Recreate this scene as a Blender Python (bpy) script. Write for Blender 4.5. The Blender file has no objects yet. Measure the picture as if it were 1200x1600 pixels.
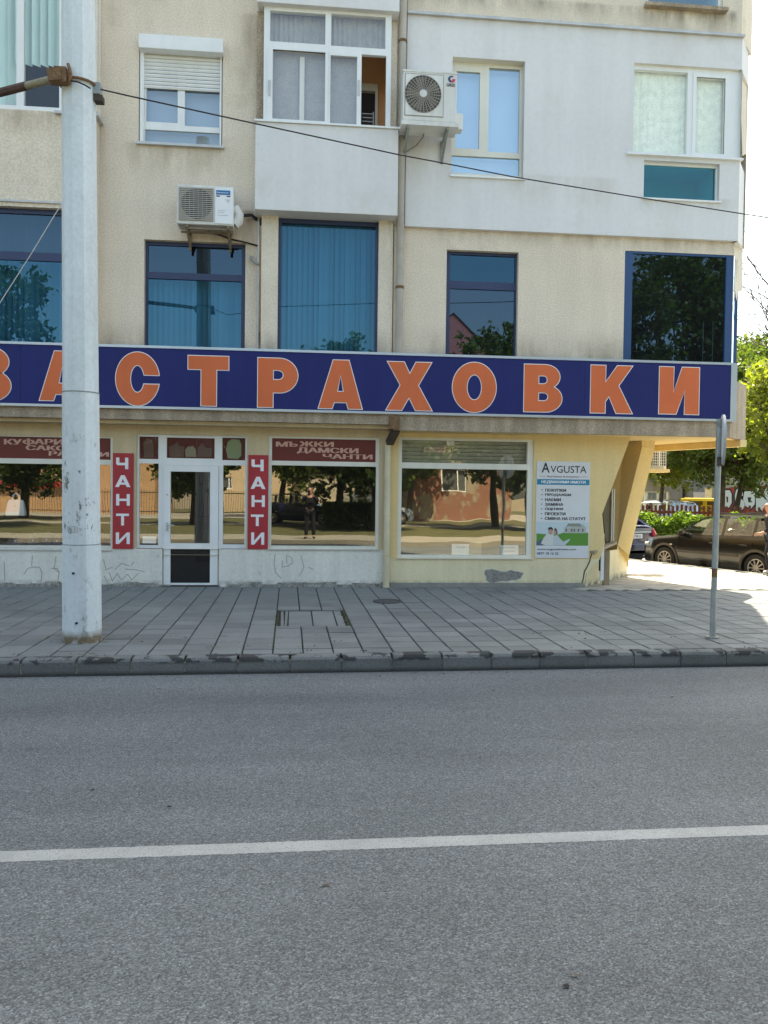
import bpy, bmesh, math, random
import numpy as np
from mathutils import Vector, Matrix
from mathutils.geometry import tessellate_polygon
S = bpy.context.scene
COL = S.collection
rnd = random.Random(5)

# ------------------------------------------------------------------ camera, sky, sun, exposure
FPX, YAW, PIT, ROL = 1232.0, math.radians(5.5), math.radians(-1.4), math.radians(0.72)
CAM = Vector((0, -13.3, 1.6))
_F = Vector((math.sin(YAW)*math.cos(PIT), math.cos(YAW)*math.cos(PIT), math.sin(PIT)))
_R0 = Vector((math.cos(YAW), -math.sin(YAW), 0)); _U0 = _R0.cross(_F)
_R = _R0*math.cos(ROL)+_U0*math.sin(ROL); _U = -_R0*math.sin(ROL)+_U0*math.cos(ROL)
cam = bpy.data.cameras.new('camera'); camo = bpy.data.objects.new('camera', cam); COL.objects.link(camo)
cam.sensor_fit = 'VERTICAL'; cam.sensor_height = 24; cam.lens = FPX/1600*24; cam.clip_start = .02; cam.clip_end = 2000
camo.matrix_world = Matrix(((_R.x, _U.x, -_F.x, CAM.x), (_R.y, _U.y, -_F.y, CAM.y), (_R.z, _U.z, -_F.z, CAM.z), (0, 0, 0, 1)))
S.camera = camo
SUN_AZ, SUN_EL = math.radians(25), math.radians(62)
sunv = Vector((math.sin(SUN_AZ)*math.cos(SUN_EL), math.cos(SUN_AZ)*math.cos(SUN_EL), math.sin(SUN_EL)))
W = bpy.data.worlds.new('World'); S.world = W; W.use_nodes = True
_sk = W.node_tree.nodes.new('ShaderNodeTexSky'); _sk.sky_type = 'NISHITA'; _sk.sun_disc = False
_sk.sun_elevation = SUN_EL; _sk.sun_rotation = SUN_AZ; _sk.air_density = 1.0; _sk.dust_density = 3.0; _sk.ozone_density = 1.0
W.node_tree.links.new(_sk.outputs[0], W.node_tree.nodes['Background'].inputs[0])
W.node_tree.nodes['Background'].inputs[1].default_value = 0.13
sl = bpy.data.lights.new('sun', 'SUN'); sl.energy = 4.6; sl.angle = math.radians(.53); sl.color = (1, .95, .86)
so = bpy.data.objects.new('sun', sl); COL.objects.link(so); so.rotation_euler = sunv.to_track_quat('Z', 'Y').to_euler(); so.location = (8, 10, 40)
S.view_settings.view_transform = 'Standard'; S.view_settings.look = 'None'; S.view_settings.gamma = 1; S.view_settings.exposure = 2.06
S.view_settings.use_white_balance = True; S.view_settings.white_balance_temperature = 7600; S.view_settings.white_balance_tint = 2
S.render.engine = 'CYCLES'; S.cycles.use_denoising = True; S.cycles.max_bounces = 8; S.cycles.transparent_max_bounces = 12
S.cycles.caustics_reflective = False; S.cycles.caustics_refractive = False

# ------------------------------------------------------------------ measuring: a photo point onto a plane of the place, in metres
def ray(x, y): return _F+_R*((x-600)/FPX)-_U*((y-800)/FPX)
def at(x, y, Y=0.0):
    d = ray(x, y); return CAM+d*((Y-CAM.y)/d.y)
def gr(x, y, Z=0.0):
    d = ray(x, y); return CAM+d*((Z-CAM.z)/d.z)
def rc(xl, yt, xr, yb, Y=0.0):
    ym, xm = (yt+yb)/2, (xl+xr)/2
    return (at(xl, ym, Y).x, at(xr, ym, Y).x, at(xm, yb, Y).z, at(xm, yt, Y).z)   # x0 x1 z0 z1

# ------------------------------------------------------------------ materials
def _n(nt, t, **kw):
    n = nt.nodes.new(t)
    for k, v in kw.items():
        if k.startswith('_'): setattr(n, k[1:], v)
        else: n.inputs[k].default_value = v
    return n
def _mul(nt, a, b, op='MULTIPLY'):
    m = nt.nodes.new('ShaderNodeMath'); m.operation = op
    for i, v in enumerate((a, b)):
        if isinstance(v, (int, float)): m.inputs[i].default_value = v
        else: nt.links.new(v, m.inputs[i])
    return m.outputs[0]
def _ramp(nt, fac, stops):
    r = nt.nodes.new('ShaderNodeValToRGB'); e = r.color_ramp.elements
    while len(e) < len(stops): e.new(.5)
    for i, (p, v) in enumerate(stops):
        e[i].position = p; e[i].color = (v, v, v, 1) if isinstance(v, (int, float)) else (*v, 1)
    nt.links.new(fac, r.inputs[0]); return r.outputs[0]
def _mixc(nt, fac, a, b, mode='MIX'):
    m = nt.nodes.new('ShaderNodeMix'); m.data_type = 'RGBA'; m.blend_type = mode
    for s, v in ((m.inputs[0], fac), (m.inputs[6], a), (m.inputs[7], b)):
        if isinstance(v, (int, float)): s.default_value = v
        elif isinstance(v, tuple): s.default_value = (*v, 1)
        else: nt.links.new(v, s)
    return m.outputs[2]
def _pos(nt, scale=(1, 1, 1)):
    g = nt.nodes.new('ShaderNodeNewGeometry'); m = nt.nodes.new('ShaderNodeMapping'); m.inputs['Scale'].default_value = scale
    nt.links.new(g.outputs['Position'], m.inputs['Vector']); return m.outputs[0]
def _noise(nt, scale, detail=4, vec=None, rough=.55):
    n = _n(nt, 'ShaderNodeTexNoise', Scale=scale, Detail=detail, Roughness=rough)
    nt.links.new(vec if vec is not None else _pos(nt), n.inputs['Vector']); return n.outputs['Fac']
MATS = {}
def mat(name, c, rough=.75, var=.12, scale=2.2, fine=0, fscale=70, streak=0, stain=None, bump=0, bscale=90, metal=0, spec=.35, rand=0, coat=0, hook=None):
    if name in MATS: return MATS[name]
    m = bpy.data.materials.new(name); m.use_nodes = True; nt = m.node_tree; b = nt.nodes['Principled BSDF']
    b.inputs['Roughness'].default_value = rough; b.inputs['Metallic'].default_value = metal; b.inputs['Specular IOR Level'].default_value = spec
    b.inputs['Coat Weight'].default_value = coat; b.inputs['Coat Roughness'].default_value = .06
    col = _mixc(nt, 1.0, tuple(c), _ramp(nt, _noise(nt, scale, 5), [(.3, 1-var), (.7, 1+var*.6)]), 'MULTIPLY')
    if fine: col = _mixc(nt, 1.0, col, _ramp(nt, _noise(nt, fscale, 3), [(.35, 1-fine), (.65, 1+fine*.6)]), 'MULTIPLY')
    if streak: col = _mixc(nt, 1.0, col, _ramp(nt, _noise(nt, 1, 6, _pos(nt, (5, 5, .35))), [(.42, 1-streak), (.62, 1.0)]), 'MULTIPLY')
    if stain: col = _mixc(nt, _ramp(nt, _noise(nt, .9, 8, None, .7), [(.55, 0.0), (.75, .75)]), col, tuple(stain))
    if rand:
        oi = nt.nodes.new('ShaderNodeObjectInfo'); col = _mixc(nt, 1.0, col, _ramp(nt, oi.outputs['Random'], [(0, 1-rand), (1, 1+rand*.7)]), 'MULTIPLY')
    if hook: col = hook(nt, col, b)
    nt.links.new(col, b.inputs['Base Color'])
    if bump:
        bp = _n(nt, 'ShaderNodeBump', Strength=bump, Distance=.01); nt.links.new(_noise(nt, bscale, 4), bp.inputs['Height']); nt.links.new(bp.outputs[0], b.inputs['Normal'])
    MATS[name] = m; return m
def plain(name, c, rough=.5, **k): return mat(name, c, rough, var=k.pop('var', .05), **k)
def glass(name, refl, tint, gcol=(1, 1, 1), wob=.006, dust=.02, wscale=1.3):
    m = bpy.data.materials.new(name); m.use_nodes = True; nt = m.node_tree; nt.nodes.clear()
    out = nt.nodes.new('ShaderNodeOutputMaterial'); tr = _n(nt, 'ShaderNodeBsdfTransparent', Color=(*tint, 1)); tb = _n(nt, 'ShaderNodeBsdfTransparent', Color=(1, 1, 1, 1))
    gl = _n(nt, 'ShaderNodeBsdfGlossy', Color=(*gcol, 1), Roughness=.004); df = _n(nt, 'ShaderNodeBsdfDiffuse', Color=(.5, .5, .48, 1))
    bp = _n(nt, 'ShaderNodeBump', Strength=1.0, Distance=wob); nt.links.new(_noise(nt, wscale, 1), bp.inputs['Height']); nt.links.new(bp.outputs[0], gl.inputs['Normal'])
    lw = nt.nodes.new('ShaderNodeFresnel'); lw.inputs['IOR'].default_value = 1.5
    fac = _mul(nt, _mul(nt, lw.outputs[0], .9), refl-.04, 'ADD')
    m1 = nt.nodes.new('ShaderNodeMixShader'); m1.inputs[0].default_value = dust; nt.links.new(tr.outputs[0], m1.inputs[1]); nt.links.new(df.outputs[0], m1.inputs[2])
    m2 = nt.nodes.new('ShaderNodeMixShader'); nt.links.new(fac, m2.inputs[0]); nt.links.new(m1.outputs[0], m2.inputs[1]); nt.links.new(gl.outputs[0], m2.inputs[2])
    g = nt.nodes.new('ShaderNodeNewGeometry'); m3 = nt.nodes.new('ShaderNodeMixShader'); nt.links.new(g.outputs['Backfacing'], m3.inputs[0]); nt.links.new(m2.outputs[0], m3.inputs[1]); nt.links.new(tb.outputs[0], m3.inputs[2])
    nt.links.new(m3.outputs[0], out.inputs[0]); MATS[name] = m; return m
def leafmat(name, c1, c2, rough=.5):
    m = bpy.data.materials.new(name); m.use_nodes = True; nt = m.node_tree; nt.nodes.clear()
    out = nt.nodes.new('ShaderNodeOutputMaterial'); at_ = nt.nodes.new('ShaderNodeAttribute'); at_.attribute_name = 'tone'
    col = _mixc(nt, at_.outputs['Fac'], tuple(c1), tuple(c2))
    p = nt.nodes.new('ShaderNodeBsdfPrincipled'); p.inputs['Roughness'].default_value = rough; p.inputs['Specular IOR Level'].default_value = .35; nt.links.new(col, p.inputs['Base Color'])
    t = nt.nodes.new('ShaderNodeBsdfTranslucent'); nt.links.new(_mixc(nt, 1.0, col, (1.25, 1.35, .55), 'MULTIPLY'), t.inputs[0])
    x = nt.nodes.new('ShaderNodeMixShader'); x.inputs[0].default_value = .5; nt.links.new(p.outputs[0], x.inputs[1]); nt.links.new(t.outputs[0], x.inputs[2]); nt.links.new(x.outputs[0], out.inputs[0])
    MATS[name] = m; return m

# ------------------------------------------------------------------ meshes
def tag(o, label=None, cat=None, group=None, kind=None):
    if label: o['label'] = label
    if cat: o['category'] = cat
    if group: o['group'] = group
    if kind: o['kind'] = kind
    return o
def thing(name, label, cat, loc=(0, 0, 0), rz=0, group=None):
    o = bpy.data.objects.new(name, None); COL.objects.link(o); o.location = loc; o.rotation_euler = (0, 0, rz); o.empty_display_size = .2
    return tag(o, label, cat, group)
def wloc(o):
    v = Vector((0, 0, 0))
    while o is not None: v = v+Vector(o.location); o = o.parent
    return v
class MB:
    def __init__(s): s.v = []; s.f = []; s.m = []
    def add(s, vs, fs, mi=0):
        n = len(s.v); s.v += [tuple(p) for p in vs]; s.f += [tuple(i+n for i in f) for f in fs]; s.m += [mi]*len(fs); return s
    def quad(s, a, b, c, d, mi=0): return s.add((a, b, c, d), ((0, 1, 2, 3),), mi)
    def box(s, x0, x1, y0, y1, z0, z1, mi=0):
        return s.add(((x0, y0, z0), (x1, y0, z0), (x1, y1, z0), (x0, y1, z0), (x0, y0, z1), (x1, y0, z1), (x1, y1, z1), (x0, y1, z1)),
                     ((0, 3, 2, 1), (4, 5, 6, 7), (0, 1, 5, 4), (1, 2, 6, 5), (2, 3, 7, 6), (3, 0, 4, 7)), mi)
    def obox(s, p, q, w, h, mi=0):      # bar from p to q
        p, q = Vector(p), Vector(q); d = (q-p).normalized(); a = d.cross(Vector((0, 0, 1)))
        if a.length < 1e-3: a = Vector((1, 0, 0))
        a.normalize(); b = a.cross(d); vs = []
        for c in (p, q):
            for i, j in ((-1, -1), (1, -1), (1, 1), (-1, 1)): vs.append(c+a*(i*w/2)+b*(j*h/2))
        return s.add(vs, ((3, 2, 1, 0), (4, 5, 6, 7), (0, 1, 5, 4), (1, 2, 6, 5), (2, 3, 7, 6), (3, 0, 4, 7)), mi)
    def tube(s, pts, r, n=8, mi=0, caps=True):
        pts = [Vector(p) for p in pts]; k = len(pts); rs = r if isinstance(r, (list, tuple)) else [r]*k; vs = []; prev = None
        for i, p in enumerate(pts):
            d = (pts[min(i+1, k-1)]-pts[max(i-1, 0)]).normalized()
            a = prev-d*prev.dot(d) if prev is not None else d.cross(Vector((0, 0, 1)) if abs(d.z) < .9 else Vector((1, 0, 0)))
            if a.length < 1e-5: a = d.cross(Vector((0, 1, 0)))
            a.normalize(); prev = a; b = d.cross(a)
            for j in range(n):
                t = 2*math.pi*j/n; vs.append(p+(a*math.cos(t)+b*math.sin(t))*rs[i])
        fs = [(i*n+j, i*n+(j+1) % n, (i+1)*n+(j+1) % n, (i+1)*n+j) for i in range(k-1) for j in range(n)]
        if caps: fs += [tuple(range(n))[::-1], tuple(range((k-1)*n, k*n))]
        return s.add(vs, fs, mi)
    def disc(s, c, r, axis='Y', th=.01, n=24, mi=0):
        c = Vector(c); ax = {'X': Vector((1, 0, 0)), 'Y': Vector((0, 1, 0)), 'Z': Vector((0, 0, 1))}[axis] if isinstance(axis, str) else Vector(axis)
        return s.tube([c-ax*th/2, c+ax*th/2], r, n, mi)
    def ring(s, c, r, t, axis='Y', n=24, k=6, mi=0):
        c = Vector(c); ax = {'X': Vector((1, 0, 0)), 'Y': Vector((0, 1, 0)), 'Z': Vector((0, 0, 1))}[axis]
        a = ax.orthogonal().normalized(); b = ax.cross(a); vs = []
        for i in range(n):
            u = 2*math.pi*i/n; e = a*math.cos(u)+b*math.sin(u)
            for j in range(k):
                w = 2*math.pi*j/k; vs.append(c+e*(r+t*math.cos(w))+ax*(t*math.sin(w)))
        return s.add(vs, [(i*k+j, ((i+1) % n)*k+j, ((i+1) % n)*k+(j+1) % k, i*k+(j+1) % k) for i in range(n) for j in range(k)], mi)
    def poly(s, loops, Y, th=0, mi=0):   # loops of (x,z): outer then holes; front face at Y, thickness th backwards
        L = [[Vector((x, z, 0)) for x, z in l] for l in loops]; flat = [p for l in L for p in l]
        tris = tessellate_polygon(L); vs = [(p.x, Y, p.y) for p in flat]; fs = []
        for t in tris:
            a, b, c = (flat[i] for i in t); cr = (b-a).cross(c-a).z
            fs.append(tuple(t) if cr > 0 else tuple(t)[::-1])
        s.add(vs, fs, mi)
        if th:
            o = 0; n = len(flat); base = len(s.v)-n; s.v += [(p.x, Y+th, p.y) for p in flat]
            for l in L:
                k = len(l)
                for i in range(k):
                    j = (i+1) % k; s.f.append((base+o+i, base+o+j, base+n+o+j, base+n+o+i)); s.m.append(mi)
                o += k
        return s
    def holes(s, R, H, yf, yb, mi=0, back=False, rmi=None):   # flat slab R=(x0,x1,z0,z1) with rectangular openings H, front yf, back yb
        rmi = mi if rmi is None else rmi
        xs = sorted({R[0], R[1]} | {min(max(h[i], R[0]), R[1]) for h in H for i in (0, 1)}); zs = sorted({R[2], R[3]} | {min(max(h[i], R[2]), R[3]) for h in H for i in (2, 3)})
        inside = lambda x, z: any(h[0] < x < h[1] and h[2] < z < h[3] for h in H)
        for i in range(len(xs)-1):
            for j in range(len(zs)-1):
                x0, x1, z0, z1 = xs[i], xs[i+1], zs[j], zs[j+1]
                if x1-x0 < 1e-6 or z1-z0 < 1e-6 or inside((x0+x1)/2, (z0+z1)/2): continue
                s.quad((x0, yf, z0), (x1, yf, z0), (x1, yf, z1), (x0, yf, z1), mi)
                if back: s.quad((x0, yb, z0), (x0, yb, z1), (x1, yb, z1), (x1, yb, z0), mi)
        for h, f in [(h, 1) for h in H]+[(R, -1)]:
            x0, x1, z0, z1 = h; q = [((x0, z0), (x0, z1)), ((x0, z1), (x1, z1)), ((x1, z1), (x1, z0)), ((x1, z0), (x0, z0))]
            for (a, b), (c, d) in q:
                w = ((a, yf, b), (a, yb, b), (c, yb, d), (c, yf, d))
                s.quad(*(w if f > 0 else w[::-1]), rmi)
        return s
    def build(s, name, mats, parent=None, world=True, smooth=False, bevel=0, kind=None):
        me = bpy.data.meshes.new(name); off = wloc(parent) if (parent and world) else Vector((0, 0, 0))
        me.from_pydata([(v[0]-off.x, v[1]-off.y, v[2]-off.z) for v in s.v], [], s.f)
        for m in (mats if isinstance(mats, (list, tuple)) else [mats]): me.materials.append(m)
        if any(s.m): me.polygons.foreach_set('material_index', s.m)
        if smooth: me.polygons.foreach_set('use_smooth', [True]*len(s.f))
        me.update()
        o = bpy.data.objects.new(name, me); COL.objects.link(o)
        if parent: o.parent = parent
        if bevel:
            b = o.modifiers.new('bevel', 'BEVEL'); b.width = bevel; b.segments = 2; b.limit_method = 'ANGLE'
        if smooth: 
            e = o.modifiers.new('edges', 'EDGE_SPLIT'); e.split_angle = math.radians(38)
        if kind: o['kind'] = kind
        return o
def lettering(mb, txt, x0, x1, z0, z1, Y, mi=0, bold=0.0, serif=0.0, th=.002):
    cu = bpy.data.curves.new('lettering', 'FONT'); cu.body = txt; cu.size = 1; cu.offset = bold; cu.resolution_u = 3
    o = bpy.data.objects.new('lettering', cu); me = bpy.data.meshes.new_from_object(o)
    vs = [tuple(v.co) for v in me.vertices]; fs = [tuple(p.vertices) for p in me.polygons]
    bpy.data.objects.remove(o); bpy.data.curves.remove(cu); bpy.data.meshes.remove(me)
    if not vs: return
    a0, a1 = min(v[0] for v in vs), max(v[0] for v in vs); b0, b1 = min(v[1] for v in vs), max(v[1] for v in vs)
    fx = lambda x: x0+(x-a0)/(a1-a0)*(x1-x0); fz = lambda z: z0+(z-b0)/(b1-b0)*(z1-z0)
    mb.add([(fx(v[0]), Y, fz(v[1])) for v in vs], fs, mi)
    if serif:
        h = (z1-z0); seen = []
        cnt = {}
        for f in fs:
            for i in range(len(f)):
                e = tuple(sorted((f[i], f[(i+1) % len(f)]))); cnt[e] = cnt.get(e, 0)+1
        cap = max(b1, 0)
        for (i, j), c in cnt.items():
            if c == 1 and abs(vs[i][1]-vs[j][1]) < .012:
                for lev, sg in ((0.0, 1), (.727, -1)):
                    if abs(vs[i][1]-lev) < .03:
                        p, q = sorted((fx(vs[i][0]), fx(vs[j][0]))); z = fz(vs[i][1])
                        if q-p < h*.30: mb.box(p-serif, q+serif, Y-.0012, Y-.0002, min(z, z+sg*h*.14), max(z, z+sg*h*.14), mi)
def ribbon(mb, pts, w, Y, mi=0):
    for (a, b), (c, d) in zip(pts[:-1], pts[1:]):
        dx, dz = c-a, d-b; l = math.hypot(dx, dz) or 1; nx, nz = -dz/l*w/2, dx/l*w/2; ex, ez = dx/l*w*.3, dz/l*w*.3
        mb.quad((a-nx-ex, Y, b-nz-ez), (a+nx-ex, Y, b+nz-ez), (c+nx+ex, Y, d+nz+ez), (c-nx+ex, Y, d-nz+ez), mi)
def copy_tree(o, parent=None):
    c = o.copy(); COL.objects.link(c)
    if parent: c.parent = parent
    for ch in list(o.children): copy_tree(ch, c)
    return c
def leaves(name, m, pts, size, parent=None, world=True, rs=1, up=.5, kind=None, tone=None):
    g = np.random.default_rng(rs); P = np.asarray(pts, float); n = len(P)
    nrm = g.normal(size=(n, 3)); nrm[:, 2] += up; nrm /= np.linalg.norm(nrm, axis=1)[:, None]
    a = np.cross(nrm, g.normal(size=(n, 3))); a /= np.linalg.norm(a, axis=1)[:, None]; b = np.cross(nrm, a)
    sz = (size*g.uniform(.45, 1.55, n))[:, None]
    off = np.array(wloc(parent)) if (parent and world) else np.zeros(3)
    V = np.stack([P-a*sz*.5, P-b*sz*.32+nrm*sz*.06, P+a*sz*.55, P+b*sz*.32+nrm*sz*.06], 1).reshape(-1, 3)-off
    me = bpy.data.meshes.new(name); me.vertices.add(4*n); me.vertices.foreach_set('co', V.ravel()); me.loops.add(4*n); me.loops.foreach_set('vertex_index', np.arange(4*n))
    me.polygons.add(n); me.polygons.foreach_set('loop_start', np.arange(n)*4); me.polygons.foreach_set('loop_total', np.full(n, 4)); me.update(calc_edges=True)
    t = g.uniform(0, 1, n) if tone is None else np.clip(tone+g.normal(0, .18, n), 0, 1)
    at_ = me.attributes.new('tone', 'FLOAT', 'FACE'); at_.data.foreach_set('value', t.astype(np.float32))
    me.materials.append(m); o = bpy.data.objects.new(name, me); COL.objects.link(o)
    if parent: o.parent = parent
    if kind: o['kind'] = kind
    return o

# ------------------------------------------------------------------ the materials of this street
def stains(rects, c, k=.6):
    # runs of dirt that wash down the render: (x0, x1, top, length)
    def hook(nt, col, b):
        g = nt.nodes.new('ShaderNodeNewGeometry'); s = nt.nodes.new('ShaderNodeSeparateXYZ'); nt.links.new(g.outputs['Position'], s.inputs[0])
        n = _ramp(nt, _noise(nt, 1, 6, _pos(nt, (3.2, 3.2, .8)), .65), [(.36, 0.0), (.66, 1.0)])
        for x0, x1, zt, ln in rects:
            def rmp(sock, a, b_, lo, hi):
                m = nt.nodes.new('ShaderNodeMapRange'); m.interpolation_type = 'SMOOTHSTEP'; nt.links.new(sock, m.inputs[0])
                for i, v in enumerate((a, b_, lo, hi)): m.inputs[i+1].default_value = v
                return m.outputs[0]
            e = min(.18, (x1-x0)*.4)
            f = _mul(nt, rmp(s.outputs['X'], x0-e, x0+e, 0, 1), rmp(s.outputs['X'], x1-e, x1+e, 1, 0))
            f = _mul(nt, f, rmp(s.outputs['Z'], zt, zt-ln, 1, 0)) if ln < 0 else _mul(nt, _mul(nt, f, rmp(s.outputs['Z'], zt-ln, zt, 0, 1)), rmp(s.outputs['Z'], zt, zt+.06, 1, 0))
            f = _mul(nt, _mul(nt, f, _mul(nt, n, .75), 'MULTIPLY'), k)
            col = _mixc(nt, f, col, tuple(c))
        return col
    return hook
STUCCO = mat('stucco', (.77, .665, .535), .9, .08, .8, fine=.15, fscale=42, streak=.04, stain=(.47, .39, .29), bump=.8, bscale=55, hook=stains([(-2.95, -1.35, 7.22, .7), (-1.2, -.85, 9.4, 1.8), (-1.2, -.85, 6.2, 1.6), (-3.7, -3.35, 7.5, 1.5), (-14, -3.5, 7.5, .5), (2.0, 7.6, 6.1, .35), (2.0, 7.4, 3.9, -.6), (-3.4, -1.0, 3.9, -.5), (-1.25, -.9, 6.2, 2.4), (-2.0, -1.3, 5.95, .5), (-14, -5.2, 3.9, -.4)], (.30, .23, .15), .9))
STUCCO2 = mat('pale_stucco', (.75, .66, .53), .9, .08, 1.4, fine=.12, fscale=40, streak=.05, bump=.6, bscale=60, hook=stains([(5.6, 7.4, 10.0, .7), (1, 1.6, 6.2, 1.2), (-.9, -.5, 3.9, -.45), (1.0, 1.6, 3.9, -.5), (1.5, 7.5, 9.95, .3)], (.16, .13, .10), .8))
GREYP = mat('grey_paint', (.705, .695, .69), .85, .05, .6, fine=.025, fscale=12, streak=.035, stain=(.60, .57, .53), bump=.12, bscale=40, hook=stains([(1.5, 2.6, 7.7, 1.5), (3.3, 5.2, 7.0, .7), (1.5, 7.5, 9.6, .25), (5.6, 7.5, 6.75, .35), (-1.0, 1.5, 7.65, .3)], (.42, .36, .28), .55))
YELLOW = mat('yellow_paint', (.80, .61, .30), .85, .05, 1.2, fine=.04, fscale=25, streak=.06, bump=.15, bscale=60)
CREAM = mat('cream_paint', (.66, .535, .34), .85, .08, 1.4, fine=.05, fscale=25, streak=.1, bump=.15, bscale=60)
def _plinth(nt, col, b):
    c = _mixc(nt, _ramp(nt, _noise(nt, 7, 6, None, .7), [(.60, 0.0), (.72, .7)]), col, (.42, .40, .34))
    s = nt.nodes.new('ShaderNodeSeparateXYZ'); g = nt.nodes.new('ShaderNodeNewGeometry'); nt.links.new(g.outputs['Position'], s.inputs[0])
    low = _mul(nt, _ramp(nt, s.outputs['Z'], [(.0, 1.0), (.13, 0.0)]), _ramp(nt, _noise(nt, 9, 5), [(.35, 0.0), (.6, 1.0)]))
    return _mixc(nt, low, c, (.16, .15, .13))
PLINTH = mat('plinth_paint', (.77, .75, .665), .85, .06, 1.6, fine=.06, fscale=30, streak=.08, bump=.3, bscale=35, hook=_plinth)
YPLINTH = mat('yellow_plinth', (.80, .70, .45), .85, .07, 1.6, fine=.05, fscale=30, streak=.06, bump=.25, bscale=35, hook=_plinth)
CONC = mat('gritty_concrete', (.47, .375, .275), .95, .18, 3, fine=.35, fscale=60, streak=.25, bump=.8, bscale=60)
CONC2 = mat('grey_concrete', (.30, .29, .26), .95, .2, 5, fine=.25, fscale=60, bump=.6, bscale=60)
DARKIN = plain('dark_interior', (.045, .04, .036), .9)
BROWNIN = plain('warm_interior', (.80, .46, .24), .9)
PVC = plain('white_pvc', (.80, .81, .80), .35, var=.04, streak=.05)
PVCC = plain('cream_pvc', (.76, .74, .65), .4, var=.05, streak=.06)
NAVYF = plain('navy_metal', (.035, .05, .115), .4)
BLUEF = plain('blue_metal', (.03, .075, .18), .4)
SILVER = mat('brushed_aluminium', (.50, .54, .58), .35, .05, 3, metal=.6)
SIGNB = mat('sign_blue', (.019, .026, .135), .55, .10, .8, fine=.03, fscale=30, streak=.08, spec=.18)
ORANGE = mat('sign_orange', (.66, .16, .065), .6, .06, 1.5, spec=.15, streak=.04)
WHITE = plain('white_print', (.82, .80, .80), .5)
RED = mat('sign_red', (.42, .035, .045), .45, .08, 2, streak=.08)
BROWN = mat('brown_film', (.15, .028, .02), .5, .10, 3)
PINKISH = plain('faded_pink_print', (.62, .36, .29), .6)
BLACK = plain('black_print', (.02, .02, .022), .6)
RUBBER = plain('rubber', (.025, .025, .025), .8)
BLIND = plain('blind_fabric', (.36, .40, .41), .8)
BLINDY = plain('cream_slats', (.56, .54, .42), .6, streak=.12)
CURT = mat('net_curtain', (.86, .90, .80), .9, .12, 9, fine=.10, fscale=45)
CURTG = mat('grey_net', (.40, .395, .38), .9, .10, 6, fine=.12, fscale=60)
ACW = mat('ac_enamel', (.72, .71, .67), .45, .06, 4, streak=.12, stain=(.45, .40, .32))
ACD = plain('ac_grille_dark', (.08, .075, .065), .7)
ACG = mat('ac_grille', (.42, .39, .34), .6, .12, 8)
RUST = mat('rusty_iron', (.20, .115, .06), .85, .35, 14, fine=.3, fscale=60, bump=.5)
IRON = mat('dark_iron', (.075, .06, .05), .8, .25, 20, bump=.3)
GALV = mat('galvanised', (.34, .37, .36), .5, .15, 10, metal=.35, streak=.2)
PIPEP = mat('drainpipe_paint', (.52, .47, .40), .7, .1, 3, streak=.22, stain=(.25, .17, .11))
PIPEY = mat('drainpipe_yellow', (.66, .58, .40), .7, .1, 4, streak=.15)
ZINC = mat('zinc_flashing', (.55, .55, .54), .5, .12, 5, metal=.3, streak=.1)
G_DOOR = glass('door_glass', .03, (.7, .7, .7), wob=.0006, dust=.006)
G_SHOP = glass('shop_glass', .20, (.80, .82, .80), (.95, .93, .86), wob=.0010, dust=.012)
G_SHOP2 = glass('wavy_shop_glass', .30, (.75, .75, .66), (.92, .86, .74), wob=.0030, dust=.03, wscale=1.1)
G_BLUE = glass('blue_office_glass', .15, (.07, .26, .40), (.20, .44, .62), wob=.0005, dust=.0)
G_NAVY = glass('dark_blue_glass', .15, (.05, .10, .14), (.28, .44, .60), wob=.0005, dust=.018)
G_NET = glass('net_glass', .06, (.95, .97, .93), (.9, .95, 1.0), wob=.0003, dust=.02)
G_GREY = glass('screened_glass', .10, (.9, .9, .9), (.85, .9, .95), wob=.0003, dust=.03)
G_HOME = glass('home_glass', .20, (.75, .82, .86), (.75, .86, .92), wob=.0004, dust=.01)
G_SKY = glass('bright_glass', .40, (.62, .75, .88), (.66, .82, .92), wob=.0003, dust=.02)
G_TEAL = glass('teal_glass', .12, (.02, .42, .46), (.4, .8, .9), wob=.0004, dust=.0)
G_CAR = glass('car_glass', .14, (.62, .70, .62), wob=0, dust=.01)

def _asph(nt, col, b):
    v = _n(nt, 'ShaderNodeTexVoronoi', Scale=140); nt.links.new(_pos(nt), v.inputs['Vector'])
    hs = nt.nodes.new('ShaderNodeSeparateColor'); nt.links.new(v.outputs['Color'], hs.inputs[0])
    c = _mixc(nt, 1.0, col, _ramp(nt, hs.outputs[0], [(0, .50), (.55, .95), (.85, 1.2), (1, 1.7)]), 'MULTIPLY')
    c = _mixc(nt, 1.0, c, _ramp(nt, _noise(nt, 1, 5, _pos(nt, (.18, 1.1, 1))), [(.35, .80), (.65, 1.12)]), 'MULTIPLY')
    c = _mixc(nt, _ramp(nt, _noise(nt, 1.7, 8, _pos(nt, (1, 2.2, 1)), .75), [(.715, 0.0), (.74, .75)]), c, (.03, .031, .034))
    h = _n(nt, 'ShaderNodeBump', Strength=.55, Distance=.008); nt.links.new(v.outputs['Distance'], h.inputs['Height']); h.invert = True; nt.links.new(h.outputs[0], b.inputs['Normal'])
    return c
ASPH = mat('asphalt', (.142, .154, .160), .82, .10, .6, fine=.25, fscale=160, hook=_asph)
TILE = mat('paving_concrete', (.190, .200, .192), .85, .14, 1.2, fine=.14, fscale=90, rand=.16, bump=.35, bscale=110, stain=(.085, .09, .088))
PAVER = mat('beige_paver', (.40, .365, .30), .85, .16, 3, fine=.12, fscale=80, rand=.18, bump=.3, bscale=90)
JOINT = mat('shaded_joint_soil', (.028, .030, .026), .95, .3, 12)  # soil base, its colour darkened for the shade down in the slab joints
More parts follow.
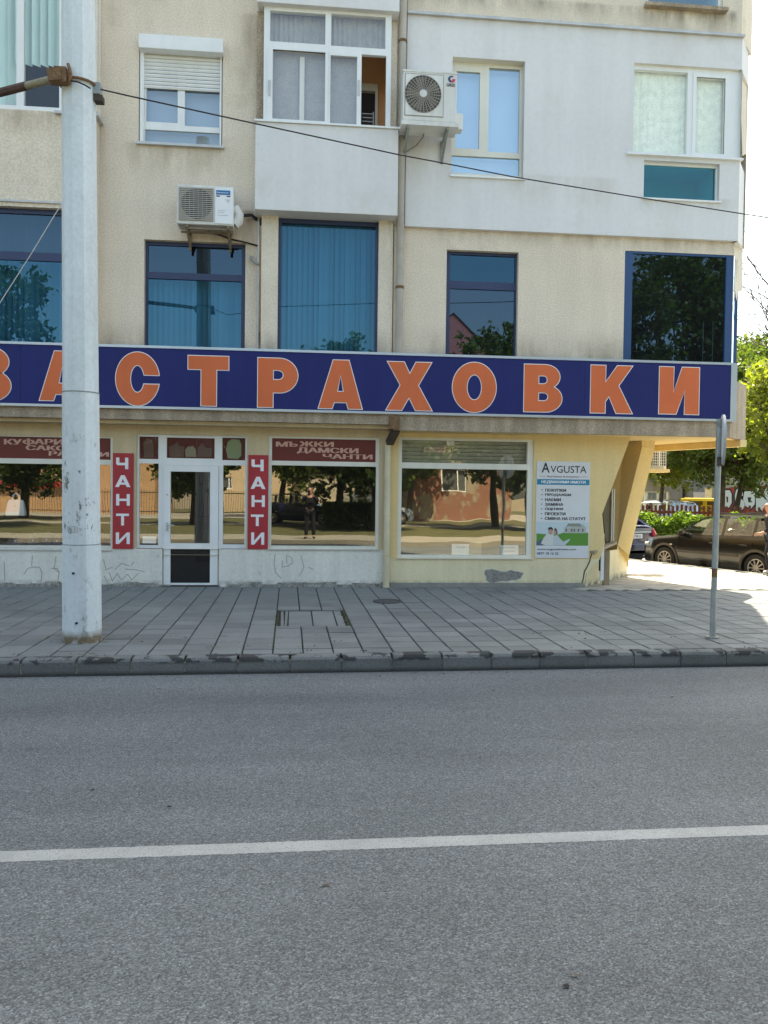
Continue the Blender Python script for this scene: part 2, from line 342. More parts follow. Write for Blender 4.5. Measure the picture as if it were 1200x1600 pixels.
def _kerb(nt, col, b):
    s = nt.nodes.new('ShaderNodeSeparateXYZ'); g = nt.nodes.new('ShaderNodeNewGeometry'); nt.links.new(g.outputs['Position'], s.inputs[0])
    z = _mul(nt, s.outputs['Z'], 1.0); zz = _mul(nt, z, .15, "ADD")
    up = _mul(nt, _ramp(nt, zz, [(.085, 0.0), (.115, 1.0)]), _ramp(nt, _noise(nt, 1.0, 4, _pos(nt, (4.5, 3, 9))), [(.50, 0.0), (.53, .85)]))
    c = _mixc(nt, up, col, (.022, .022, .022)); lo = _ramp(nt, zz, [(.0, .8), (.035, .0)])
    return _mixc(nt, lo, c, (.05, .05, .048))
KERB = mat('kerb_concrete', (.165, .172, .166), .9, .12, 3, fine=.2, fscale=70, rand=.16, bump=.5, bscale=60, hook=_kerb)
def _paint(nt, col, b):
    c = _mixc(nt, _ramp(nt, _noise(nt, 130, 3, None, .6), [(.56, 0.0), (.66, .8)]), col, (.13, .135, .14))
    return _mixc(nt, _ramp(nt, _noise(nt, 4, 6, None, .7), [(.55, 0.0), (.75, .6)]), c, (.22, .225, .22))
PAINTW = mat('road_paint', (.34, .35, .34), .8, .10, 3, fine=.12, fscale=120, bump=.3, bscale=120, hook=_paint)
SOIL = mat('dry_soil', (.20, .16, .10), .95, .2, 1, fine=.2, fscale=20)
PATHM = mat('pale_path', (.27, .25, .21), .9, .12, 1.2, fine=.12, fscale=40)
GRASSM = mat('mown_grass', (.085, .085, .035), .95, .25, .8, fine=.35, fscale=30, stain=(.20, .17, .08))

# ------------------------------------------------------------------ ground, road, kerbs, pavements (the setting)
ROADZ = -.16
Ke = Vector((1, .024, 0)).normalized(); Kn = Vector((-.024, 1, 0)).normalized(); K0 = Vector((0, -5.63, 0))   # front edge of the near kerb
def kp(u, v, z=0): p = K0+Ke*u+Kn*v; return (p.x, p.y, z)
SD = Vector((-.36, .93, 0)).normalized(); SN = Vector((SD.y, -SD.x, 0))            # the side street runs along SD, SN points away from the building
S0 = Vector((8.42, 5.35, 0))                                                       # a point on the side street's kerb
def sp(u, v, z=0): p = S0+SD*u+SN*v; return (p.x, p.y, z)
MB().add([(10.0, -5.7, ROADZ-.009), (80, -4.0, ROADZ-.009), (80, 2.0, ROADZ-.009), sp(-6.3, 9.2, ROADZ-.009), sp(-6.3, -.12, ROADZ-.009)], [(0, 1, 2, 3, 4)]).build('junction', ASPH, kind='structure')
MB().add([sp(t, v, -.12) for t, v in ((-4.5, 9.0), (-4.5, 11.2), (70, 11.2), (70, 9.0))]+[sp(-4.5, 9.0, -.4), sp(70, 9.0, -.4)], [(0, 1, 2, 3), (4, 0, 3, 5)]).build('far_pavement', PATHM, kind='structure')
MB().quad((-400, -400, -.42), (400, -400, -.42), (400, 400, -.42), (-400, 400, -.42)).build('ground', SOIL, kind='structure')
road = MB().quad((-90, -13.2, ROADZ), (90, -13.2, ROADZ), (90, -3.2, ROADZ), (-90, -7.7, ROADZ)).build('road', ASPH, kind='structure')
SZ = -.27
MB().add([sp(t, v, z) for t, z in ((-14, ROADZ-.005), (-6.5, ROADZ-.005), (-3.2, SZ), (70, SZ)) for v in (-.1, 9.0)], [(0, 1, 3, 2), (2, 3, 5, 4), (4, 5, 7, 6)]).build('side_street', ASPH, kind='structure')
L0 = at(0, 1339, -9.47); a = gr(0, 1339, ROADZ); b_ = gr(1200, 1297, ROADZ); dl = (b_-a).normalized(); nl = Vector((-dl.y, dl.x, 0)); 
def lp(t, w): p = a+dl*t+nl*w; return (p.x, p.y, ROADZ+.0015)
hw = .058
MB().add([lp(t, w+rnd.uniform(-.0035, .0035)) for t in np.concatenate([[-60, -12], np.linspace(-6, 6, 700), [12, 60]]) for w in (-hw, hw)], [(2*i, 2*i+2, 2*i+3, 2*i+1) for i in range(703)]).build('lane_line', PAINTW, kind='structure')
ptop = -.016
pav = MB()
pav.add([kp(-70, .14, ptop), kp(10.5, .14, ptop), (9.95, -3.6, ptop), sp(-6.4, -.13, ptop), sp(60, -.13, ptop), (-30, 60, ptop), (-70, 20, ptop)], [(0, 1, 2, 3, 4, 5, 6)])
pavement = pav.build('pavement', JOINT, kind='structure')
UNIT = {}
def slab(name, w, d, h, m, bev=.006):
    k = (name, round(w, 3), round(d, 3))
    if k not in UNIT:
        b = MB(); x, y = w/2, d/2; e = bev
        b.add([(-x, -y, -h), (x, -y, -h), (x, y, -h), (-x, y, -h), (-x, -y, -e), (x, -y, -e), (x, y, -e), (-x, y, -e), (-x+e, -y+e, 0), (x-e, -y+e, 0), (x-e, y-e, 0), (-x+e, y-e, 0)],
              [(0, 1, 5, 4), (1, 2, 6, 5), (2, 3, 7, 6), (3, 0, 4, 7), (4, 5, 9, 8), (5, 6, 10, 9), (6, 7, 11, 10), (7, 4, 8, 11), (8, 9, 10, 11)])
        me = bpy.data.meshes.new(name); me.from_pydata(b.v, [], b.f); me.materials.append(m); me.update(); UNIT[k] = (me, b)
    return UNIT[k]
def piece(name, me, parent, p, rz=0, tilt=0):
    o = bpy.data.objects.new(name, me); COL.objects.link(o); o.parent = parent; o.location = p
    o.rotation_euler = (rnd.uniform(-tilt, tilt), rnd.uniform(-tilt, tilt), rz+rnd.uniform(-tilt, tilt)*.8); return o
KA = math.atan2(Ke.y, Ke.x)
# manhole patch: an access cover filled with its own odd tiles
mh = [gr(x, y) for x, y in ((441, 953), (547, 953), (552, 978), (437, 978))]
MU0, MU1 = -.66, .30; 
mv = [Kn.dot(p-K0) for p in mh]; mu = [Ke.dot(p-K0) for p in mh]; MV0, MV1 = (mv[2]+mv[3])/2, (mv[0]+mv[1])/2; MU0 = -18*.302-.03+round((((mu[0]+mu[3])/2)+18*.302+.03)/.302)*.302; MU1 = MU0+3*.302
cells = []
P = .302; u = -18*P-.03; 
col_i = 0
while u < 10.2:
    vj = .155; first = .235+rnd.uniform(-.008, .008)+(.10 if col_i % 11 == 4 else 0)
    v = vj; d = first
    while True:
        p = kp(u+P/2, v+d/2)
        lim = -.02 if p[0] < 4.78 else -.5+.024*(p[0]-4.78)
        if p[1]+d/2 > lim:
            d = lim-(p[1]-d/2)
            if d < .07: break
            p = kp(u+P/2, v+d/2)
        if u+P > MU0+.05 and u < MU1-.05 and v+d > MV0 and v < MV1:
            for va, vb in ((v, MV0), (MV1, v+d)):
                if vb-va > .05: cells.append((kp(u+P/2, (va+vb)/2), P-.013, vb-va-.015))
        else: cells.append((p, P-.014, d-.019))
        v += d
        if p[1]+d/2 > lim-.01: break
        d = P
    u += P; col_i += 1
def onscreen(p, m=30):
    q = Vector(p)-CAM; z = q.dot(_F); 
    if z < .1: return False
    x = 600+FPX*q.dot(_R)/z; y = 800-FPX*q.dot(_U)/z; return -m < x < 1200+m and -m < y < 1600+m
cells.sort(key=lambda c: ((Vector(c[0])-CAM).length if onscreen(c[0]) else 99))
far = MB()
for i, (p, w, d) in enumerate(cells):
    zj = rnd.uniform(-.004, .003)
    if i < 296 and onscreen(p): piece('tile', slab('tile', w, d, .04, TILE)[0], pavement, (p[0], p[1], zj), KA, .006)
    else:
        bb = slab('tile', w, d, .04, TILE)[1]; t1, t2 = rnd.uniform(-.005, .005), rnd.uniform(-.005, .005)
        far.add([(p[0]+x*math.cos(KA)-y*math.sin(KA), p[1]+y*math.cos(KA)+x*math.sin(KA), zj+z+x*t1+y*t2) for x, y, z in bb.v], bb.f)
far.build('tile_field', TILE, pavement, kind='stuff')
cover = thing('manhole_cover', 'tile filled access cover set crooked in the pavement with weedy edges', 'manhole cover', kp((MU0+MU1)/2, (MV0+MV1)/2, -.02))
ff = MB(); w0, w1, v0, v1 = MU0+.012, MU1-.012, MV0+.012, MV1-.012
for (a0, b0, c0, d0) in ((w0, v0, w1, v0+.018), (w0, v1-.018, w1, v1), (w0, v0, w0+.018, v1), (w1-.018, v0, w1, v1)):
    ff.add([kp(a0, b0, -.006), kp(c0, b0, -.006), kp(c0, d0, -.006), kp(a0, d0, -.006)], [(0, 1, 2, 3)])
ff.build('frame', IRON, cover)
ew = (w1-w0)
for (f0, f1) in ((.045, .10), (.105, .155), (.16, .50), (.505, .83), (.835, .955)):
    x0, x1 = w0+ew*f0, w0+ew*f1; c = kp((x0+x1)/2, (v0+v1)/2+.005)
    o = piece('tile', slab('tile', x1-x0-.008, (v1-v0)-.055, .03, TILE)[0], cover, Vector(c)-Vector(cover.location)+Vector((0, 0, -.012)), KA+rnd.uniform(-.012, .012), .004)
wd = np.random.default_rng(3); wp = np.array([kp(MU1-.03+wd.normal(0, .02), wd.uniform(MV0+.02, MV1-.03), wd.uniform(-.01, .02)) for _ in range(70)]+[kp(MU0+.02+wd.normal(0, .015), wd.uniform(MV0, MV1), wd.uniform(-.01, .012)) for _ in range(40)])
WEED = leafmat('weed_leaf', (.05, .075, .025), (.13, .14, .05))
leaves('weeds', WEED, wp, .022, cover, rs=4, up=.2, kind='stuff')
CASTI = mat('cast_iron', (.062, .066, .066), .7, .2, 15, bump=.4)
vc = thing('valve_cover', 'small round dark iron cover let into the pavement tiles', 'valve cover', tuple(gr(605, 940)))
g0 = gr(605, 940)
MB().tube([(g0.x, g0.y, -.03), (g0.x, g0.y, .004)], .19, 28).build('lid', CASTI, vc); MB().ring((g0.x, g0.y, .003), .20, .012, 'Z', 28).build('rim', CASTI, vc)
# kerb stones
kerb = MB().add([kp(-70, .02, -.20), kp(70, .02, -.20), kp(70, .13, -.20), kp(-70, .13, -.20), kp(-70, .02, -.05), kp(70, .02, -.05), kp(70, .13, -.05), kp(-70, .13, -.05)], [(4, 5, 6, 7), (0, 1, 5, 4)]).build('kerb', CONC2, kind='structure')
ks = MB(); L = .478
prof = [(0.015, -.24), (0.0, -.03), (.012, -.006), (.03, .002), (.14, .002), (.14, -.24)]
for k, x in enumerate((-L/2, L/2)): ks.add([(x, y, z) for y, z in prof], [tuple(range(6))[::-1] if k else tuple(range(6))])
ks.f += [(i, 6+i, 6+(i+1) % 6, (i+1) % 6) for i in range(6)]; ks.m += [0]*6
ks.f = [f[::-1] for f in ks.f]
kme = bpy.data.meshes.new('kerb_stone'); kme.from_pydata(ks.v, [], ks.f); kme.materials.append(KERB); kme.update()
_bm = bmesh.new(); _bm.from_mesh(kme); bmesh.ops.recalc_face_normals(_bm, faces=_bm.faces); bmesh.ops.bevel(_bm, geom=[e for e in _bm.edges if e.calc_length() < .3 and not any(v.co.z < -.1 for v in e.verts)], offset=.007, segments=1, affect='EDGES'); _bm.to_mesh(kme); _bm.free()
for i in range(-12, 22):
    o = piece('kerb_stone', kme, kerb, kp(.09+i*.5, rnd.uniform(-.006, .006), rnd.uniform(-.004, .004)), KA, .006)
MB().add([kp(-70, -.02, ROADZ+.004), kp(70, -.02, ROADZ+.004), kp(70, .03, ROADZ+.02), kp(-70, .03, ROADZ+.02)], [(0, 1, 2, 3)]).build('gutter_dirt', JOINT, kind='structure')
lit = np.random.default_rng(12); b = MB()
for i in range(150):
    if i < 95: x, y, z = lit.uniform(-5, 8), lit.uniform(-12.3, -5.9), ROADZ+.006
    else: x, y, z = lit.uniform(-5, 8), -5.72-abs(lit.normal(0, .06)), ROADZ+.012
    p = Vector((x, y, z)); r_ = lit.uniform(.004, .013); k = 6; a0 = lit.uniform(0, 6)
    vs = [(p.x+r_*lit.uniform(.5, 1.4)*math.cos(a0+j*1.05)*1.5, p.y+r_*lit.uniform(.4, 1)*math.sin(a0+j*1.05), p.z+lit.uniform(0, .006)) for j in range(k)]
    b.add(vs, [tuple(range(k))], int(lit.integers(0, 2)))
b.build('road_litter', [plain('dark_leaf_litter', (.022, .02, .018), .9), plain('brown_leaf_litter', (.10, .075, .045), .9)], kind='stuff')
wq_ = []
for _ in range(60):
    c_ = kp(lit.uniform(-3.6, 1.2) if lit.uniform() < .7 else lit.uniform(-4, 5), .16+.302*int(lit.integers(0, 4))+.08*(lit.uniform() < .5)+.0, -.004)
    wq_ += [(c_[0]+lit.normal(0, .035), c_[1]+lit.normal(0, .006), c_[2]+abs(lit.normal(0, .006))) for _ in range(7)]
leaves('joint_weeds', WEED, np.array(wq_), .016, None, rs=6, up=.3, kind='stuff')
# side street kerb and the beige forecourt round the corner
MB().add([sp(-6.4, -.14, -.4), sp(60, -.14, -.4), sp(60, 0, -.4), sp(-6.4, 0, -.4), sp(-6.4, -.14, .0), sp(60, -.14, .0), sp(60, 0, .0), sp(-6.4, 0, .0)], [(4, 5, 6, 7), (1, 2, 6, 5), (2, 3, 7, 6), (3, 0, 4, 7), (0, 1, 5, 4)]).build('side_kerb', KERB, kind='structure')
fore = MB().quad((4.7, -.49, -.012), (10.4, -.36, -.012), sp(12, -.15, -.012), (2.5, 16, -.012)).build('forecourt', JOINT, kind='structure')
q = .215; n_p = 0; fm = MB(); pcs = []
ca, sa = math.cos(math.radians(40)), math.sin(math.radians(40))
for i in range(-60, 90):
    for j in range(-60, 90):
        x = 4.8+(i*ca-j*sa)*q; y = -.4+(i*sa+j*ca)*q
        if x < 4.6 or y > 15 or y < -.49+.024*(x-4.7)+.13 or SN.dot(Vector((x, y, 0))-S0) > -.27: continue
        pcs.append((x, y))
pcs.sort(key=lambda c: math.hypot(c[0], c[1]+13.3)+(0 if onscreen((c[0], c[1], 0)) else 50))
for k, (x, y) in enumerate(pcs):
    me, bb = slab('paver', q-.009, q-.009, .03, PAVER, .004)
    if k < 290: piece('paver', me, fore, (x, y, rnd.uniform(-.003, .002)), math.radians(40), .008)
    else: fm.add([(x+a*ca-b*sa, y+a*sa+b*ca, c-.001) for a, b, c in bb.v], bb.f)
fm.build('paver_field', PAVER, fore, kind='stuff')
# across the road, behind the viewer: pavement, verge and path (mirrored in the shop windows)
MB().quad((-90, -16.2, -.02), (90, -16.2, -.02), (90, -13.2, -.02), (-90, -13.2, -.02)).quad((-90, -13.2, -.02), (90, -13.2, -.02), (90, -13.2, -.21), (-90, -13.2, -.21)).build('opposite_pavement', PATHM, kind='structure')
MB().quad((-90, -60, -.05), (90, -60, -.05), (90, -16.2, -.05), (-90, -16.2, -.05)).build('verge', GRASSM, kind='structure')
MB().quad((-90, -28, -.04), (90, -28, -.04), (90, -25.5, -.04), (-90, -25.5, -.04)).build('path', PATHM, kind='structure')
MB().quad((-90, -46, -.04), (90, -46, -.04), (90, -34.5, -.04), (-90, -34.5, -.04)).build('yard', PATHM, kind='structure')

# ------------------------------------------------------------------ the apartment building
bld = thing('apartment_building', 'tall beige apartment block with shops under a blue sign on its ground floor', 'building', (0, 0, 0))
def shrink(r, l, b=None, rr=None, t=None):
    b = l if b is None else b; rr = l if rr is None else rr; t = l if t is None else t
    return (r[0]+l, r[1]-rr, r[2]+b, r[3]-t)
def window(outer, panes, yf, yb, fm, gm, parent=bld, label=None, name='window', glassy=.45):
    """a frame with one opening per pane; each pane its own glass"""
    o = MB().holes(outer, panes, yf, yb, back=True).build(name, fm, parent)
    if label: o['label'] = label
    yg = yf+(yb-yf)*glassy
    gl = gm if isinstance(gm, list) else [gm]*len(panes)
    for p, g in zip(panes, gl):
        if g is not None: MB().quad((p[0]-.004, yg, p[2]-.004), (p[1]+.004, yg, p[2]-.004), (p[1]+.004, yg, p[3]+.004), (p[0]-.004, yg, p[3]+.004)).build('pane', g, o)
    return o
def room(r, y0, y1, m, parent=bld, name='room', floor=None):
    b = MB(); x0, x1, z0, z1 = r
    b.quad((x0, y1, z0), (x1, y1, z0), (x1, y1, z1), (x0, y1, z1)); b.quad((x0, y0, z0), (x0, y1, z0), (x0, y1, z1), (x0, y0, z1)); b.quad((x1, y1, z0), (x1, y0, z0), (x1, y0, z1), (x1, y1, z1))
    b.quad((x0, y0, z0), (x1, y0, z0), (x1, y1, z0), (x0, y1, z0)); b.quad((x0, y1, z1), (x1, y1, z1), (x1, y0, z1), (x0, y0, z1))
    return b.build(name, m, parent)
def vblinds(r, Y, m, parent, step=.089, gap=None, seed=1):
    b = MB(); x = r[0]; g = random.Random(seed)
    while x < r[1]:
        if not gap or not (gap[0] < x < gap[1]):
            a = g.uniform(.10, .85); w = step*.56; dx, dy = w*math.cos(a), w*math.sin(a)
            b.add([(x-dx, Y-dy, r[2]), (x+dx, Y+dy, r[2]), (x+dx, Y+dy, r[3]), (x-dx, Y-dy, r[3])], [(0, 1, 2, 3)])
        x += step
    return b.build('vertical_blind', m, parent, kind='stuff')
def drape(r, Y, m, parent, n=30, amp=.02, name='curtain', kind=None):
    b = MB(); g = random.Random(int(r[0]*100))
    ph = [g.uniform(0, 6) for _ in range(3)]
    vs = []
    for i in range(n*3+1):
        x = r[0]+(r[1]-r[0])*i/(n*3); y = Y+amp*(math.sin(i*2.1+ph[0])+.5*math.sin(i*.83+ph[1]))
        vs += [(x, y, r[2]), (x, y, r[3])]
    b.add(vs, [(2*i, 2*i+2, 2*i+3, 2*i+1) for i in range(n*3)])
    return b.build(name, m, parent, smooth=False)

# --- openings, measured on the wall plane
WY = 0.0
XL = at(154, 400, WY).x                                      # where the left bay meets the middle wall
XC = at(1153, 372, -.08).x                                   # right front corner of the upper floors
XC0 = at(1146, 440, 0).x
ZS = 3.2                                                     # behind the sign
O1 = rc(225, 377, 383, 560, WY); O1 = (O1[0], O1[1], 3.5, O1[3])
BAY = rc(408, 330, 614, 560, WY)
O3 = rc(697, 392, 809, 570, WY); O3 = (O3[0], O3[1], 3.5, O3[3])
O4 = rc(975, 395, 1142, 570, WY); O4 = (O4[0], XC0-.005, 3.5, O4[3])
SH = rc(217, 60, 348, 226, WY)
ZB = at(900, 365, -.08).z                                    # underside of the grey panel
ZL = at(900, 40, -.08).z                                     # ledge on top of it
TOPZ = 27.0
bayx = (at(402, 250, WY).x, at(620, 250, WY).x)
wall = MB()
wall.holes((XLB_ := at(148, 250, -.30).x-.1, XC0, ZS, ZB), [O1, (bayx[0]+.03, bayx[1]-.03, ZS+.001, ZB-.001), O3, O4], 0, .22)
wall.holes((XLB_, bayx[1]+.1, ZB, TOPZ), [SH, (bayx[0]+.03, bayx[1]-.03, ZB+.001, TOPZ-.001)], 0, .22)
wall.build('wall', STUCCO, bld)
# the left bay stands 0.3 m proud
LB = -.30; XLB = at(148, 250, LB).x
LW1 = rc(-150, -60, 101, 168, LB); LW1 = (LW1[0], XLB-.02, LW1[2], 10.2)
LO = rc(-150, 320, 97, 560, LB); LO = (LO[0], XLB-.22, 3.5, LO[3])
lw = MB().holes((-14, XLB, ZS, TOPZ), [LW1, LO], LB, .0)
lw.build('wall', STUCCO, bld)
# the two narrow corner strips beside the balcony bay
for x0, x1, px in ((bayx[0]-.012, bayx[0]+.03, 0), (bayx[1]-.03, bayx[1]+.012, 1)):
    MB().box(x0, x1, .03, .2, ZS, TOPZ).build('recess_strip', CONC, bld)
# right: grey insulated panel, beige storey above it
W1 = rc(706, 92, 819, 276, -.08); W2 = rc(990, 103, 1153, 244, -.08); W2 = (W2[0], XC+.01, W2[2], W2[3]); WT = rc(1006, 253, 1124, 312, -.08)
GX0 = at(634, 250, -.08).x
MB().holes((GX0, XC, ZB, ZL), [W1, W2, WT], -.08, .14).build('insulated_panel', GREYP, bld)
WU = rc(1010, -40, 1130, 12, -.05)
MB().holes((GX0, XC, ZL, TOPZ), [WU], -.05, .14).build('wall', STUCCO2, bld)
MB().box(GX0, XC+.02, -.13, -.05, ZL-.012, ZL+.03).build('ledge', ZINC, bld)
MB().box(GX0-.12, GX0+.0, .0, .14, ZB, TOPZ).build('recess_strip', STUCCO, bld)
# chamfered right corner: storeys overhang, glass turns the corner
def cham(z0, z1, Xa, Ya, Xb, Yb, m, name='corner_wall', th=.15):
    d = Vector((Xb-Xa, Yb-Ya, 0)).normalized(); n = Vector((d.y, -d.x, 0))
    b = MB(); a0 = Vector((Xa, Ya, 0)); b0 = Vector((Xb, Yb, 0)); c = [a0, b0, b0-n*th, a0-n*th]
    b.add([(p.x, p.y, z0) for p in c]+[(p.x, p.y, z1) for p in c], [(0, 3, 2, 1), (4, 5, 6, 7), (0, 1, 5, 4), (1, 2, 6, 5), (2, 3, 7, 6), (3, 0, 4, 7)])
    return b.build(name, m, bld)
YC2 = .42; XC2 = at(1168, 180, YC2).x
cham(ZB, W2[2]-.02, XC, -.08, at(1161, 360, YC2).x, YC2, GREYP); cham(W2[3]+.0, ZL, XC, -.08, XC2, YC2, GREYP)
cham(ZL, TOPZ, XC, -.05, XC2+.05, YC2+.0, STUCCO2)
zh1 = at(1158, 240, .2).z; zh2 = at(1158, 452, .2).z
def cornerpoly(ps, xa, ya, xb_, yb_, m, nm='corner_lintel'):
    V = []
    for x, y in ps: Y = ya+(yb_-ya)*(x-xa)/(xb_-xa); V.append(at(x, y, Y))
    n = len(V); b = MB(); b.add([tuple(p) for p in V]+[(p.x-.02, p.y+.12, p.z) for p in V], [tuple(range(n)), tuple(range(n, 2*n))[::-1]]+[(i, n+i, n+(i+1) % n, (i+1) % n) for i in range(n)])
    return b.build(nm, m, bld)
cornerpoly([(1153.5, 106), (1155, 150), (1158, 180), (1160, 243), (1167, 240), (1168, 108)][::-1], 1153, .0, 1168, .46, STUCCO2)
cornerpoly([(1142, 366), (1142.5, 398), (1147, 445), (1151, 470), (1153, 456), (1160, 454), (1161, 366)][::-1], 1142, .02, 1161, .46, STUCCO2)
# corner glass of the office floor and of the flat above it
cg = bpy.data.objects.new('corner_window', None); COL.objects.link(cg); cg.parent = bld
def cglass(z0, z1, Xa, Ya, Xb, Yb, g, fm, par):
    d = Vector((Xb-Xa, Yb-Ya, 0)); 
    MB().quad((Xa, Ya, z0), (Xb, Yb, z0), (Xb, Yb, z1), (Xa, Ya, z1)).build('pane', g, par)
    for t in (.55, .97): p = Vector((Xa, Ya, 0))+d*t; MB().box(p.x-.011, p.x+.011, p.y-.012, p.y+.012, z0, z1).build('mullion', fm, par)
cglass(3.6, O4[3], XC0+.012, .02, at(1151.5, 480, YC2).x, YC2, G_SKY, BLUEF, cg)
cglass(W2[2], W2[3], XC, -.02, at(1158, 180, YC2).x, YC2, G_HOME, PVC, cg)
# side wall of the upper floors runs back along the side street, roof, back
side = MB()
xs_, ys_ = XC2, YC2
xe, ye = XC2+SD.x*12, YC2+SD.y*12
side.quad((xs_, ys_, 6.1), (xe, ye, 6.1), (xe, ye, TOPZ), (xs_, ys_, TOPZ)).quad((xs_-.35+SD.x*3.2, ys_+SD.y*3.2, ZS), (xe-.35, ye, ZS), (xe-.35, ye, 6.1), (xs_-.35+SD.x*3.2, ys_+SD.y*3.2, 6.1))
side.quad((-30, 0, TOPZ), (XC, 0, TOPZ), (xe, ye, TOPZ), (-30, 12, TOPZ)).quad((-30, 12, 0), (xe-1.6, 12, 0), (xe-1.6, 12, TOPZ), (-30, 12, TOPZ))
side.quad((XC, -.06, 6.1), (XC2, YC2, 6.1), (xe, ye, 6.1), (-3, 11, 6.1)); side.quad((-3, .2, 6.1), (XC, .2, 6.1), (XC, -.06, 6.1), (-3, -.0, 6.1))
side.build('side_wall', STUCCO2, bld)
MB().box(-30, -14, LB, 12, 0, TOPZ).build('far_wing', STUCCO, bld)

# --- balcony bay
BY = -.40
bp = rc(398.5, 196, 622, 332, BY)
pn = MB().box(bp[0], bp[1], BY, -.02, bp[2], bp[3]).build('balcony_panel', GREYP, bld, bevel=.008)
MB().box(bp[0]-.02, bp[1]+.02, BY-.03, -.03, bp[3]+.002, bp[3]+.03).build('sill', PVC, bld)
bt = at(510, 10, BY).z
MB().box(bp[0]+.01, bp[1]-.01, BY, -.02, bt, bt+1.45).build('balcony_panel', GREYP, bld, bevel=.008)
ch = rc(401, 10, 622, 196, -.12)
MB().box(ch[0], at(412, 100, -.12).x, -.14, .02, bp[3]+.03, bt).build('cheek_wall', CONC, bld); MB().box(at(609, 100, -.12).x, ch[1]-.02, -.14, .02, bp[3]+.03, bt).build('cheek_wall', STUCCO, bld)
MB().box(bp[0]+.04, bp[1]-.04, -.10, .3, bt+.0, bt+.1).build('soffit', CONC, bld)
BWY = -.30
bo = rc(412, 15, 611, 198, BWY)
P = lambda *a: rc(*a, BWY)
t1, t2 = P(422, 19, 508.5, 67), P(517.5, 24, 602.5, 74)
b1 = P(426, 80, 508, 188); b2 = P(516, 88, 557.5, 194); op = P(565, 86, 603, 200)
bw = window(bo, [t1, t2, (b1[0], b1[1], b1[2], b1[3]), (b2[0]-.0, op[1], op[2], op[3])], BWY, BWY+.07, PVC, [G_GREY, G_GREY, G_GREY, None], label='white balcony window with its right sash slid open')
# sliding sashes (proud of the frame) and the post that shows through the left one
s1 = P(417, 76, 512, 194); MB().holes(s1, [b1], BWY-.012, BWY+.03).build('sash', PVC, bw)
s2 = P(514.5, 82, 564.5, 199); so_ = MB().holes((s2[0], s2[1], s2[2], s2[3]), [b2], BWY-.014, BWY+.03).build('sash', PVC, bw)
MB().quad((b2[0], BWY+.01, b2[2]), (b2[1], BWY+.01, b2[2]), (b2[1], BWY+.01, b2[3]), (b2[0], BWY+.01, b2[3])).build('pane', G_GREY, bw)
m1 = P(468, 84, 475.5, 187); MB().box(m1[0], m1[1], BWY+.09, BWY+.12, m1[2], m1[3]).build('post', PVCC, bw)
for hx in (421, 560.5):
    h = P(hx-1.6, 126, hx+1.6, 150); MB().box(h[0], h[1], BWY-.03, BWY-.013, h[2], h[3]).build('handle', ZINC, bw, bevel=.004)
for k, r_ in enumerate((t1, t2)):
    drape((r_[0]-.03, r_[1]+.03, r_[2]-.02, r_[3]+.03), BWY+.16, CURTG, bw, 12, .012)
for r_ in (b1, b2): MB().quad((r_[0]-.03, BWY+.14, r_[2]-.03), (r_[1]+.03, BWY+.14, r_[2]-.03), (r_[1]+.03, BWY+.14, r_[3]+.03), (r_[0]-.03, BWY+.14, r_[3]+.03)).build('insect_screen', CURTG, bw)
room((bo[0], bo[1], bo[2], bo[3]), BWY+.25, .62, BROWNIN, name='room')
# inside the open sash: door frame, dark doorway, a shelf
Q = lambda *a: rc(*a, .55)
df_ = Q(565, 132, 590, 205); dh = Q(565, 143, 586, 206); MB().holes((df_[0]-.3, df_[1], df_[2]-.3, df_[3]), [(dh[0]-.3, dh[1], dh[2]-.3, dh[3])], .52, .615).build('door_frame', PVCC, bld)
MB().quad((dh[0]-.3, .612, dh[2]-.3), (dh[1], .612, dh[2]-.3), (dh[1], .612, dh[3]), (dh[0]-.3, .612, dh[3])).build('doorway', DARKIN, bld)
sh_ = MB()
for k in range(4):
    s_ = Q(566, 179+k*6, 583, 180.5+k*6); sh_.box(s_[0], s_[1], .5, .56, s_[2], s_[3])
s_ = Q(582, 177, 584, 204); sh_.box(s_[0], s_[1], .5, .56, s_[2], s_[3]); sh_.build('shelf', ZINC, bld)
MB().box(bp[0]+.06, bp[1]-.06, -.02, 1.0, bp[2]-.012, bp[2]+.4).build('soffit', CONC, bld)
# pilasters and the blue office window below the balcony
for x0, x1 in ((408, 434), (591, 613.5)):
    r_ = rc(x0, 335, x1, 560, -.13); MB().box(r_[0], r_[1], -.13, .1, ZS, bp[2]).build('pilaster', STUCCO2, bld)
OB = rc(433, 341, 592, 560, -.05); OB = (OB[0]-.04, OB[1]+.04, 3.5, bp[2]-.01)
ob_in = rc(439, 351, 586, 560, -.05)
w_ob = window(OB, [(ob_in[0], ob_in[1], 3.6, ob_in[3])], -.05, .03, NAVYF, G_BLUE, label='tall blue office window under the balcony', glassy=.4)
vblinds((ob_in[0]-.03, ob_in[1]+.05, 3.55, ob_in[3]+.05), .16, BLIND, w_ob, .088)
room((OB[0], OB[1], 3.5, OB[3]), .03, .9, DARKIN)

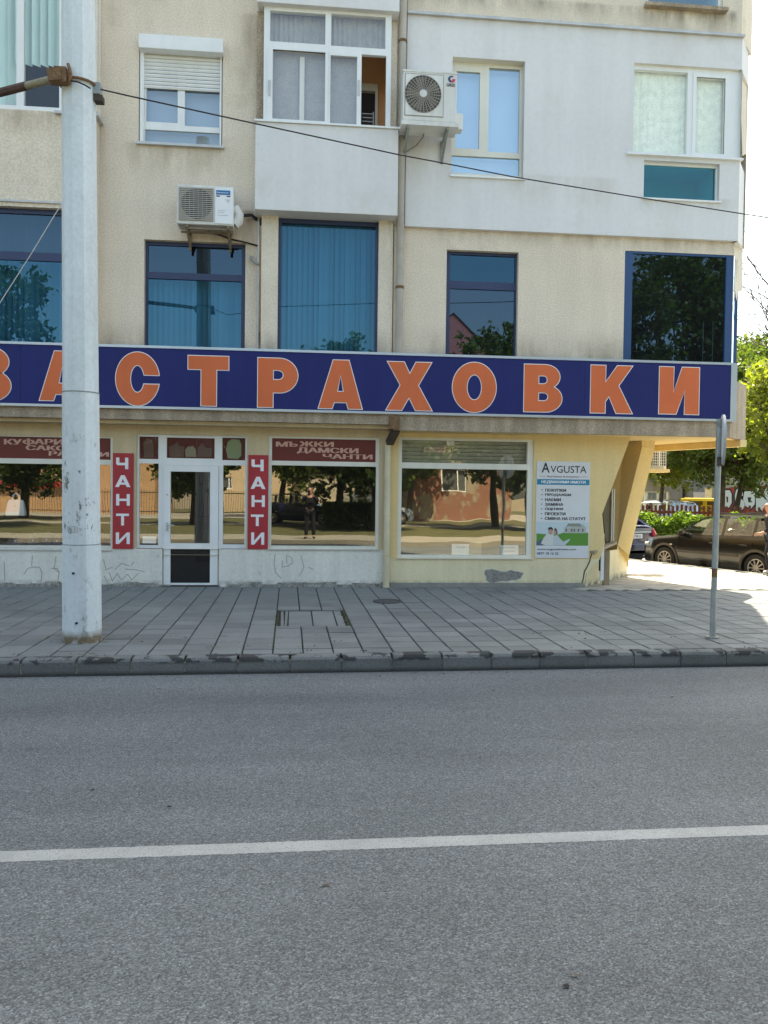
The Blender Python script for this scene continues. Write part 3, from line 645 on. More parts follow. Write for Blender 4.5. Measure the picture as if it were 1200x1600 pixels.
# --- office windows with navy frames
def office(o, panes, label, gap=None, blinds=True, gm=None, fm=NAVYF, seed=1, yf=.10):
    gm = gm or [G_BLUE]*len(panes)
    w = window(o, panes, yf, yf+.07, fm, gm, label=label)
    if blinds:
        r_ = panes[-1]; vblinds((o[0]+.05, o[1]-.02, 3.55, r_[3]+.05), .30, BLIND, w, .09, gap, seed)
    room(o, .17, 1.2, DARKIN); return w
p_ = lambda *a: rc(*a, .13)
oa, ob = p_(232, 386, 378, 428), p_(231, 438, 377, 560); gp = p_(269, 440, 297, 500)
office(O1, [oa, (ob[0], ob[1], 3.6, ob[3])], 'blue office window mirroring the pole, under the older air conditioner', None, gm=[G_NAVY, G_BLUE])
oa, ob = p_(703, 400, 804, 441), p_(702, 453, 803, 560)
office(O3, [oa, (ob[0], ob[1], 3.6, ob[3])], 'blue office window mirroring a pink gable and a tree', gm=[G_BLUE, G_NAVY], blinds=False)
oc = p_(983, 402, 1128, 560)
w4 = office((O4[0], O4[1], 3.5, O4[3]), [(oc[0], oc[1], 3.6, oc[3])], 'large dark corner window mirroring a leafy tree', blinds=False, gm=[G_NAVY], fm=BLUEF, yf=.012)
ro = MB(); 
for x in (1099, 1114): c = at(x, 520, .3).x; ro.box(c-.006, c+.006, .3, .31, 3.6, 4.75)
ro.build('blind_cord', PVCC, w4)
la, lb2 = rc(-140, 331, 90, 391, LB+.1), rc(-140, 404, 90, 560, LB+.1)
wl = window(LO, [(LO[0]+.06, LO[1]-.05, la[2], la[3]), (LO[0]+.06, LO[1]-.05, 3.6, lb2[3])], LB+.10, LB+.17, NAVYF, [G_NAVY, G_BLUE], label='wide blue office window behind the concrete pole')
vblinds((LO[0], LO[1], 3.55, LO[3]), .12, BLIND, wl, .09, None, 4); room(LO, LB+.2, 1.2, DARKIN)

# --- flat windows
r_ = LW1
w = window((r_[0], r_[1], r_[2], r_[3]), [(r_[0]+.1, rc(0, 0, 25, 160, LB)[1], r_[2]+.07, r_[3]-.1), (rc(36.5, 0, 90, 160, LB)[0], at(90, 80, LB).x+.02, r_[2]+.07, r_[3]-.1), (at(100, 80, LB).x, r_[1]-.05, r_[2]+.07, r_[3]-.1)], LB+.02, LB+.09, PVC, G_NET, label='white framed flat window with turquoise blinds behind the pole')
TURQ = plain('turquoise_blind', (.66, .84, .80), .8, streak=.04)
z_ = at(60, 102, LB+.2).z; x_ = at(30, 80, LB+.2).x
vblinds((r_[0], x_, r_[2], r_[3]), LB+.22, TURQ, w, .127, None, 3); vblinds((x_, r_[1], z_, r_[3]), LB+.22, TURQ, w, .127, None, 5)
room(r_, LB+.1, 1.0, DARKIN)
# the bay's side window with its sill, seen edge on beside the pole
sw = MB(); zt = 10.2
for (y0, y1) in ((LB+.03, LB+.07), (-.06, -.02)): sw.box(XLB-.03, XLB+.012, y0, y1, LW1[2], zt)
sw.box(XLB-.03, XLB+.012, LB+.03, -.02, LW1[2], LW1[2]+.06)
swo = sw.build('window', PVC, bld); swo['label'] = 'narrow side window of the left bay'
MB().quad((XLB-.005, LB+.06, LW1[2]+.05), (XLB-.005, -.05, LW1[2]+.05), (XLB-.005, -.05, zt), (XLB-.005, LB+.06, zt)).build('pane', G_HOME, swo)
MB().box(XLB-.6, XLB+.06, LB-.06, .02, LW1[2]-.045, LW1[2]-.005).build('sill', ZINC, bld)
zs3 = at(70, 315, LB).z; MB().box(-14, XLB+.03, LB-.03, LB-.001, zs3-.03, zs3).build('drip_edge', ZINC, bld)
# shuttered window
wsr = rc(222, 84, 347, 226, .06)
pa, pb, pc = rc(229, 137, 278, 192, .08), rc(289, 141, 343, 199, .08), rc(227, 206, 344, 226, .08)
ws = window((SH[0], SH[1], SH[2], SH[3]), [(pa[0], pa[1], pa[2], pa[3]+.3), (pb[0], pb[1], pb[2], pb[3]+.3), pc], .06, .12, PVC, G_SKY if False else G_HOME, label='white window with its roller shutter half down')
room(SH, .13, 1.0, DARKIN)
dk = plain('grey_blind', (.34, .38, .43), .8)
MB().quad((SH[0], .2, SH[2]), (SH[1], .2, SH[2]), (SH[1], .2, SH[3]), (SH[0], .2, SH[3])).build('inner_blind', dk, ws)
sx = rc(225, 80, 344, 139, .0); zt_ = sx[3]; nn = 10; hh = (zt_-sx[2])/nn
for k in range(nn): MB().add([(sx[0], .045, sx[2]+k*hh+.004), (sx[1], .045, sx[2]+k*hh+.004), (sx[1], .030, sx[2]+k*hh+hh*.5), (sx[0], .030, sx[2]+k*hh+hh*.5), (sx[1], .045, sx[2]+(k+1)*hh-.004), (sx[0], .045, sx[2]+(k+1)*hh-.004)], [(0, 1, 2, 3), (3, 2, 4, 5)]).build('shutter_slat', PVC, ws)
MB().box(SH[0]+.02, sx[0], .0, .06, SH[2], SH[3]).build('guide_rail', PVC, ws); MB().box(sx[1], SH[1]-.02, .0, .06, SH[2], SH[3]).build('guide_rail', PVC, ws)
bx_ = rc(216.5, 56, 348.5, 78, -.14); MB().box(bx_[0], bx_[1], -.14, .05, bx_[2], bx_[3]).build('shutter_box', PVC, ws, bevel=.01)
MB().box(SH[0]-.03, SH[1]+.03, -.06, .08, SH[2]-.04, SH[2]).build('sill', ZINC, bld)
# tall cream window right of the balcony
y_ = .08; f = lambda *a: rc(*a, y_)
w1p = [f(712, 113, 749, 233), f(763, 108, 811, 239), f(705, 246, 811, 273)]
fo = f(703, 96, 814, 277)
w1 = window((W1[0], min(W1[1], fo[1]+.05), W1[2], fo[3]), w1p, .06, .13, PVCC, G_SKY, label='tall cream framed window with pale blue blinds')
PALEB = plain('pale_blind', (.66, .70, .74), .8)
hb = MB()
for k in range(26):
    z0 = W1[2]+.05+k*.082; hb.add([(W1[0], .26, z0), (W1[1], .26, z0), (W1[1], .235, z0+.078), (W1[0], .235, z0+.078)], [(0, 1, 2, 3)])
hb.build('horizontal_blind', PALEB, w1, kind='stuff'); room(W1, .14, 1.0, DARKIN)
MB().box(W1[0]-.02, W1[1]+.03, -.12, .05, W1[2]-.035, W1[2]-.004).build('sill', PVC, bld)
MB().box(W1[0], W1[1], -.07, .06, fo[3]+.002, W1[3]-.002).build('lintel_strip', PVCC, bld)
# curtained corner window and the teal pane under it
y2 = .0; f = lambda *a: rc(*a, y2)
c1, c2 = f(992, 110, 1073, 241), f(1086, 120, 1131, 244)
fo2 = f(988, 106, 1146, 247)
w2 = window((W2[0], W2[1], W2[2], fo2[3]+.02), [(W2[0]+.012, c1[1], W2[2]+.06, c1[3]-.02), (c2[0], c2[1], W2[2]+.09, c2[3]-.03)], -.02, .05, PVC, G_NET, label='white corner window with pale net curtains')
MB().holes((c2[0]-.06, c2[1]+.06, W2[2]+.045, c2[3]+.03), [(c2[0], c2[1], W2[2]+.09, c2[3]-.03)], -.035, .0).build('sash', PVC, w2)
drape((W2[0], W2[1]-.15, W2[2], W2[3]), .085, CURT, w2, 14, .006); room((W2[0], W2[1]-.02, W2[2], W2[3]), .2, 1.0, DARKIN)
MB().box(W2[0]-.12, W2[1]+.03, -.14, -.02, W2[2]-.035, W2[2]-.002).build('sill', PVC, bld)
MB().box(W2[0], W2[1]-.02, -.06, .05, fo2[3]+.022, W2[3]-.002).build('lintel_strip', PVCC, bld)
tp = rc(1007, 260, 1118, 308, .0)
wt = window((WT[0], WT[1], WT[2], WT[3]), [(WT[0]+.01, tp[1], WT[2]+.03, tp[3])], .0, .06, PVC, G_TEAL, label='low teal pane under the corner window')
MB().box(WT[0]-.02, WT[1]+.02, -.12, -.0, WT[2]-.03, WT[2]-.003).build('sill', PVC, bld); room(WT, .1, .8, mat('teal_interior', (.10, .42, .42), .8))
wu = window((WU[0], WU[1], WU[2], WU[3]), [(WU[0]+.06, WU[1]-.06, WU[2]+.07, WU[3]-.05)], .0, .06, PVC, G_HOME, label='window at the very top of the photo above the ledge')
room(WU, .08, .8, mat('aqua_interior', (.30, .55, .62), .8)); MB().box(WU[0]-.04, WU[1]+.05, -.16, -.0, WU[2]-.06, WU[2]-.002).build('sill', CONC, bld)

# --- ground floor: shop walls, plinths, yellow estate office
CY = -.42                                                    # front of the canopy
zs0 = at(570, 645, -.47).z; zs1 = at(570, 551, -.47).z       # sign bottom, top
zcl = at(300, 657, CY).z; zcr = at(900, 678, CY).z           # canopy fascia undersides, left and right
XD = at(607, 800, 0).x                                       # where cream turns to yellow
XR = at(985, 684, 0).x
L1 = rc(-150, 680, 176, 858, 0); A1 = rc(213, 678, 254, 857, 0); DR = rc(254, 679, 343, 918, 0); A2 = rc(343, 679, 386, 857, 0); M1 = rc(419, 683, 592, 858, 0); R1 = rc(622, 685, 833, 871, 0)
ENT = (A1[0], A2[1], A1[2], A1[3])
zp = A1[2]-.004
MB().holes((-14, XD, zp, ZS), [L1, (A1[0], A2[1], zp-.1, A1[3]), M1], 0, .2).build('wall', CREAM, bld)
pl = MB()
for x0, x1 in ((-14, DR[0]), (DR[1], XD)):
    pl.holes((x0, x1, -.1, zp), [], -.012, .2)
pl.build('plinth', PLINTH, bld)
zy = R1[2]-.02
pts = [(XD, zy), (XD, ZS), (XR+.25, ZS), (XR, at(985, 684, 0).z), (at(941, 803, 0).x, at(941, 803, 0).z), (at(945, 850, 0).x, at(945, 850, 0).z), (at(937, 868, 0).x, zy)]
hole = [(R1[0], R1[2]), (R1[1], R1[2]), (R1[1], R1[3]), (R1[0], R1[3])]
yw = MB().poly([pts, hole], 0, .2)
yw.build('wall', YELLOW, bld)
xb = at(911, 914, 0).x
MB().poly([[(XD, -.1), (XD, zy), (at(937, 868, 0).x, zy), (xb+.06, .25), (xb, -.1)]], -.003, .2).build('plinth', YPLINTH, bld)
MB().box(XD+.03, xb, -.035, -.004, -.05, .075).build('skirting', CONC2, bld)
ir = MB(); g = random.Random(2); x = -6.0
base = []
while x < XD-.05:
    if not (DR[0]-.02 < x < DR[1]+.02): ir.box(x, min(x+.24, XD-.03), -.026-g.uniform(0, .008), -.013, -.05, g.uniform(.035, .085))
    x += .25
ir.build('crumbling_base', mat('crumbled_mortar', (.34, .33, .29), .95, .4, 9, fine=.4, fscale=45, bump=1, bscale=40), bld, kind='stuff')
def inset2(loop, d):
    cx_, cz_ = sum(p[0] for p in loop)/len(loop), sum(p[1] for p in loop)/len(loop)
    return [(x+d*(1 if x > cx_ else -1), z+d*(1 if z > cz_ else -1)) for x, z in loop]
# peeled patch and cracks
pp = [(757, 893), (762, 890), (771, 889), (778, 892), (789, 893), (799, 891), (809, 893), (817, 896), (813, 903), (806, 906), (792, 908), (776, 909), (766, 911), (760, 905)]
def px(ps, Y=0): return [(at(x, y, Y).x, at(x, y, Y).z) for x, y in ps]
_pp = px(pp)[::-1]; _g = random.Random(4); _q = []
for (x0_, z0_), (x1_, z1_) in zip(_pp, _pp[1:]+_pp[:1]):
    for t_ in (0, .33, .66): _q.append((x0_+(x1_-x0_)*t_+_g.uniform(-.010, .010), z0_+(z1_-z0_)*t_+_g.uniform(-.010, .010)))
MB().poly([inset2(_q, .011)], -.0042).build('flaked_edge', plain('pale_plaster', (.62, .60, .54), .9), bld)
MB().poly([_q], -.0055).build('peeled_patch', mat('bare_render', (.30, .28, .25), .95, .25, 12, fine=.3, fscale=50, bump=1, bscale=35), bld)
CRK = plain('crack_shadow', (.11, .085, .05), .9)
cr = MB(); ribbon(cr, px([(924, 866), (921, 877), (917, 886), (913, 893), (911, 905), (909, 912)]), .022, -.0055); cr.build('crack', CRK, bld)
sc = MB()
INK = plain('faded_marker', (.36, .36, .33), .9)
for ln in ([(51, 868), (50, 884)], [(88, 869), (85, 888), (92, 894)], [(38, 897), (44, 888), (52, 886), (62, 886), (66, 894), (64, 914)], [(80, 888), (90, 888), (93, 894), (90, 912)], [(162, 874), (166, 890), (176, 886)], [(180, 890), (190, 880), (202, 884)], [(163, 900), (168, 908)], [(171, 894), (176, 908), (183, 896), (190, 906), (200, 897), (206, 906), (216, 896)], [(205, 884), (209, 878)], [(196, 889), (212, 890), (226, 893)],
           [(430, 866), (428, 880), (431, 895), (440, 904)], [(441, 876), (441, 886), (450, 884), (457, 880), (456, 872), (450, 868)], [(470, 868), (475, 886), (468, 900)], [(482, 886), (490, 890)], [(7, 878), (8, 906)], [(448, 867), (448, 880)]):
    ribbon(sc, px(ln), .012, -.0145)
sc.build('scribble', INK, bld, kind='stuff')
# --- shop windows
fr = lambda *a: rc(*a, .03)
UP = mat('cardboard_inside', (.25, .2, .14), .9)
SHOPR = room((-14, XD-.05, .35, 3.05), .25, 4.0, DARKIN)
def shop(outer, panes, gm, label, fm=PVCC, extra=None):
    w = window(outer, panes, .02, .10, fm, gm if isinstance(gm, list) else [None]+[gm]*(len(panes)-1), label=label); return w
tp_, lp_ = fr(-140, 682, 173, 716), fr(-140, 724, 173, 852)
div = fr(150, 724, 153, 852)
wL = shop(L1, [tp_, lp_], G_SHOP, 'shop window with a brown band and a pale bag on show')
MB().quad((tp_[0], .050, tp_[2]), (tp_[1], .050, tp_[2]), (tp_[1], .050, tp_[3]), (tp_[0], .050, tp_[3])).build('brown_board', BROWN, wL)
def words(par, mats, rows, Y, serif=0, bold=0, name='lettering', fat=()):
    b = MB()
    for t, x0, y0, x1, y1 in rows:
        r = rc(x0, y0, x1, y1, Y); lettering(b, t, *r, Y, 0, bold, serif)
        for i, dx in enumerate(fat): lettering(b, t, r[0]+dx, r[1]+dx, r[2], r[3], Y-.0005*(i+1), 0, bold, 0)
    return b.build(name, mats, par, kind='stuff')
words(wL, PINKISH, [('КУ', 6, 686, 32, 694.5), ('О', 35, 686.8, 52, 693.8), ('АРИ', 53, 686, 97, 694.5), ('САКОВЕ', 40, 696.3, 130, 703.8), ('РАНИЦИ', 76, 705.8, 168, 714.2)], .046, .0, 0, fat=(.006, .012, .018, .024))
b = MB(); r_ = rc(42.3, 685, 44.9, 695.6, .044); b.box(r_[0], r_[1]+.02, .0440, .0446, r_[2], r_[3]); b.build('lettering', PINKISH, wL)
a_t, a_l = fr(217, 682, 247, 717), fr(217, 724, 247, 852)
d_t = fr(260, 684, 335, 716); dl_o = rc(255.5, 727, 341, 916, .02)
c_t, c_l = fr(347, 684, 383, 719), fr(348, 727, 382, 851)
wE = window((A1[0], A2[1], A1[2], A1[3]), [a_t, a_l, d_t, c_t, c_l, (dl_o[0], dl_o[1], A1[2]-.01, dl_o[3])], .056, .12, PVC, [G_DOOR, G_SHOP, G_DOOR, G_DOOR, G_SHOP, None], label='glazed shop entrance surround with sidelights')
MB().box(DR[0], dl_o[0], .05, .12, -.02, A1[2]).build('jamb', PVC, bld); MB().box(dl_o[1], DR[1], .05, .12, -.02, A1[2]).build('jamb', PVC, bld)
dg1, dg2 = rc(266, 737, 328, 811+0, .02), rc(266, 858, 328, 911, .02)
dg1 = rc(266, 737, 328, 849, .02)
door = MB().holes((dl_o[0]+.004, dl_o[1]-.004, dl_o[2]+.02, dl_o[3]-.004), [dg1, dg2], .02, .09, back=True).build('door', PVC, bld); door['label'] = 'white glazed shop door with a dark lower pane'
for r_, g_ in ((dg1, G_SHOP), (dg2, G_DOOR)): MB().quad((r_[0], .05, r_[2]), (r_[1], .05, r_[2]), (r_[1], .05, r_[3]), (r_[0], .05, r_[3])).build('pane', g_, door)
hx = rc(259, 774, 263, 777, 0)
hd = MB(); h1 = at(261, 820, 0); hd.box(h1.x-.015, h1.x+.015, -.0, .02, h1.z-.10, h1.z+.04); hd.tube([(h1.x, .01, h1.z), (h1.x, -.045, h1.z), (h1.x+.12, -.05, h1.z-.005)], .009, 8); h2 = at(261, 773, 0); hd.disc((h2.x, .01, h2.z), .014, 'Y', .03, 12)
hd.build('handle', ZINC, door)
MB().box(DR[0], DR[1], -.03, .25, -.05, .012).build('threshold', IRON, bld)
MB().quad((dg2[0]-.003, .0535, dg2[2]-.003), (dg2[1]+.003, .0535, dg2[2]-.003), (dg2[1]+.003, .0535, dg2[3]+.003), (dg2[0]-.003, .0535, dg2[3]+.003)).build('dark_panel', plain('black_panel', (.012, .012, .014), .4), door)
# brown boards behind the entrance's upper panes, with pictures of bags
for r_, nm in ((a_t, 0), (d_t, 1), (c_t, 2)):
    MB().quad((r_[0]-.01, .105, r_[2]-.01), (r_[1]+.01, .105, r_[2]-.01), (r_[1]+.01, .105, r_[3]+.01), (r_[0]-.01, .105, r_[3]+.01)).build('brown_board', BROWN, wE)
bagm = plain('bag_print', (.34, .30, .20), .7); bagg = plain('green_bag_print', (.36, .40, .22), .7); bagd = plain('dim_bag_print', (.20, .12, .09), .7)
def bagprint(ps, m): MB().poly([px(ps, .10)[::-1]], .098).build('bag_picture', m, wE)
bagprint([(265, 714), (264, 698), (270, 696), (277, 690), (281, 697), (288, 698), (287, 714)], bagd)
bagprint([(290, 714), (289, 703), (293, 698), (302, 697), (306, 702), (307, 714)], bagm)
bagprint([(309, 714), (309, 700), (316, 692), (322, 700), (331, 700), (331, 714)], bagd)
bagprint([(356, 716), (353, 702), (356, 690), (362, 686), (374, 687), (377, 694), (377, 712), (372, 717)], bagg)
bagprint([(225, 715), (224, 692), (229, 685), (236, 686), (240, 694), (240, 715)], bagd)
# dark hanging folds imitating the pole's reflection in the door glass
drape((at(305, 790, .3).x, at(331, 790, .3).x, .75, 2.2), .3, plain('pole_reflection_brown', (.05, .034, .025), .9), door, 8, .03)
nb = rc(223, 838, 244, 849, .12); nt_ = MB().box(nb[0], nb[1], .11, .112, nb[2], nb[3]); nt_.build('notice', WHITE, wE)
m_t, m_l = fr(425, 686, 587, 721), fr(424, 728, 587, 853)
wM = shop(M1, [m_t, m_l], G_SHOP, 'shop window with a brown band, between the red sign and the drainpipe')
MB().quad((m_t[0], .050, m_t[2]), (m_t[1], .050, m_t[2]), (m_t[1], .050, m_t[3]), (m_t[0], .050, m_t[3])).build('brown_board', BROWN, wM)
words(wM, PINKISH, [('М', 431, 690, 447.5, 697.8), ('ЖКИ', 467.5, 690, 519.5, 697.8), ('ДАМСКИ', 464, 699.6, 558, 709.2), ('ЧАНТИ', 504, 709.8, 580, 717.2)], .046, .0, 0, fat=(.006, .012, .018, .024))
b = MB(); r_ = rc(449, 690, 465.5, 697.8, .0445)
for lp2 in ([[(.20, 0), (.72, 0)]+[(.72+.26*math.sin(k*math.pi/8), .29-.29*math.cos(k*math.pi/8)) for k in range(9)]+[(.44, .58), (.44, 1), (0, 1), (0, .82), (.20, .82)], [(.44, .17), (.44, .41), (.68, .41), (.76, .36), (.78, .29), (.76, .22), (.68, .17)]],):
    b.poly([[(r_[0]+x*(r_[1]-r_[0]), r_[2]+z*(r_[3]-r_[2])) for x, z in l] for l in lp2], .0445)
b.build('lettering', PINKISH, wM)
r_t, r_l = fr(628, 689, 824, 724), fr(627, 733, 823, 867)
wR = shop(R1, [r_t, r_l], [G_SHOP, G_SHOP2], 'wide estate office window with cream slats above', fm=PVCC)
for k in range(6):
    z0 = r_t[2]+(r_t[3]-r_t[2])*k/6; z1 = r_t[2]+(r_t[3]-r_t[2])*(k+1)/6
    MB().add([(r_t[0]-.02, .15, z0+.004), (r_t[1]+.02, .15, z0+.004), (r_t[1]+.02, .11, z1-.004), (r_t[0]-.02, .11, z1-.004)], [(0, 1, 2, 3)]).build('slat', BLINDY, wR)
st = rc(662, 699, 696, 707, .09); MB().box(st[0], st[1], .085, .088, st[2], st[3]).build('sticker', plain('pink_sticker', (.62, .45, .36), .7), wR)
words(wR, BLACK, [('ПОД НАЕМ', 665, 701, 694, 704.5), ('0877 18 16 22', 697, 702, 714, 706)], .082, 0, .01)
for q_ in ((698, 686.5, 710, 696),): r_ = rc(*q_, .09); MB().box(r_[0], r_[1], .083, .086, r_[2], r_[3]).build('sticker', WHITE, wR)
room((XD-.02, XR-.5, .45, 3.05), .25, 3.5, mat('office_interior', (.16, .13, .09), .9))
for q_, m_ in (((706, 850, 733, 867), WHITE), ((733.5, 847, 752, 867), plain('cardboard', (.32, .24, .14), .9)), ((782, 852, 810, 867), WHITE)):
    r_ = rc(*q_, .09); MB().box(r_[0], r_[1], .092, .095, r_[2], r_[3]).build('paper_notice', m_, wR)
words(wR, plain('grey_print', (.25, .27, .3), .7), [('ПРОДАВА', 712, 854, 727, 857), ('АПАРТАМЕНТ', 785, 854.5, 807, 857), ('ПОД НАЕМ', 788, 860, 804, 862.5)], .089, 0, .01)
MB().box(R1[0]-.02, R1[1]+.02, -.03, .05, R1[2]-.025, R1[2]-.003).build('sill', PVCC, bld)
MB().box(M1[0]-.02, M1[1]+.02, -.03, .05, M1[2]-.02, M1[2]-.002).build('sill', ZINC, bld); MB().box(-12, L1[1], -.03, .05, L1[2]-.02, L1[2]-.002).build('sill', ZINC, bld)

# goods on show behind the bag shop's window
def handbag(label, xl, yt, xr, yb, Y, m, hnd=.7):
    r = rc(xl, yt+(yb-yt)*.30, xr, yb, Y); t = thing('handbag', label, 'handbag', ((r[0]+r[1])/2, Y, r[2]), 0, 'handbags in the shop window'); w, h = r[1]-r[0], r[3]-r[2]; d = .10
    b = MB(); b.v = [(x*w*k, y*d*k2, z*h) for z, k, k2 in ((0, .5, .5), (.25, .49, .55), (.8, .42, .35), (1, .36, .18)) for x, y in ((-1, -1), (1, -1), (1, 1), (-1, 1))]
    b.f = [(0, 3, 2, 1), (12, 13, 14, 15)]+[(i*4+j, i*4+(j+1) % 4, (i+1)*4+(j+1) % 4, (i+1)*4+j) for i in range(3) for j in range(4)]; b.m = [0]*len(b.f)
    b.build('body', m, t, world=False, bevel=.012)
    for y in (-.02, .02): MB().tube([(-w*.2, y, h*.95), (-w*.16, y, h*1.25), (0, y, h*1.42), (w*.16, y, h*1.25), (w*.2, y, h*.95)], .007, 6).build('handle', m, t, world=False)
    MB().disc((0, -d*.42, h*.62), .012, 'Y', .02, 10).build('clasp', SILVER, t, world=False); return t
handbag('large white handbag standing in the left shop window', 10, 770, 40, 806, .22, plain('white_leather', (.70, .70, .66), .45))
for k, (xl, yt, xr, yb) in enumerate(((44, 834, 62, 852), (66, 830, 82, 852), (84, 836, 96, 852), (12, 836, 38, 852))): handbag(('small dark handbag on the sill of the left shop window, nearest the pole', 'taller dark handbag in the left shop window, second from the pole', 'dark handbag in the left shop window beside the tall dark one', 'wide dark handbag under the large white one in the left shop window')[(2, 1, 0, 3)[k]], xl, yt, xr, yb, .16, plain('dark_leather', (.035, .028, .036), .4))
drape((at(155, 790, .2).x, at(176, 790, .2).x, L1[2], lp_[3]+.05), .2, plain('rust_curtain', (.30, .07, .04), .9), wL, 6, .03)
# --- canopy, soffit, beam and leaning pillar at the corner
cx1 = at(1141, 660, CY).x; cx2, cy2 = at(1165, 670, .35).x, .35
cbx, cby = cx2+SD.x*6, cy2+SD.y*6
can = MB()
def slabpoly(ps, z0, z1, b, mi=0):
    k = len(ps); b.add([(x, y, z0) for x, y in ps]+[(x, y, z1) for x, y in ps], [tuple(range(k))[::-1], tuple(range(k, 2*k))]+[(i, (i+1) % k, k+(i+1) % k, k+i) for i in range(k)], mi)
slabpoly([(XD+.02, CY), (cx1, CY), (cx2, cy2), (cbx, cby), (XD+.02, cby)], zcr, zs1-.25, can)
slabpoly([(-14, CY), (XD+.02, CY), (XD+.02, 1), (-14, 1)], zcl, zs1-.25, can)
can.build('canopy', CONC, bld)
MB().box(-14, XD-.02, -.30, -.005, zcl-.06, zcl-.002).build('soffit_step', CREAM, bld)
sof = MB(); slabpoly([(XD+.1, -.36), (cx1-.06, -.36), (cx2-.10, cy2+.02), (cbx-.1, cby), (XD+.1, cby)], zcr-.006, zcr-.002, sof); sof.build('soffit', YELLOW, bld)
bm_ = MB(); zb0 = at(1140, 697, .0).z
n_ = SN*-.16
p0 = Vector((cx2-.12, cy2-.25, 0)); p1 = p0+SD*5.5
bm_.add([(p.x, p.y, z) for z in (zb0, zcr-.007) for p in (p0, p1, p1+n_, p0+n_)], [(0, 3, 2, 1), (4, 5, 6, 7), (0, 1, 5, 4), (1, 2, 6, 5), (2, 3, 7, 6), (3, 0, 4, 7)])
bm_.build('edge_beam', YELLOW, bld)
# leaning pillar: left face in shade, right face towards the street
def at_d(x, y, Y): p = at(x, y, Y); return Vector(p)
pf = [at_d(1003, 682, .75), at_d(1003, 699, .75), at_d(965, 852, 1.35), at_d(957, 903, 1.75)]       # near edge, top to bottom
pr_ = [at_d(1024.5, 682, .85), at_d(1022.5, 703, .85), at_d(983, 868, 1.5), at_d(981, 886, 2.2)]      # right edge
pl_ = [at_d(972, 682, 1.15), at_d(972, 699, 1.15), at_d(936, 803, 1.5), at_d(931, 905, 1.9)]
pk = [p+Vector((.15, .9, 0)) for p in pr_]
pil = MB(); k = 4
for Aq in (pf, pr_, pk, pl_): pil.v += [tuple(p) for p in Aq]
for i in range(3):
    for a_, b2_ in ((0, 1), (1, 2), (2, 3), (3, 0)): pil.f.append((a_*4+i, a_*4+i+1, b2_*4+i+1, b2_*4+i)); pil.m.append(0)
pil.f += [(0, 4, 8, 12), (3, 15, 11, 7)]; pil.m += [0, 0]
pil.build('leaning_pillar', YELLOW, bld)
# recess between the wall and the pillar: back wall, window strip, sill board, low wall, white post
q1 = [(at(x, y, .6).x, at(x, y, .6).z) for x, y in ((942, 800), (957, 764), (957, 850), (947, 850))]
MB().poly([q1[::-1]], .6, .05).build('side_pane', mat('olive_glass', (.16, .14, .085), .25, spec=.6), bld)
for x in (956.5, 959.5): c = at(x, 810, .55); MB().box(c.x-.012, c.x+.008, .55, .62, at(x, 850, .55).z, at(x, 764, .55).z).build('glazing_bar', PVCC, bld)
lw_ = [at_d(913, 914, 0), at_d(984, 889, 2.1)]
zt_ = .62
lowp = MB().quad((lw_[0].x, .0, -.05), (lw_[1].x-.12, 1.95, -.05), (lw_[1].x-.12, 1.95, .55), (lw_[0].x+.10, .0, .6)).build('low_wall', YPLINTH, bld)
a1, a2 = at_d(925, 863, -.03), at_d(960, 848, .5); sb = MB(); sb.obox(a1, a2, .10, .045); sb.build('sill_board', mat('weathered_board', (.42, .35, .25), .85, .2, 8, streak=.2), bld)
c = at(940.5, 835, .12); MB().box(c.x-.035, c.x+.02, .05, .12, at(940, 906, .12).z, at(940, 834, .12).z).build('white_post', PVC, bld)
c1_ = at(937.5, 850, .04); MB().box(c1_.x-.012, c1_.x+.012, .035, .05, at(937, 892, .04).z, at(937, 834, .04).z).build('slot', BLACK, bld)
bd = rc(942, 860, 951, 899, .35); MB().box(bd[0], bd[1], .3, .36, -.02, bd[3]).build('brown_board', mat('plank', (.33, .25, .16), .85, .2, 6), bld)

# ------------------------------------------------------------------ the blue sign with its orange letters
SY = -.47
sign = thing('shop_sign', 'long dark blue sign with orange letters spelling ЗАСТРАХОВКИ above the shops', 'sign', (0, SY, zs0))
sxR = at(1141.5, 610, SY).x
x = -14.0; seams = [at(32, 600, SY).x+3.02*i for i in range(-3, 6)]
edges = [-13.0]+[e for e in seams if -12.5 < e < sxR-.4]+[sxR]
for x0, x1 in zip(edges[:-1], edges[1:]): MB().box(x0+.0015, x1-.0015, SY, -.43, zs0+.028, zs1-.028).build('sign_panel', SIGNB, sign)
MB().box(-13, sxR, SY-.012, -.43, zs1-.027, zs1+.012).build('top_rail', SILVER, sign); MB().box(-13, sxR, SY-.012, -.43, zs0-.012, zs0+.027).build('bottom_rail', SILVER, sign)
ex = at(1152.5, 610, SY).x; MB().box(sxR, sxR+.055, SY-.008, -.2, zs0-.012, zs1+.012).build('end_cap', SILVER, sign); MB().box(sxR+.058, ex, SY+.02, -.2, zs0-.012, zs1+.012).build('end_cap', SILVER, sign)
MB().box(-13, ex, SY+.03, -.2, zs1-.2, zs1-.0).build('backing_box', ZINC, sign)
def arc(cx, cz, rx, rz, a0, a1, n=22): return [(cx+rx*math.cos(math.radians(a0+(a1-a0)*i/n)), cz+rz*math.sin(math.radians(a0+(a1-a0)*i/n))) for i in range(n+1)]
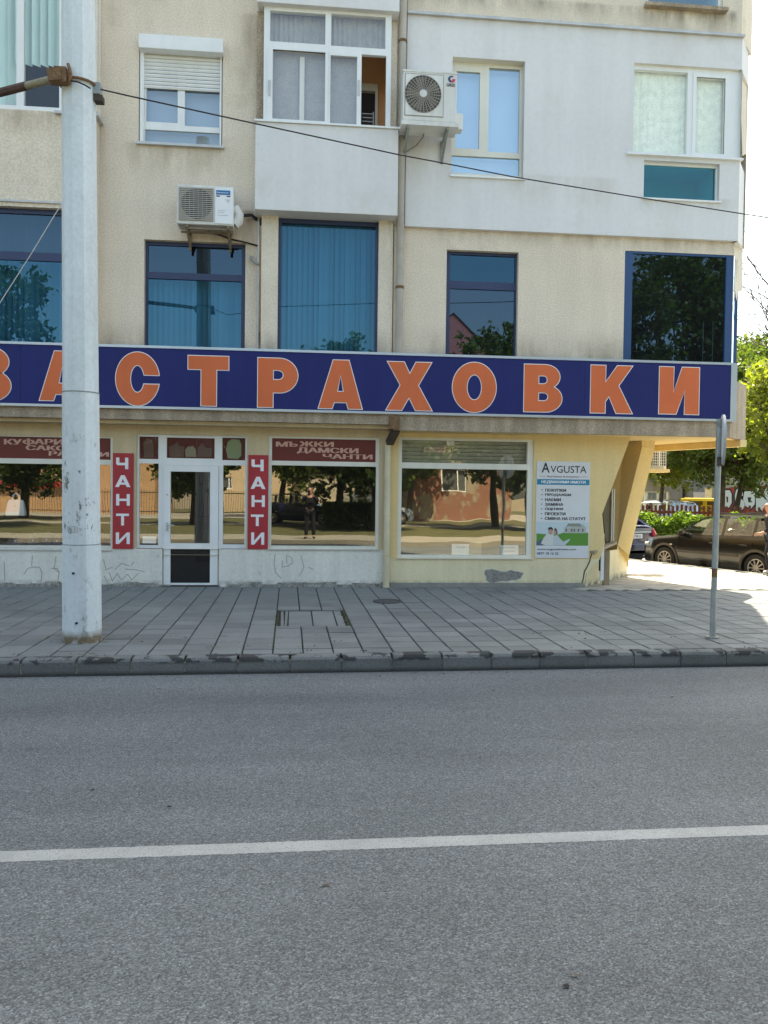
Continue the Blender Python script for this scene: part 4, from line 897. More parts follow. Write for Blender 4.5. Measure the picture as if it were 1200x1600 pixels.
GL = {
 'Т': (.83, [[(.27, 0), (.58, 0), (.58, .73), (.83, .73), (.83, 1), (0, 1), (0, .73), (.27, .73)]]),
 'Р': (.82, [[(0, 0), (.31, 0), (.31, .30), (.44, .30)]+arc(.44, .65, .38, .35, -80, 80)+[(.44, 1), (0, 1)], [(.31, .56), (.31, .76), (.40, .76)]+arc(.41, .66, .12, .10, 80, -80, 10)+[(.40, .56)]]),
 'А': (.91, [[(0, 0), (.28, 0), (.325, .13), (.585, .13), (.625, 0), (.91, 0), (.625, 1), (.30, 1)], [(.385, .35), (.455, .70), (.525, .35)]]),
 'Х': (.95, [[(0, 0), (.32, 0), (.47, .27), (.61, 0), (.95, 0), (.66, .52), (.93, 1), (.61, 1), (.48, .75), (.36, 1), (.02, 1), (.29, .52)]]),
 'О': (.90, [arc(.45, .5, .45, .515, 0, 354, 44), arc(.45, .5, .155, .265, 0, -354, 30)]),
 'С': (.92, [arc(.46, .5, .46, .515, 10, 345, 40)+[(.91, .40), (.60, .40)]+arc(.455, .5, .15, .265, -22, -338, 28)+[(.60, .58), (.91, .58)]]),
 'В': (.80, [[(0, 0), (.44, 0)]+arc(.45, .285, .35, .285, -85, 62, 14)+arc(.44, .745, .31, .255, -48, 85, 14)+[(.43, 1), (0, 1)], [(.30, .59), (.30, .77), (.40, .77)]+arc(.41, .68, .08, .09, 75, -75, 8)+[(.40, .59)], [(.30, .23), (.30, .41), (.41, .41)]+arc(.42, .32, .09, .09, 75, -75, 8)+[(.41, .23)]]),
 'К': (.89, [[(0, 0), (.31, 0), (.31, .24), (.39, .36), (.55, 0), (.89, 0), (.59, .58), (.88, 1), (.56, 1), (.31, .64), (.31, 1), (0, 1)]]),
 'И': (.86, [[(0, 0), (.37, 0), (.555, .52), (.555, 0), (.86, 0), (.86, 1), (.49, 1), (.305, .45), (.305, 1), (0, 1)]]),
 'З': (.80, [[(0, .30), (.02, .20)]+arc(.37, .285, .43, .30, 200, 424, 26)+arc(.36, .735, .40, .28, -52, 160, 24)+[(.29, .72)]+arc(.36, .70, .09, .10, 150, -80, 10)+[(.25, .60), (.25, .44)]+arc(.36, .31, .13, .12, 80, -150, 12)]),
}
def inset(loop, d):   # move a closed loop outwards by d (mitred), orientation-aware
    k = len(loop); A = sum(loop[i][0]*loop[(i+1) % k][1]-loop[(i+1) % k][0]*loop[i][1] for i in range(k)); s_ = 1 if A > 0 else -1; out = []
    for i in range(k):
        p0_, p1_, p2_ = (Vector(loop[(i+j) % k]) for j in (-1, 0, 1)); e1, e2 = (p1_-p0_), (p2_-p1_)
        if e1.length < 1e-6 or e2.length < 1e-6: out.append(tuple(p1_)); continue
        e1.normalize(); e2.normalize(); n1, n2 = Vector((e1.y, -e1.x)), Vector((e2.y, -e2.x)); m_ = n1+n2
        if m_.length < 1e-3: m_ = n1
        m_ = m_.normalized(); c_ = max(m_.dot(n1), .42); out.append(tuple(p1_+m_*(d/c_)*s_))
    return out
def glyph(ch, x0, x1, z0, z1, Y, parent, mats, rim=.012):
    w, loops = GL[ch]; T = lambda l: [(x0+x/w*(x1-x0), z0+z*(z1-z0)) for x, z in l]
    LL = [T(l) for l in loops]
    b = MB(); b.poly([LL[0]]+LL[1:], Y-.006, .003, 0)
    if rim: b.poly([inset(LL[0], rim)]+[inset(l, -rim) for l in LL[1:]], Y-.0025, 0, 1)
    return b.build('letter', mats, parent)
for ch, xl, xr, yt, yb in (('З', -49, 17, 543, 626), ('А', 62, 132, 549, 626), ('С', 181, 249, 551.5, 632.5), ('Т', 294, 357, 556.5, 634), ('Р', 403, 465, 560, 636.5), ('А', 498, 566, 563, 638.5), ('Х', 604, 675, 566, 641), ('О', 707, 775, 567.5, 643), ('В', 819, 878, 570, 643.5), ('К', 923, 988, 571.5, 645.5), ('И', 1030, 1092, 574, 647)):
    r_ = rc(xl, yt, xr, yb, SY); glyph(ch, *r_, SY, sign, [ORANGE, WHITE])
# the two red upright signs
GL2 = {
 'Ч': [[(.70, 0), (.95, 0), (.95, 1), (.70, 1), (.70, .55), (.25, .55), (.25, 1), (0, 1), (0, .45), (.10, .34), (.70, .34)]],
 'А': [[(0, 0), (.24, 0), (.32, .2), (.68, .2), (.76, 0), (1, 0), (.62, 1), (.38, 1)], [(.395, .38), (.5, .70), (.605, .38)]],
 'Н': [[(0, 0), (.22, 0), (.22, .40), (.75, .40), (.75, 0), (.97, 0), (.97, 1), (.75, 1), (.75, .60), (.22, .60), (.22, 1), (0, 1)]],
 'Т': [[(.38, 0), (.60, 0), (.60, .80), (.97, .80), (.97, 1), (0, 1), (0, .80), (.38, .80)]],
 'И': [[(0, 0), (.22, 0), (.75, .68), (.75, 0), (.97, 0), (.97, 1), (.76, 1), (.22, .32), (.22, 1), (0, 1)]],
}
def redsign(label, xl, yt, xr, yb, rows):
    r_ = rc(xl, yt, xr, yb, -.03); t = thing('hanging_sign', label, 'sign', ((r_[0]+r_[1])/2, -.02, r_[2]), 0, 'red upright shop signs')
    MB().box(r_[0], r_[1], -.03, -.002, r_[2], r_[3]).build('panel', RED, t)
    for ch, a_, b1_, c_, d_ in rows:
        q_ = rc(a_, b1_, c_, d_, -.031); b = MB()
        b.poly([[(q_[0]+x*(q_[1]-q_[0]), q_[2]+z*(q_[3]-q_[2])) for x, z in l] for l in GL2[ch]], -.0335, .003); b.build('letter', WHITE, t)
redsign('red upright ЧАНТИ sign left of the shop door', 176, 708, 208, 857.5, [('Ч', 181.5, 715, 201.5, 733), ('А', 180, 742.5, 204, 761), ('Н', 181.5, 772, 203.5, 790), ('Т', 181.5, 802.5, 202, 821), ('И', 181, 832, 203.5, 850)])
redsign('red upright ЧАНТИ sign right of the shop door', 387.5, 711, 419, 858, [('Ч', 393, 718, 413, 736), ('А', 391.5, 745, 415, 764), ('Н', 393, 774, 414.5, 792), ('Т', 392, 804, 412.5, 822), ('И', 392.5, 832, 413.5, 851)])
# the estate agent's poster
PO = rc(837.5, 721, 921, 872, -.012)
po = thing('poster_board', 'white estate agency board headed AVGUSTA on the yellow wall', 'poster', ((PO[0]+PO[1])/2, -.01, PO[2]))
PAPER = plain('poster_paper', (.66, .67, .68), .55)
MB().box(PO[0], PO[1], -.014, -.001, PO[2], PO[3]).build('board', PAPER, po)
pw, phh = PO[1]-PO[0], PO[3]-PO[2]
def pz(u, v): return PO[0]+u*pw, PO[3]-v*phh
def pr4(u0, v0, u1, v1): a_, b1_ = pz(u0, v1), pz(u1, v0); return a_[0], b1_[0], a_[1], b1_[1]
TEALB = plain('poster_blue', (.01, .22, .36), .5)
def prt(rows, m, name='print', bold=0, Y=-.0165):
    b = MB()
    for t, *q_ in rows:
        r = pr4(*q_); k = .012 if bold > .02 else bold; lettering(b, t, *r, Y, 0, k)
        if bold > .02: lettering(b, t, r[0]+.0045, r[1]+.0045, r[2], r[3], Y-.0004, 0, k)
    return b.build(name, m, po)
prt([('A', .09, .015, .24, .118)], BLACK, bold=.012); prt([('VGUSTA', .255, .045, .93, .118)], BLACK, bold=.004)
prt([('Real Estates & Investment', .20, .147, .80, .165)], plain('brown_print', (.10, .05, .04), .6), bold=.008)
q_ = pr4(0.01, .185, .99, .242); MB().box(q_[0], q_[1], -.0158, -.0142, q_[2], q_[3]).build('blue_band', TEALB, po)
prt([('НЕДВИЖИМИ ИМОТИ', .09, .198, .91, .232)], WHITE, bold=.025, Y=-.0175)
for u0, u1 in ((.05, .17), (.82, .95)): q_ = pr4(u0, .154, u1, .157); MB().box(q_[0], q_[1], -.0158, -.0142, q_[2], q_[3]).build('rule', RED, po)
rows = [('ПОКУПКИ', .55), ('ПРОДАЖБИ', .645), ('НАЕМИ', .455), ('ЗАМЯНА', .50), ('ОЦЕНКИ', .50), ('ПРОЕКТИ', .545), ('СМЯНА НА СТАТУТ', .93)]
prt([(t, .165, .283+.0487*i, e, .283+.0487*i+.031) for i, (t, e) in enumerate(rows)], BLACK, bold=.028)
b = MB()
for i in range(7): q_ = pr4(.095, .292+.0487*i, .115, .292+.0487*i+.010); b.box(q_[0], q_[1], -.0162, -.0142, q_[2], q_[3])
b.build('bullets', BLACK, po)
q_ = pr4(.015, .625, .985, .87); MB().box(q_[0], q_[1], -.0156, -.0142, q_[2], q_[3]).build('sky_print', plain('sky_print', (.52, .62, .66), .5), po)
def pp_(ps, m, name, Y): MB().poly([[pz(u, v) for u, v in ps][::-1]], Y).build(name, m, po)
pp_([(.015, .87), (.015, .745), (.20, .755), (.42, .755), (.52, .735), (.985, .735), (.985, .87)], plain('lawn_print', (.10, .27, .045), .5), 'lawn_print', -.0160)
HS = plain('house_print', (.42, .44, .40), .5); pp_([(.53, .74), (.53, .69), (.585, .655), (.635, .69), (.635, .66), (.83, .66), (.88, .645), (.94, .685), (.94, .74)], HS, 'house_print', -.0164)
pp_([(.57, .67), (.605, .64), (.83, .64), (.86, .672)], plain('roof_print', (.24, .25, .22), .5), 'roof_print', -.0167)
for u in (.57, .67, .72, .80, .88): pp_([(u-.014, .725), (u-.014, .695), (u+.014, .695), (u+.014, .725)], plain('window_print', (.12, .13, .13), .5), 'window_print', -.0169)
SHIRT = plain('shirt_print', (.62, .62, .60), .5); SKINP = plain('skin_print', (.48, .30, .22), .5); HAIRP = plain('hair_print', (.04, .03, .025), .5); JEAN = plain('jeans_print', (.10, .13, .19), .5)
pp_([(.015, .868), (.015, .835), (.13, .80), (.25, .83), (.28, .868)], JEAN, 'figure_print', -.0166)
pp_([(.10, .85), (.15, .79), (.20, .755), (.30, .745), (.36, .775), (.36, .868), (.18, .868)], SHIRT, 'figure_print', -.0169)
pp_([(.33, .868), (.33, .775), (.40, .755), (.46, .80), (.52, .83), (.63, .80), (.645, .81), (.55, .868)], plain('pale_dress_print', (.50, .55, .58), .5), 'figure_print', -.0171)
pp_([(.235, .745), (.235, .705), (.27, .69), (.31, .70), (.32, .745), (.28, .76)], SKINP, 'figure_print', -.0173); pp_([(.335, .75), (.335, .715), (.36, .70), (.385, .72), (.385, .755)], SKINP, 'figure_print', -.0173)
pp_([(.23, .712), (.235, .685), (.29, .678), (.325, .70), (.32, .715), (.28, .70)], HAIRP, 'figure_print', -.0176); pp_([(.345, .715), (.35, .69), (.385, .692), (.41, .74), (.39, .77), (.38, .72)], plain('brown_hair_print', (.12, .08, .05), .5), 'figure_print', -.0176)
prt([('www.avgustainvest.com', .03, .899, .76, .924), ('0877 18 16 22', .03, .94, .43, .965)], BLACK, bold=.012)

# ------------------------------------------------------------------ air conditioners
def frame_thing(name, label, cat, loc, group=None, rz=0): return thing(name, label, cat, loc, rz, group)
# unit with a round spoked guard, beside the balcony (front face at Y=-.62)
FY = -.66
r_ = rc(629.5, 112, 714, 190, FY)
ac = thing('air_conditioner', 'white air conditioner with a round spoked guard, right of the balcony window', 'air conditioner', ((r_[0]+r_[1])/2, FY, r_[2]), 0, 'air conditioners on the facade')
MB().box(r_[0], r_[1], FY, FY+.32, r_[2], r_[3]).build('casing', ACW, ac, bevel=.018)
MB().box(r_[0]-.008, r_[1]+.008, FY-.008, FY+.33, r_[3]-.02, r_[3]+.012).build('lid', ACW, ac, bevel=.006)
fq = rc(633.5, 117, 692, 181, FY); fcx, fcz = at(661, 147.5, FY).x, at(661, 147.5, FY).z; fr_ = (fq[1]-fq[0])/2*.97
MB().holes(fq, [], FY-.010, FY-.001).build('fan_panel', ACW, ac, bevel=.006)
MB().holes((fq[0]-.012, fq[1]+.012, fq[2]-.012, fq[3]+.012), [fq], FY-.006, FY-.001).build('fan_panel_gap', plain('panel_gap', (.30, .28, .25), .7), ac)
MB().disc((fcx, FY-.012, fcz), fr_, 'Y', .006, 40).build('fan_well', ACD, ac)
fb = MB()
for i in range(5):
    a_ = i*72+12; pts_ = []
    for rr, da in ((.06, 0), (fr_*.55, 8), (fr_*.9, -2), (fr_*.92, 34), (fr_*.5, 46), (.06, 50)): pts_.append((fcx+rr*math.cos(math.radians(a_+da)), fcz+rr*math.sin(math.radians(a_+da))))
    fb.poly([pts_], FY-.018, .002)
fb.build('fan', plain('fan_grey', (.17, .16, .14), .6), ac)
gd = MB()
for i in range(30):
    a_ = math.radians(i*12); b0 = math.radians(i*12+9)
    gd.obox((fcx+.05*math.cos(a_), FY-.028, fcz+.05*math.sin(a_)), (fcx+fr_*math.cos(b0), FY-.024, fcz+fr_*math.sin(b0)), .009, .006)
for k_ in range(2, 9): gd.ring((fcx, FY-.026, fcz), fr_*k_/8*.99, .0022, 'Y', 36, 4)
gd.build('fan_guard', ACG, ac, kind='stuff')
MB().disc((fcx, FY-.032, fcz), fr_*.20, 'Y', .012, 24).build('hub_cap', ACW, ac)
lg = MB(); lx, lz = at(706, 124, FY).x, at(706, 124, FY).z
lg.poly([arc(0, 0, .062, .055, 60, 265, 20)+arc(.008, .006, .034, .03, 250, 70, 16)], 0)
lg.v = [(x+lx, FY-.003, z+lz) for x, y, z in lg.v]; lg.build('emblem', NAVYF, ac)
MB().poly([[(lx-.006, lz-.052), (lx+.040, lz-.046), (lx+.062, lz+.004), (lx+.010, lz+.006)]], FY-.003, .002).build('emblem', plain('emblem_red', (.62, .05, .09), .5), ac)
wd_ = MB(); q_ = rc(697.5, 130.5, 714, 135.5, FY); lettering(wd_, 'GREE', q_[0], q_[1]-.03, q_[2], q_[3], FY-.004, 0, .02); wd_.build('lettering', BLACK, ac)
tb = rc(622, 191, 719, 200, FY); MB().box(r_[0]-.02, r_[1]+.03, FY-.03, FY+.36, r_[2]-.075, r_[2]-.012).build('drip_tray', ACW, ac)
vb = rc(714, 178, 723, 203, FY+.1); MB().box(r_[1]+.006, vb[1], FY+.08, FY+.26, vb[2], vb[3]).build('valve_cover', ACW, ac, bevel=.01)
br = MB()
for x in (638, 700):
    c_ = at(x, 200, FY); br.obox((c_.x, FY-.0, r_[2]-.09), (c_.x, -.09, r_[2]-.09), .035, .03); br.obox((c_.x, FY+.05, r_[2]-.10), (c_.x, -.10, r_[2]-.38), .03, .03); br.box(c_.x-.02, c_.x+.02, -.11, -.082, r_[2]-.42, r_[2]-.05)
br.build('bracket', GALV, ac)
MB().tube([(at(663, 205, FY+.2).x, FY+.2, at(663, 204, FY+.2).z), (at(661, 214, -.3).x, -.3, at(661, 214, -.3).z), (at(650, 226, -.16).x, -.16, at(650, 228, -.16).z), (at(633, 238, -.1).x, -.10, at(633, 238, -.1).z)], .012, 8).build('hose', plain('hose_grey', (.25, .24, .22), .6), ac)
# older unit with a louvred grille, above the office window
FY = -.42
r_ = rc(276, 289.5, 365, 351, FY)
ac2 = thing('air_conditioner', 'older white air conditioner with louvred grille and blue badge, above an office window', 'air conditioner', ((r_[0]+r_[1])/2, FY, r_[2]), 0, 'air conditioners on the facade')
MB().box(r_[0], r_[1], FY, FY+.30, r_[2], r_[3]).build('casing', ACW, ac2, bevel=.014)
gq = rc(279.5, 293, 333.5, 345, FY); MB().holes(gq, [], FY-.008, FY-.001).build('grille_panel', ACG, ac2)
gcx, gcz = at(308, 318.5, FY).x, at(308, 318.5, FY).z; gr_ = .31*(gq[1]-gq[0])/.66
gr_ = (gq[3]-gq[2])*.46
MB().disc((gcx, FY-.010, gcz), gr_, 'Y', .003, 36).build('fan_well', ACD, ac2)
lv = MB()
for i in range(17):
    z = gq[2]+(gq[3]-gq[2])*(i+.5)/17; lv.add([(gq[0], FY-.024, z-.010), (gq[1], FY-.024, z-.010), (gq[1], FY-.012, z+.008), (gq[0], FY-.012, z+.008)], [(0, 1, 2, 3)])
for i in range(8): x = gq[0]+(gq[1]-gq[0])*(i+.5)/8; lv.box(x-.003, x+.003, FY-.027, FY-.022, gq[2], gq[3])
lv.build('louvre', ACG, ac2, kind='stuff')
sq = rc(336, 293.5, 362, 350, FY); MB().box(sq[0], sq[1]+.02, FY-.012, FY-.001, sq[2], sq[3]).build('service_panel', plain('white_enamel', (.78, .79, .80), .4), ac2, bevel=.005)
bq = rc(338, 298, 360, 305, FY); MB().box(bq[0], bq[1], FY-.016, FY-.0125, bq[2], bq[3]).build('badge', plain('badge_blue', (.02, .16, .36), .4), ac2)
b = MB(); lettering(b, 'Panasonic', bq[0]+.02, bq[1]-.03, bq[2]+.025, bq[3]-.028, FY-.0175, 0, .02); b.build('lettering', WHITE, ac2)
for q_ in ((338, 306, 344, 307.6), (354.5, 306.6, 360, 308.2)): q_ = rc(*q_, FY); MB().box(q_[0], q_[1], FY-.016, FY-.0125, q_[2], q_[3]).build('slot', BLACK, ac2)
b = MB()
for q_ in ((352, 312.5, 360, 313.5), (354, 314.5, 359, 315.5), (355, 316.6, 358, 317.4), (340, 329, 352, 329.8), (340, 332, 350, 332.8), (340, 336.5, 357, 337.3)): q_ = rc(*q_, FY); b.box(q_[0], q_[1], FY-.0135, FY-.0122, q_[2], q_[3])
b.build('small_print', plain('pale_print', (.45, .46, .48), .6), ac2)
vq = rc(365, 330, 374, 352, FY+.12); MB().tube([(r_[1]+.0, FY+.16, vq[2]+.02), (r_[1]+.06, FY+.16, vq[2]+.08), (r_[1]+.07, FY+.16, vq[2]+.17), (r_[1]+.0, FY+.16, vq[3]+.06)], .085, 12).build('valve_cover', ACW, ac2, smooth=True)
br = MB()
for x in (293, 357):
    c_ = at(x, 355, FY+.1); br.obox((c_.x, FY+.0, r_[2]-.03), (c_.x, -.01, r_[2]-.03), .04, .035); br.obox((c_.x, FY+.06, r_[2]-.04), (c_.x, -.02, r_[2]-.26), .03, .03); br.box(c_.x-.02, c_.x+.02, -.03, -.002, r_[2]-.30, r_[2]-.0)
for y_ in (FY+.05, FY+.24): br.obox((at(283, 355, y_).x, y_, r_[2]-.05), (at(364, 355, y_).x, y_, r_[2]-.05), .03, .03)
br.build('bracket', mat('old_bracket', (.22, .17, .12), .8, .3, 10), ac2)
BLKC = plain('black_lagging', (.02, .02, .02), .7)
MB().tube([tuple(at(373, 343, -.25)), tuple(at(380, 337, -.18)), tuple(at(393, 336, -.12)), tuple(at(401, 343, -.03))], .028, 8).build('lagged_pipe', BLKC, ac2)
wi = thing('cable', 'black cable running down from the older air conditioner along the wall', 'cable', tuple(at(370, 372, -.02)))
MB().tube([tuple(at(326, 362, -.03)), tuple(at(345, 368, -.02)), tuple(at(362, 374, -.02)), tuple(at(385, 379, -.02)), tuple(at(403, 384, -.02))], .014, 6).build('wire', BLKC, wi)
el = thing('pipe_elbow', 'small grey pipe elbow sticking out of the wall beside the balcony pilaster', 'pipe', tuple(at(393, 400, -.03)))
MB().tube([tuple(at(393, 401, .02)), tuple(at(393, 402, -.05)), tuple(at(394, 406, -.06)), tuple(at(400, 411, -.06)), tuple(at(405, 413, -.03))], .022, 8).build('bend', GALV, el, smooth=True)
cab = MB(); cx_ = at(404.5, 450, -.02).x; cab.box(cx_-.03, cx_+.0, -.03, .03, ZS, bp[2]); co_ = thing('cable_duct', 'thin grey duct in the recess left of the balcony pilaster', 'duct', (cx_, -.02, ZS)); cab.build('cover', ZINC, co_)
# unit under the canopy, seen behind the leaning pillar
q0, q1 = at_d(1018, 735, 3.0), at_d(1041, 733, 3.0)
z0_, z1_ = at(1030, 733, 3).z, at(1030, 696, 3).z
ac3 = thing('air_conditioner', 'air conditioner with a square grid grille under the canopy behind the leaning pillar', 'air conditioner', (q0.x, 3.0, z0_), 0, 'air conditioners on the facade')
xa, xb2 = at(1012, 715, 3).x, q1.x
MB().box(xa, xb2, 3.0, 3.3, z0_, z1_).build('casing', PVCC, ac3, bevel=.01)
gb = rc(1013, 698.5, 1039.5, 728, 3.0); b = MB()
MB().box(gb[0], gb[1], 2.99, 2.999, gb[2], gb[3]).build('grille_well', plain('rust_dark', (.045, .022, .018), .8), ac3)
for i in range(9): x = gb[0]+(gb[1]-gb[0])*i/8; w_ = .018 if i == 5 else .0055; b.box(x-w_, x+w_, 2.965, 2.985, gb[2], gb[3])
for i in range(8): z = gb[2]+(gb[3]-gb[2])*i/7; b.box(gb[0], gb[1], 2.97, 2.988, z-.006, z+.006)
b.build('grille', PVCC, ac3); MB().box(xa-.95, xb2+.05, 2.93, 3.3, z0_-.07, z0_-.0).build('shelf', YELLOW, ac3)
lam = thing('wall_lamp', 'small dusty lamp fitting under the canopy above the leaning pillar', 'lamp', tuple(at(1008, 676, -.2)))
c_ = at(1010, 673.5, -.15); MB().tube([(c_.x-.06, -.15, c_.z), (c_.x+.02, -.15, c_.z-.02), (c_.x+.12, -.15, c_.z-.01), (c_.x+.17, -.15, c_.z+.01)], [.03, .055, .05, .02], 12).build('shade', mat('dusty_shade', (.36, .28, .18), .6), lam, smooth=True)
c_ = at(996, 674, -.2); b = MB(); b.tube([(c_.x-.03, -.2, c_.z+.05), (c_.x-.01, -.2, c_.z-.04)], .012, 6); b.tube([(c_.x+.0, -.2, c_.z+.05), (c_.x+.03, -.2, c_.z-.04)], .015, 6); b.build('bracket', IRON, lam)

# ------------------------------------------------------------------ drainpipes
dp = thing('drainpipe', 'tall stained drainpipe between the balcony bay and the grey panel', 'drainpipe', (at(627, 300, -.12).x, -.12, zs1))
xt, xb3 = at(633, 0, -.16).x, at(624, 540, -.16).x; xm = (xt+xb3)/2-.02
MB().tube([(xm, -.17, zs1+.0), (xm, -.17, 7.0), (xm, -.17, 12)], .062, 14).build('pipe', PIPEP, dp, smooth=True)
for z in (at(623, 449, -.17).z, at(630, 65, -.17).z, 7.6): MB().tube([(xm, -.17, z-.02), (xm, -.17, z+.02)], .072, 14).build('collar', RUST, dp); MB().box(xm-.015, xm+.015, -.17, .0, z-.015, z+.015).build('clip', RUST, dp)
dp2 = thing('drainpipe', 'cream drainpipe running down to the pavement between the cream and the yellow shop walls', 'drainpipe', (at(603, 915, -.07).x, -.07, 0))
xg = at(604.5, 820, -.08).x; ztp = at(607, 695, -.08).z
MB().tube([(xg, -.075, .0), (xg, -.075, ztp)], .055, 14).build('pipe', PIPEY, dp2, smooth=True)
for y in (785, 803, 866): MB().tube([(xg, -.075, at(603, y, -.08).z-.012), (xg, -.075, at(603, y, -.08).z+.012)], .064, 14).build('collar', PIPEY, dp2)
gu = thing('drain_spout', 'rusty square spout dropping from the canopy edge into the cream drainpipe', 'spout', tuple(at(612, 680, -.3)))
a_, b1_ = at(619, 671, -.38), at(608.5, 692, -.10); MB().obox(a_, b1_, .12, .10).build('chute', IRON, gu)
c_ = at(616, 661, -.44); MB().box(c_.x-.085, c_.x+.085, -.50, -.40, c_.z-.10, c_.z+.10).build('box', RUST, gu)

# ------------------------------------------------------------------ the concrete pole and its wires
pb = gr(121.5, 1006); PX, PY = pb.x, pb.y+.16
def _pole(nt, col, b):
    s = nt.nodes.new('ShaderNodeSeparateXYZ'); g = nt.nodes.new('ShaderNodeNewGeometry'); nt.links.new(g.outputs['Position'], s.inputs[0])
    zone = _ramp(nt, _mul(nt, s.outputs['Z'], .1), [(.0, .6), (.05, .3), (.085, .35), (.12, .95), (.19, .95), (.22, .15), (.6, .06)])
    chip = _ramp(nt, _noise(nt, 1, 8, _pos(nt, (7, 7, 3.2)), .75), [(.575, 0.0), (.60, 1.0)])
    c = _mixc(nt, _mul(nt, chip, zone), col, (.14, .14, .13))
    foot = _mul(nt, _ramp(nt, _mul(nt, s.outputs['Z'], 1), [(.06, 1.0), (.14, 0.0)]), _ramp(nt, _noise(nt, 14, 5), [(.3, .4), (.5, 1.0)]))
    return _mixc(nt, foot, c, (.17, .13, .08))
POLE = mat('pole_paint', (.64, .69, .71), .6, .06, 3, fine=.06, fscale=25, streak=.10, bump=.12, bscale=30, hook=_pole)
pole = thing('utility_pole', 'tall light grey faceted concrete pole standing on the pavement by the kerb', 'pole', (PX, PY, 0))
def prad(z): return .197-.0036*z
def plean(z): return -.009*z
n = 10; vs = []; zs = [-.1, .0, 1.02, 1.025, 2.6, 2.605, 9.5]; add = [.0, .0, .0, -.004, -.004, -.008, -.008]
b = MB()
for z, d in zip(zs, add):
    for j in range(n):
        t = 2*math.pi*(j+.30)/n; b.v.append((PX+plean(z)+(prad(z)+d)*math.cos(t), PY+(prad(z)+d)*math.sin(t), z))
for i in range(len(zs)-1):
    for j in range(n): b.f.append((i*n+j, i*n+(j+1) % n, (i+1)*n+(j+1) % n, (i+1)*n+j)); b.m.append(0)
sh = b.build('shaft', POLE, pole)
sh.modifiers.new('bevel', 'BEVEL').width = .006
for z_ in (1.022, 2.602):
    sm_ = MB(); sm_.tube([(PX+plean(z_), PY, z_-.004), (PX+plean(z_), PY, z_+.004)], prad(z_)+.0005, 10); sm_.v = [(PX+plean(z_)+(prad(z_)+.0012)*math.cos(2*math.pi*(k_ % 10+.30)/10), PY+(prad(z_)+.0012)*math.sin(2*math.pi*(k_ % 10+.30)/10), v_[2]) for k_, v_ in enumerate(sm_.v)]; sm_.build('seam', plain('seam_dirt', (.20, .21, .21), .9), pole)
for y, x in ((896, 114), (974, 119)): c_ = at(x, y, PY-.21); MB().disc((c_.x, PY-.198, c_.z), .012, 'Y', .03, 10).build('bolt_hole', BLACK, pole)
mk = MB(); YP = PY-prad(1.2)-.006
fq_ = lambda ps: [(at(x, y, YP).x, at(x, y, YP).z) for x, y in ps]
for ln in ([(112, 823), (112, 832)], [(116, 823), (116, 832)], [(112, 823), (120, 823)], [(112, 832), (120, 832)], [(121, 824), (121, 832)], [(124, 825), (126, 829), (128, 825)]): ribbon(mk, fq_(ln), .006, YP)
mk.build('scribble', INK, pole)
cl = MB(); c_ = at(103, 121, PY-.17); zc = c_.z
cl.ring((PX+plean(zc), PY, zc), prad(zc)+.008, .014, 'Z', 24, 6); cl.obox((c_.x-.10, PY-.19, zc+.0), (c_.x+.02, PY-.19, zc+.0), .10, .15); cl.tube([(c_.x+.03, PY-.20, zc+.12), (c_.x+.06, PY-.22, zc+.02), (c_.x+.04, PY-.2, zc-.08)], .018, 6)
cl.build('clamp', RUST, pole)
arm = thing('bracket_arm', 'rusty iron bracket arm reaching left from the clamp on the pole', 'bracket', tuple(at(88, 122, PY-.15)))
p0, p1, p2 = at(92, 121, PY-.16), at(42, 134, PY+.05), at(-60, 160, PY+.45)
MB().tube([p0, p1], .038, 10).build('pipe', mat('old_pipe', (.27, .24, .17), .7, .25, 20), arm, smooth=True)
MB().tube([p1, p1+(p2-p1)*.3, p2], .043, 8).build('sleeve', mat('dark_sleeve', (.085, .05, .04), .8, .3, 15), arm); c_ = at(86, 121, PY-.2); MB().obox(c_+Vector((-.06, 0, .0)), c_+Vector((.07, 0, .02)), .11, .12).build('joint', RUST, arm)
ins = at(150, 137.5, PY-.02); MB().box(ins.x-.07, ins.x+.05, PY-.06, PY+.06, ins.z-.075, ins.z+.045).build('bracket_plate', GALV, pole, bevel=.006); MB().box(ins.x-.05, ins.x+.07, PY-.05, PY+.05, ins.z-.14, ins.z-.078).build('insulator', IRON, pole)
wire = thing('overhead_cable', 'black overhead cable sagging from the pole across the facade', 'cable', tuple(ins))
wp = []
for x, y, Y in ((150, 138, PY-.02), (200, 149.5, -4.9), (380, 189, -4.4), (622, 241.5, -3.8), (704, 257, -3.6), (800, 276, -3.3), (1004, 309.5, -2.8), (1160, 334, -2.4), (1260, 349, -2.1)): wp.append(at(x, y, Y))
MB().tube(wp, .0075, 6).build('wire', BLKC, wire)
w2_ = thing('guy_wire', 'thin pale wire slanting down left from the pole across the office window', 'wire', tuple(at(94, 326, -2.6)))
MB().tube([at(100, 312, -2.0), at(48, 398, -2.0), at(-30, 520, -2.0)], .006, 6).build('wire', ZINC, w2_)
w3_ = thing('thin_wire', 'short wire looping over the pole from clamp to insulator', 'wire', tuple(at(120, 128, PY-.2)))
MB().tube([at(108, 126, PY-.21), at(122, 128, PY-.215), at(133, 133, PY-.2), at(141, 138, PY-.14)], .008, 6).build('wire', BLKC, w3_)
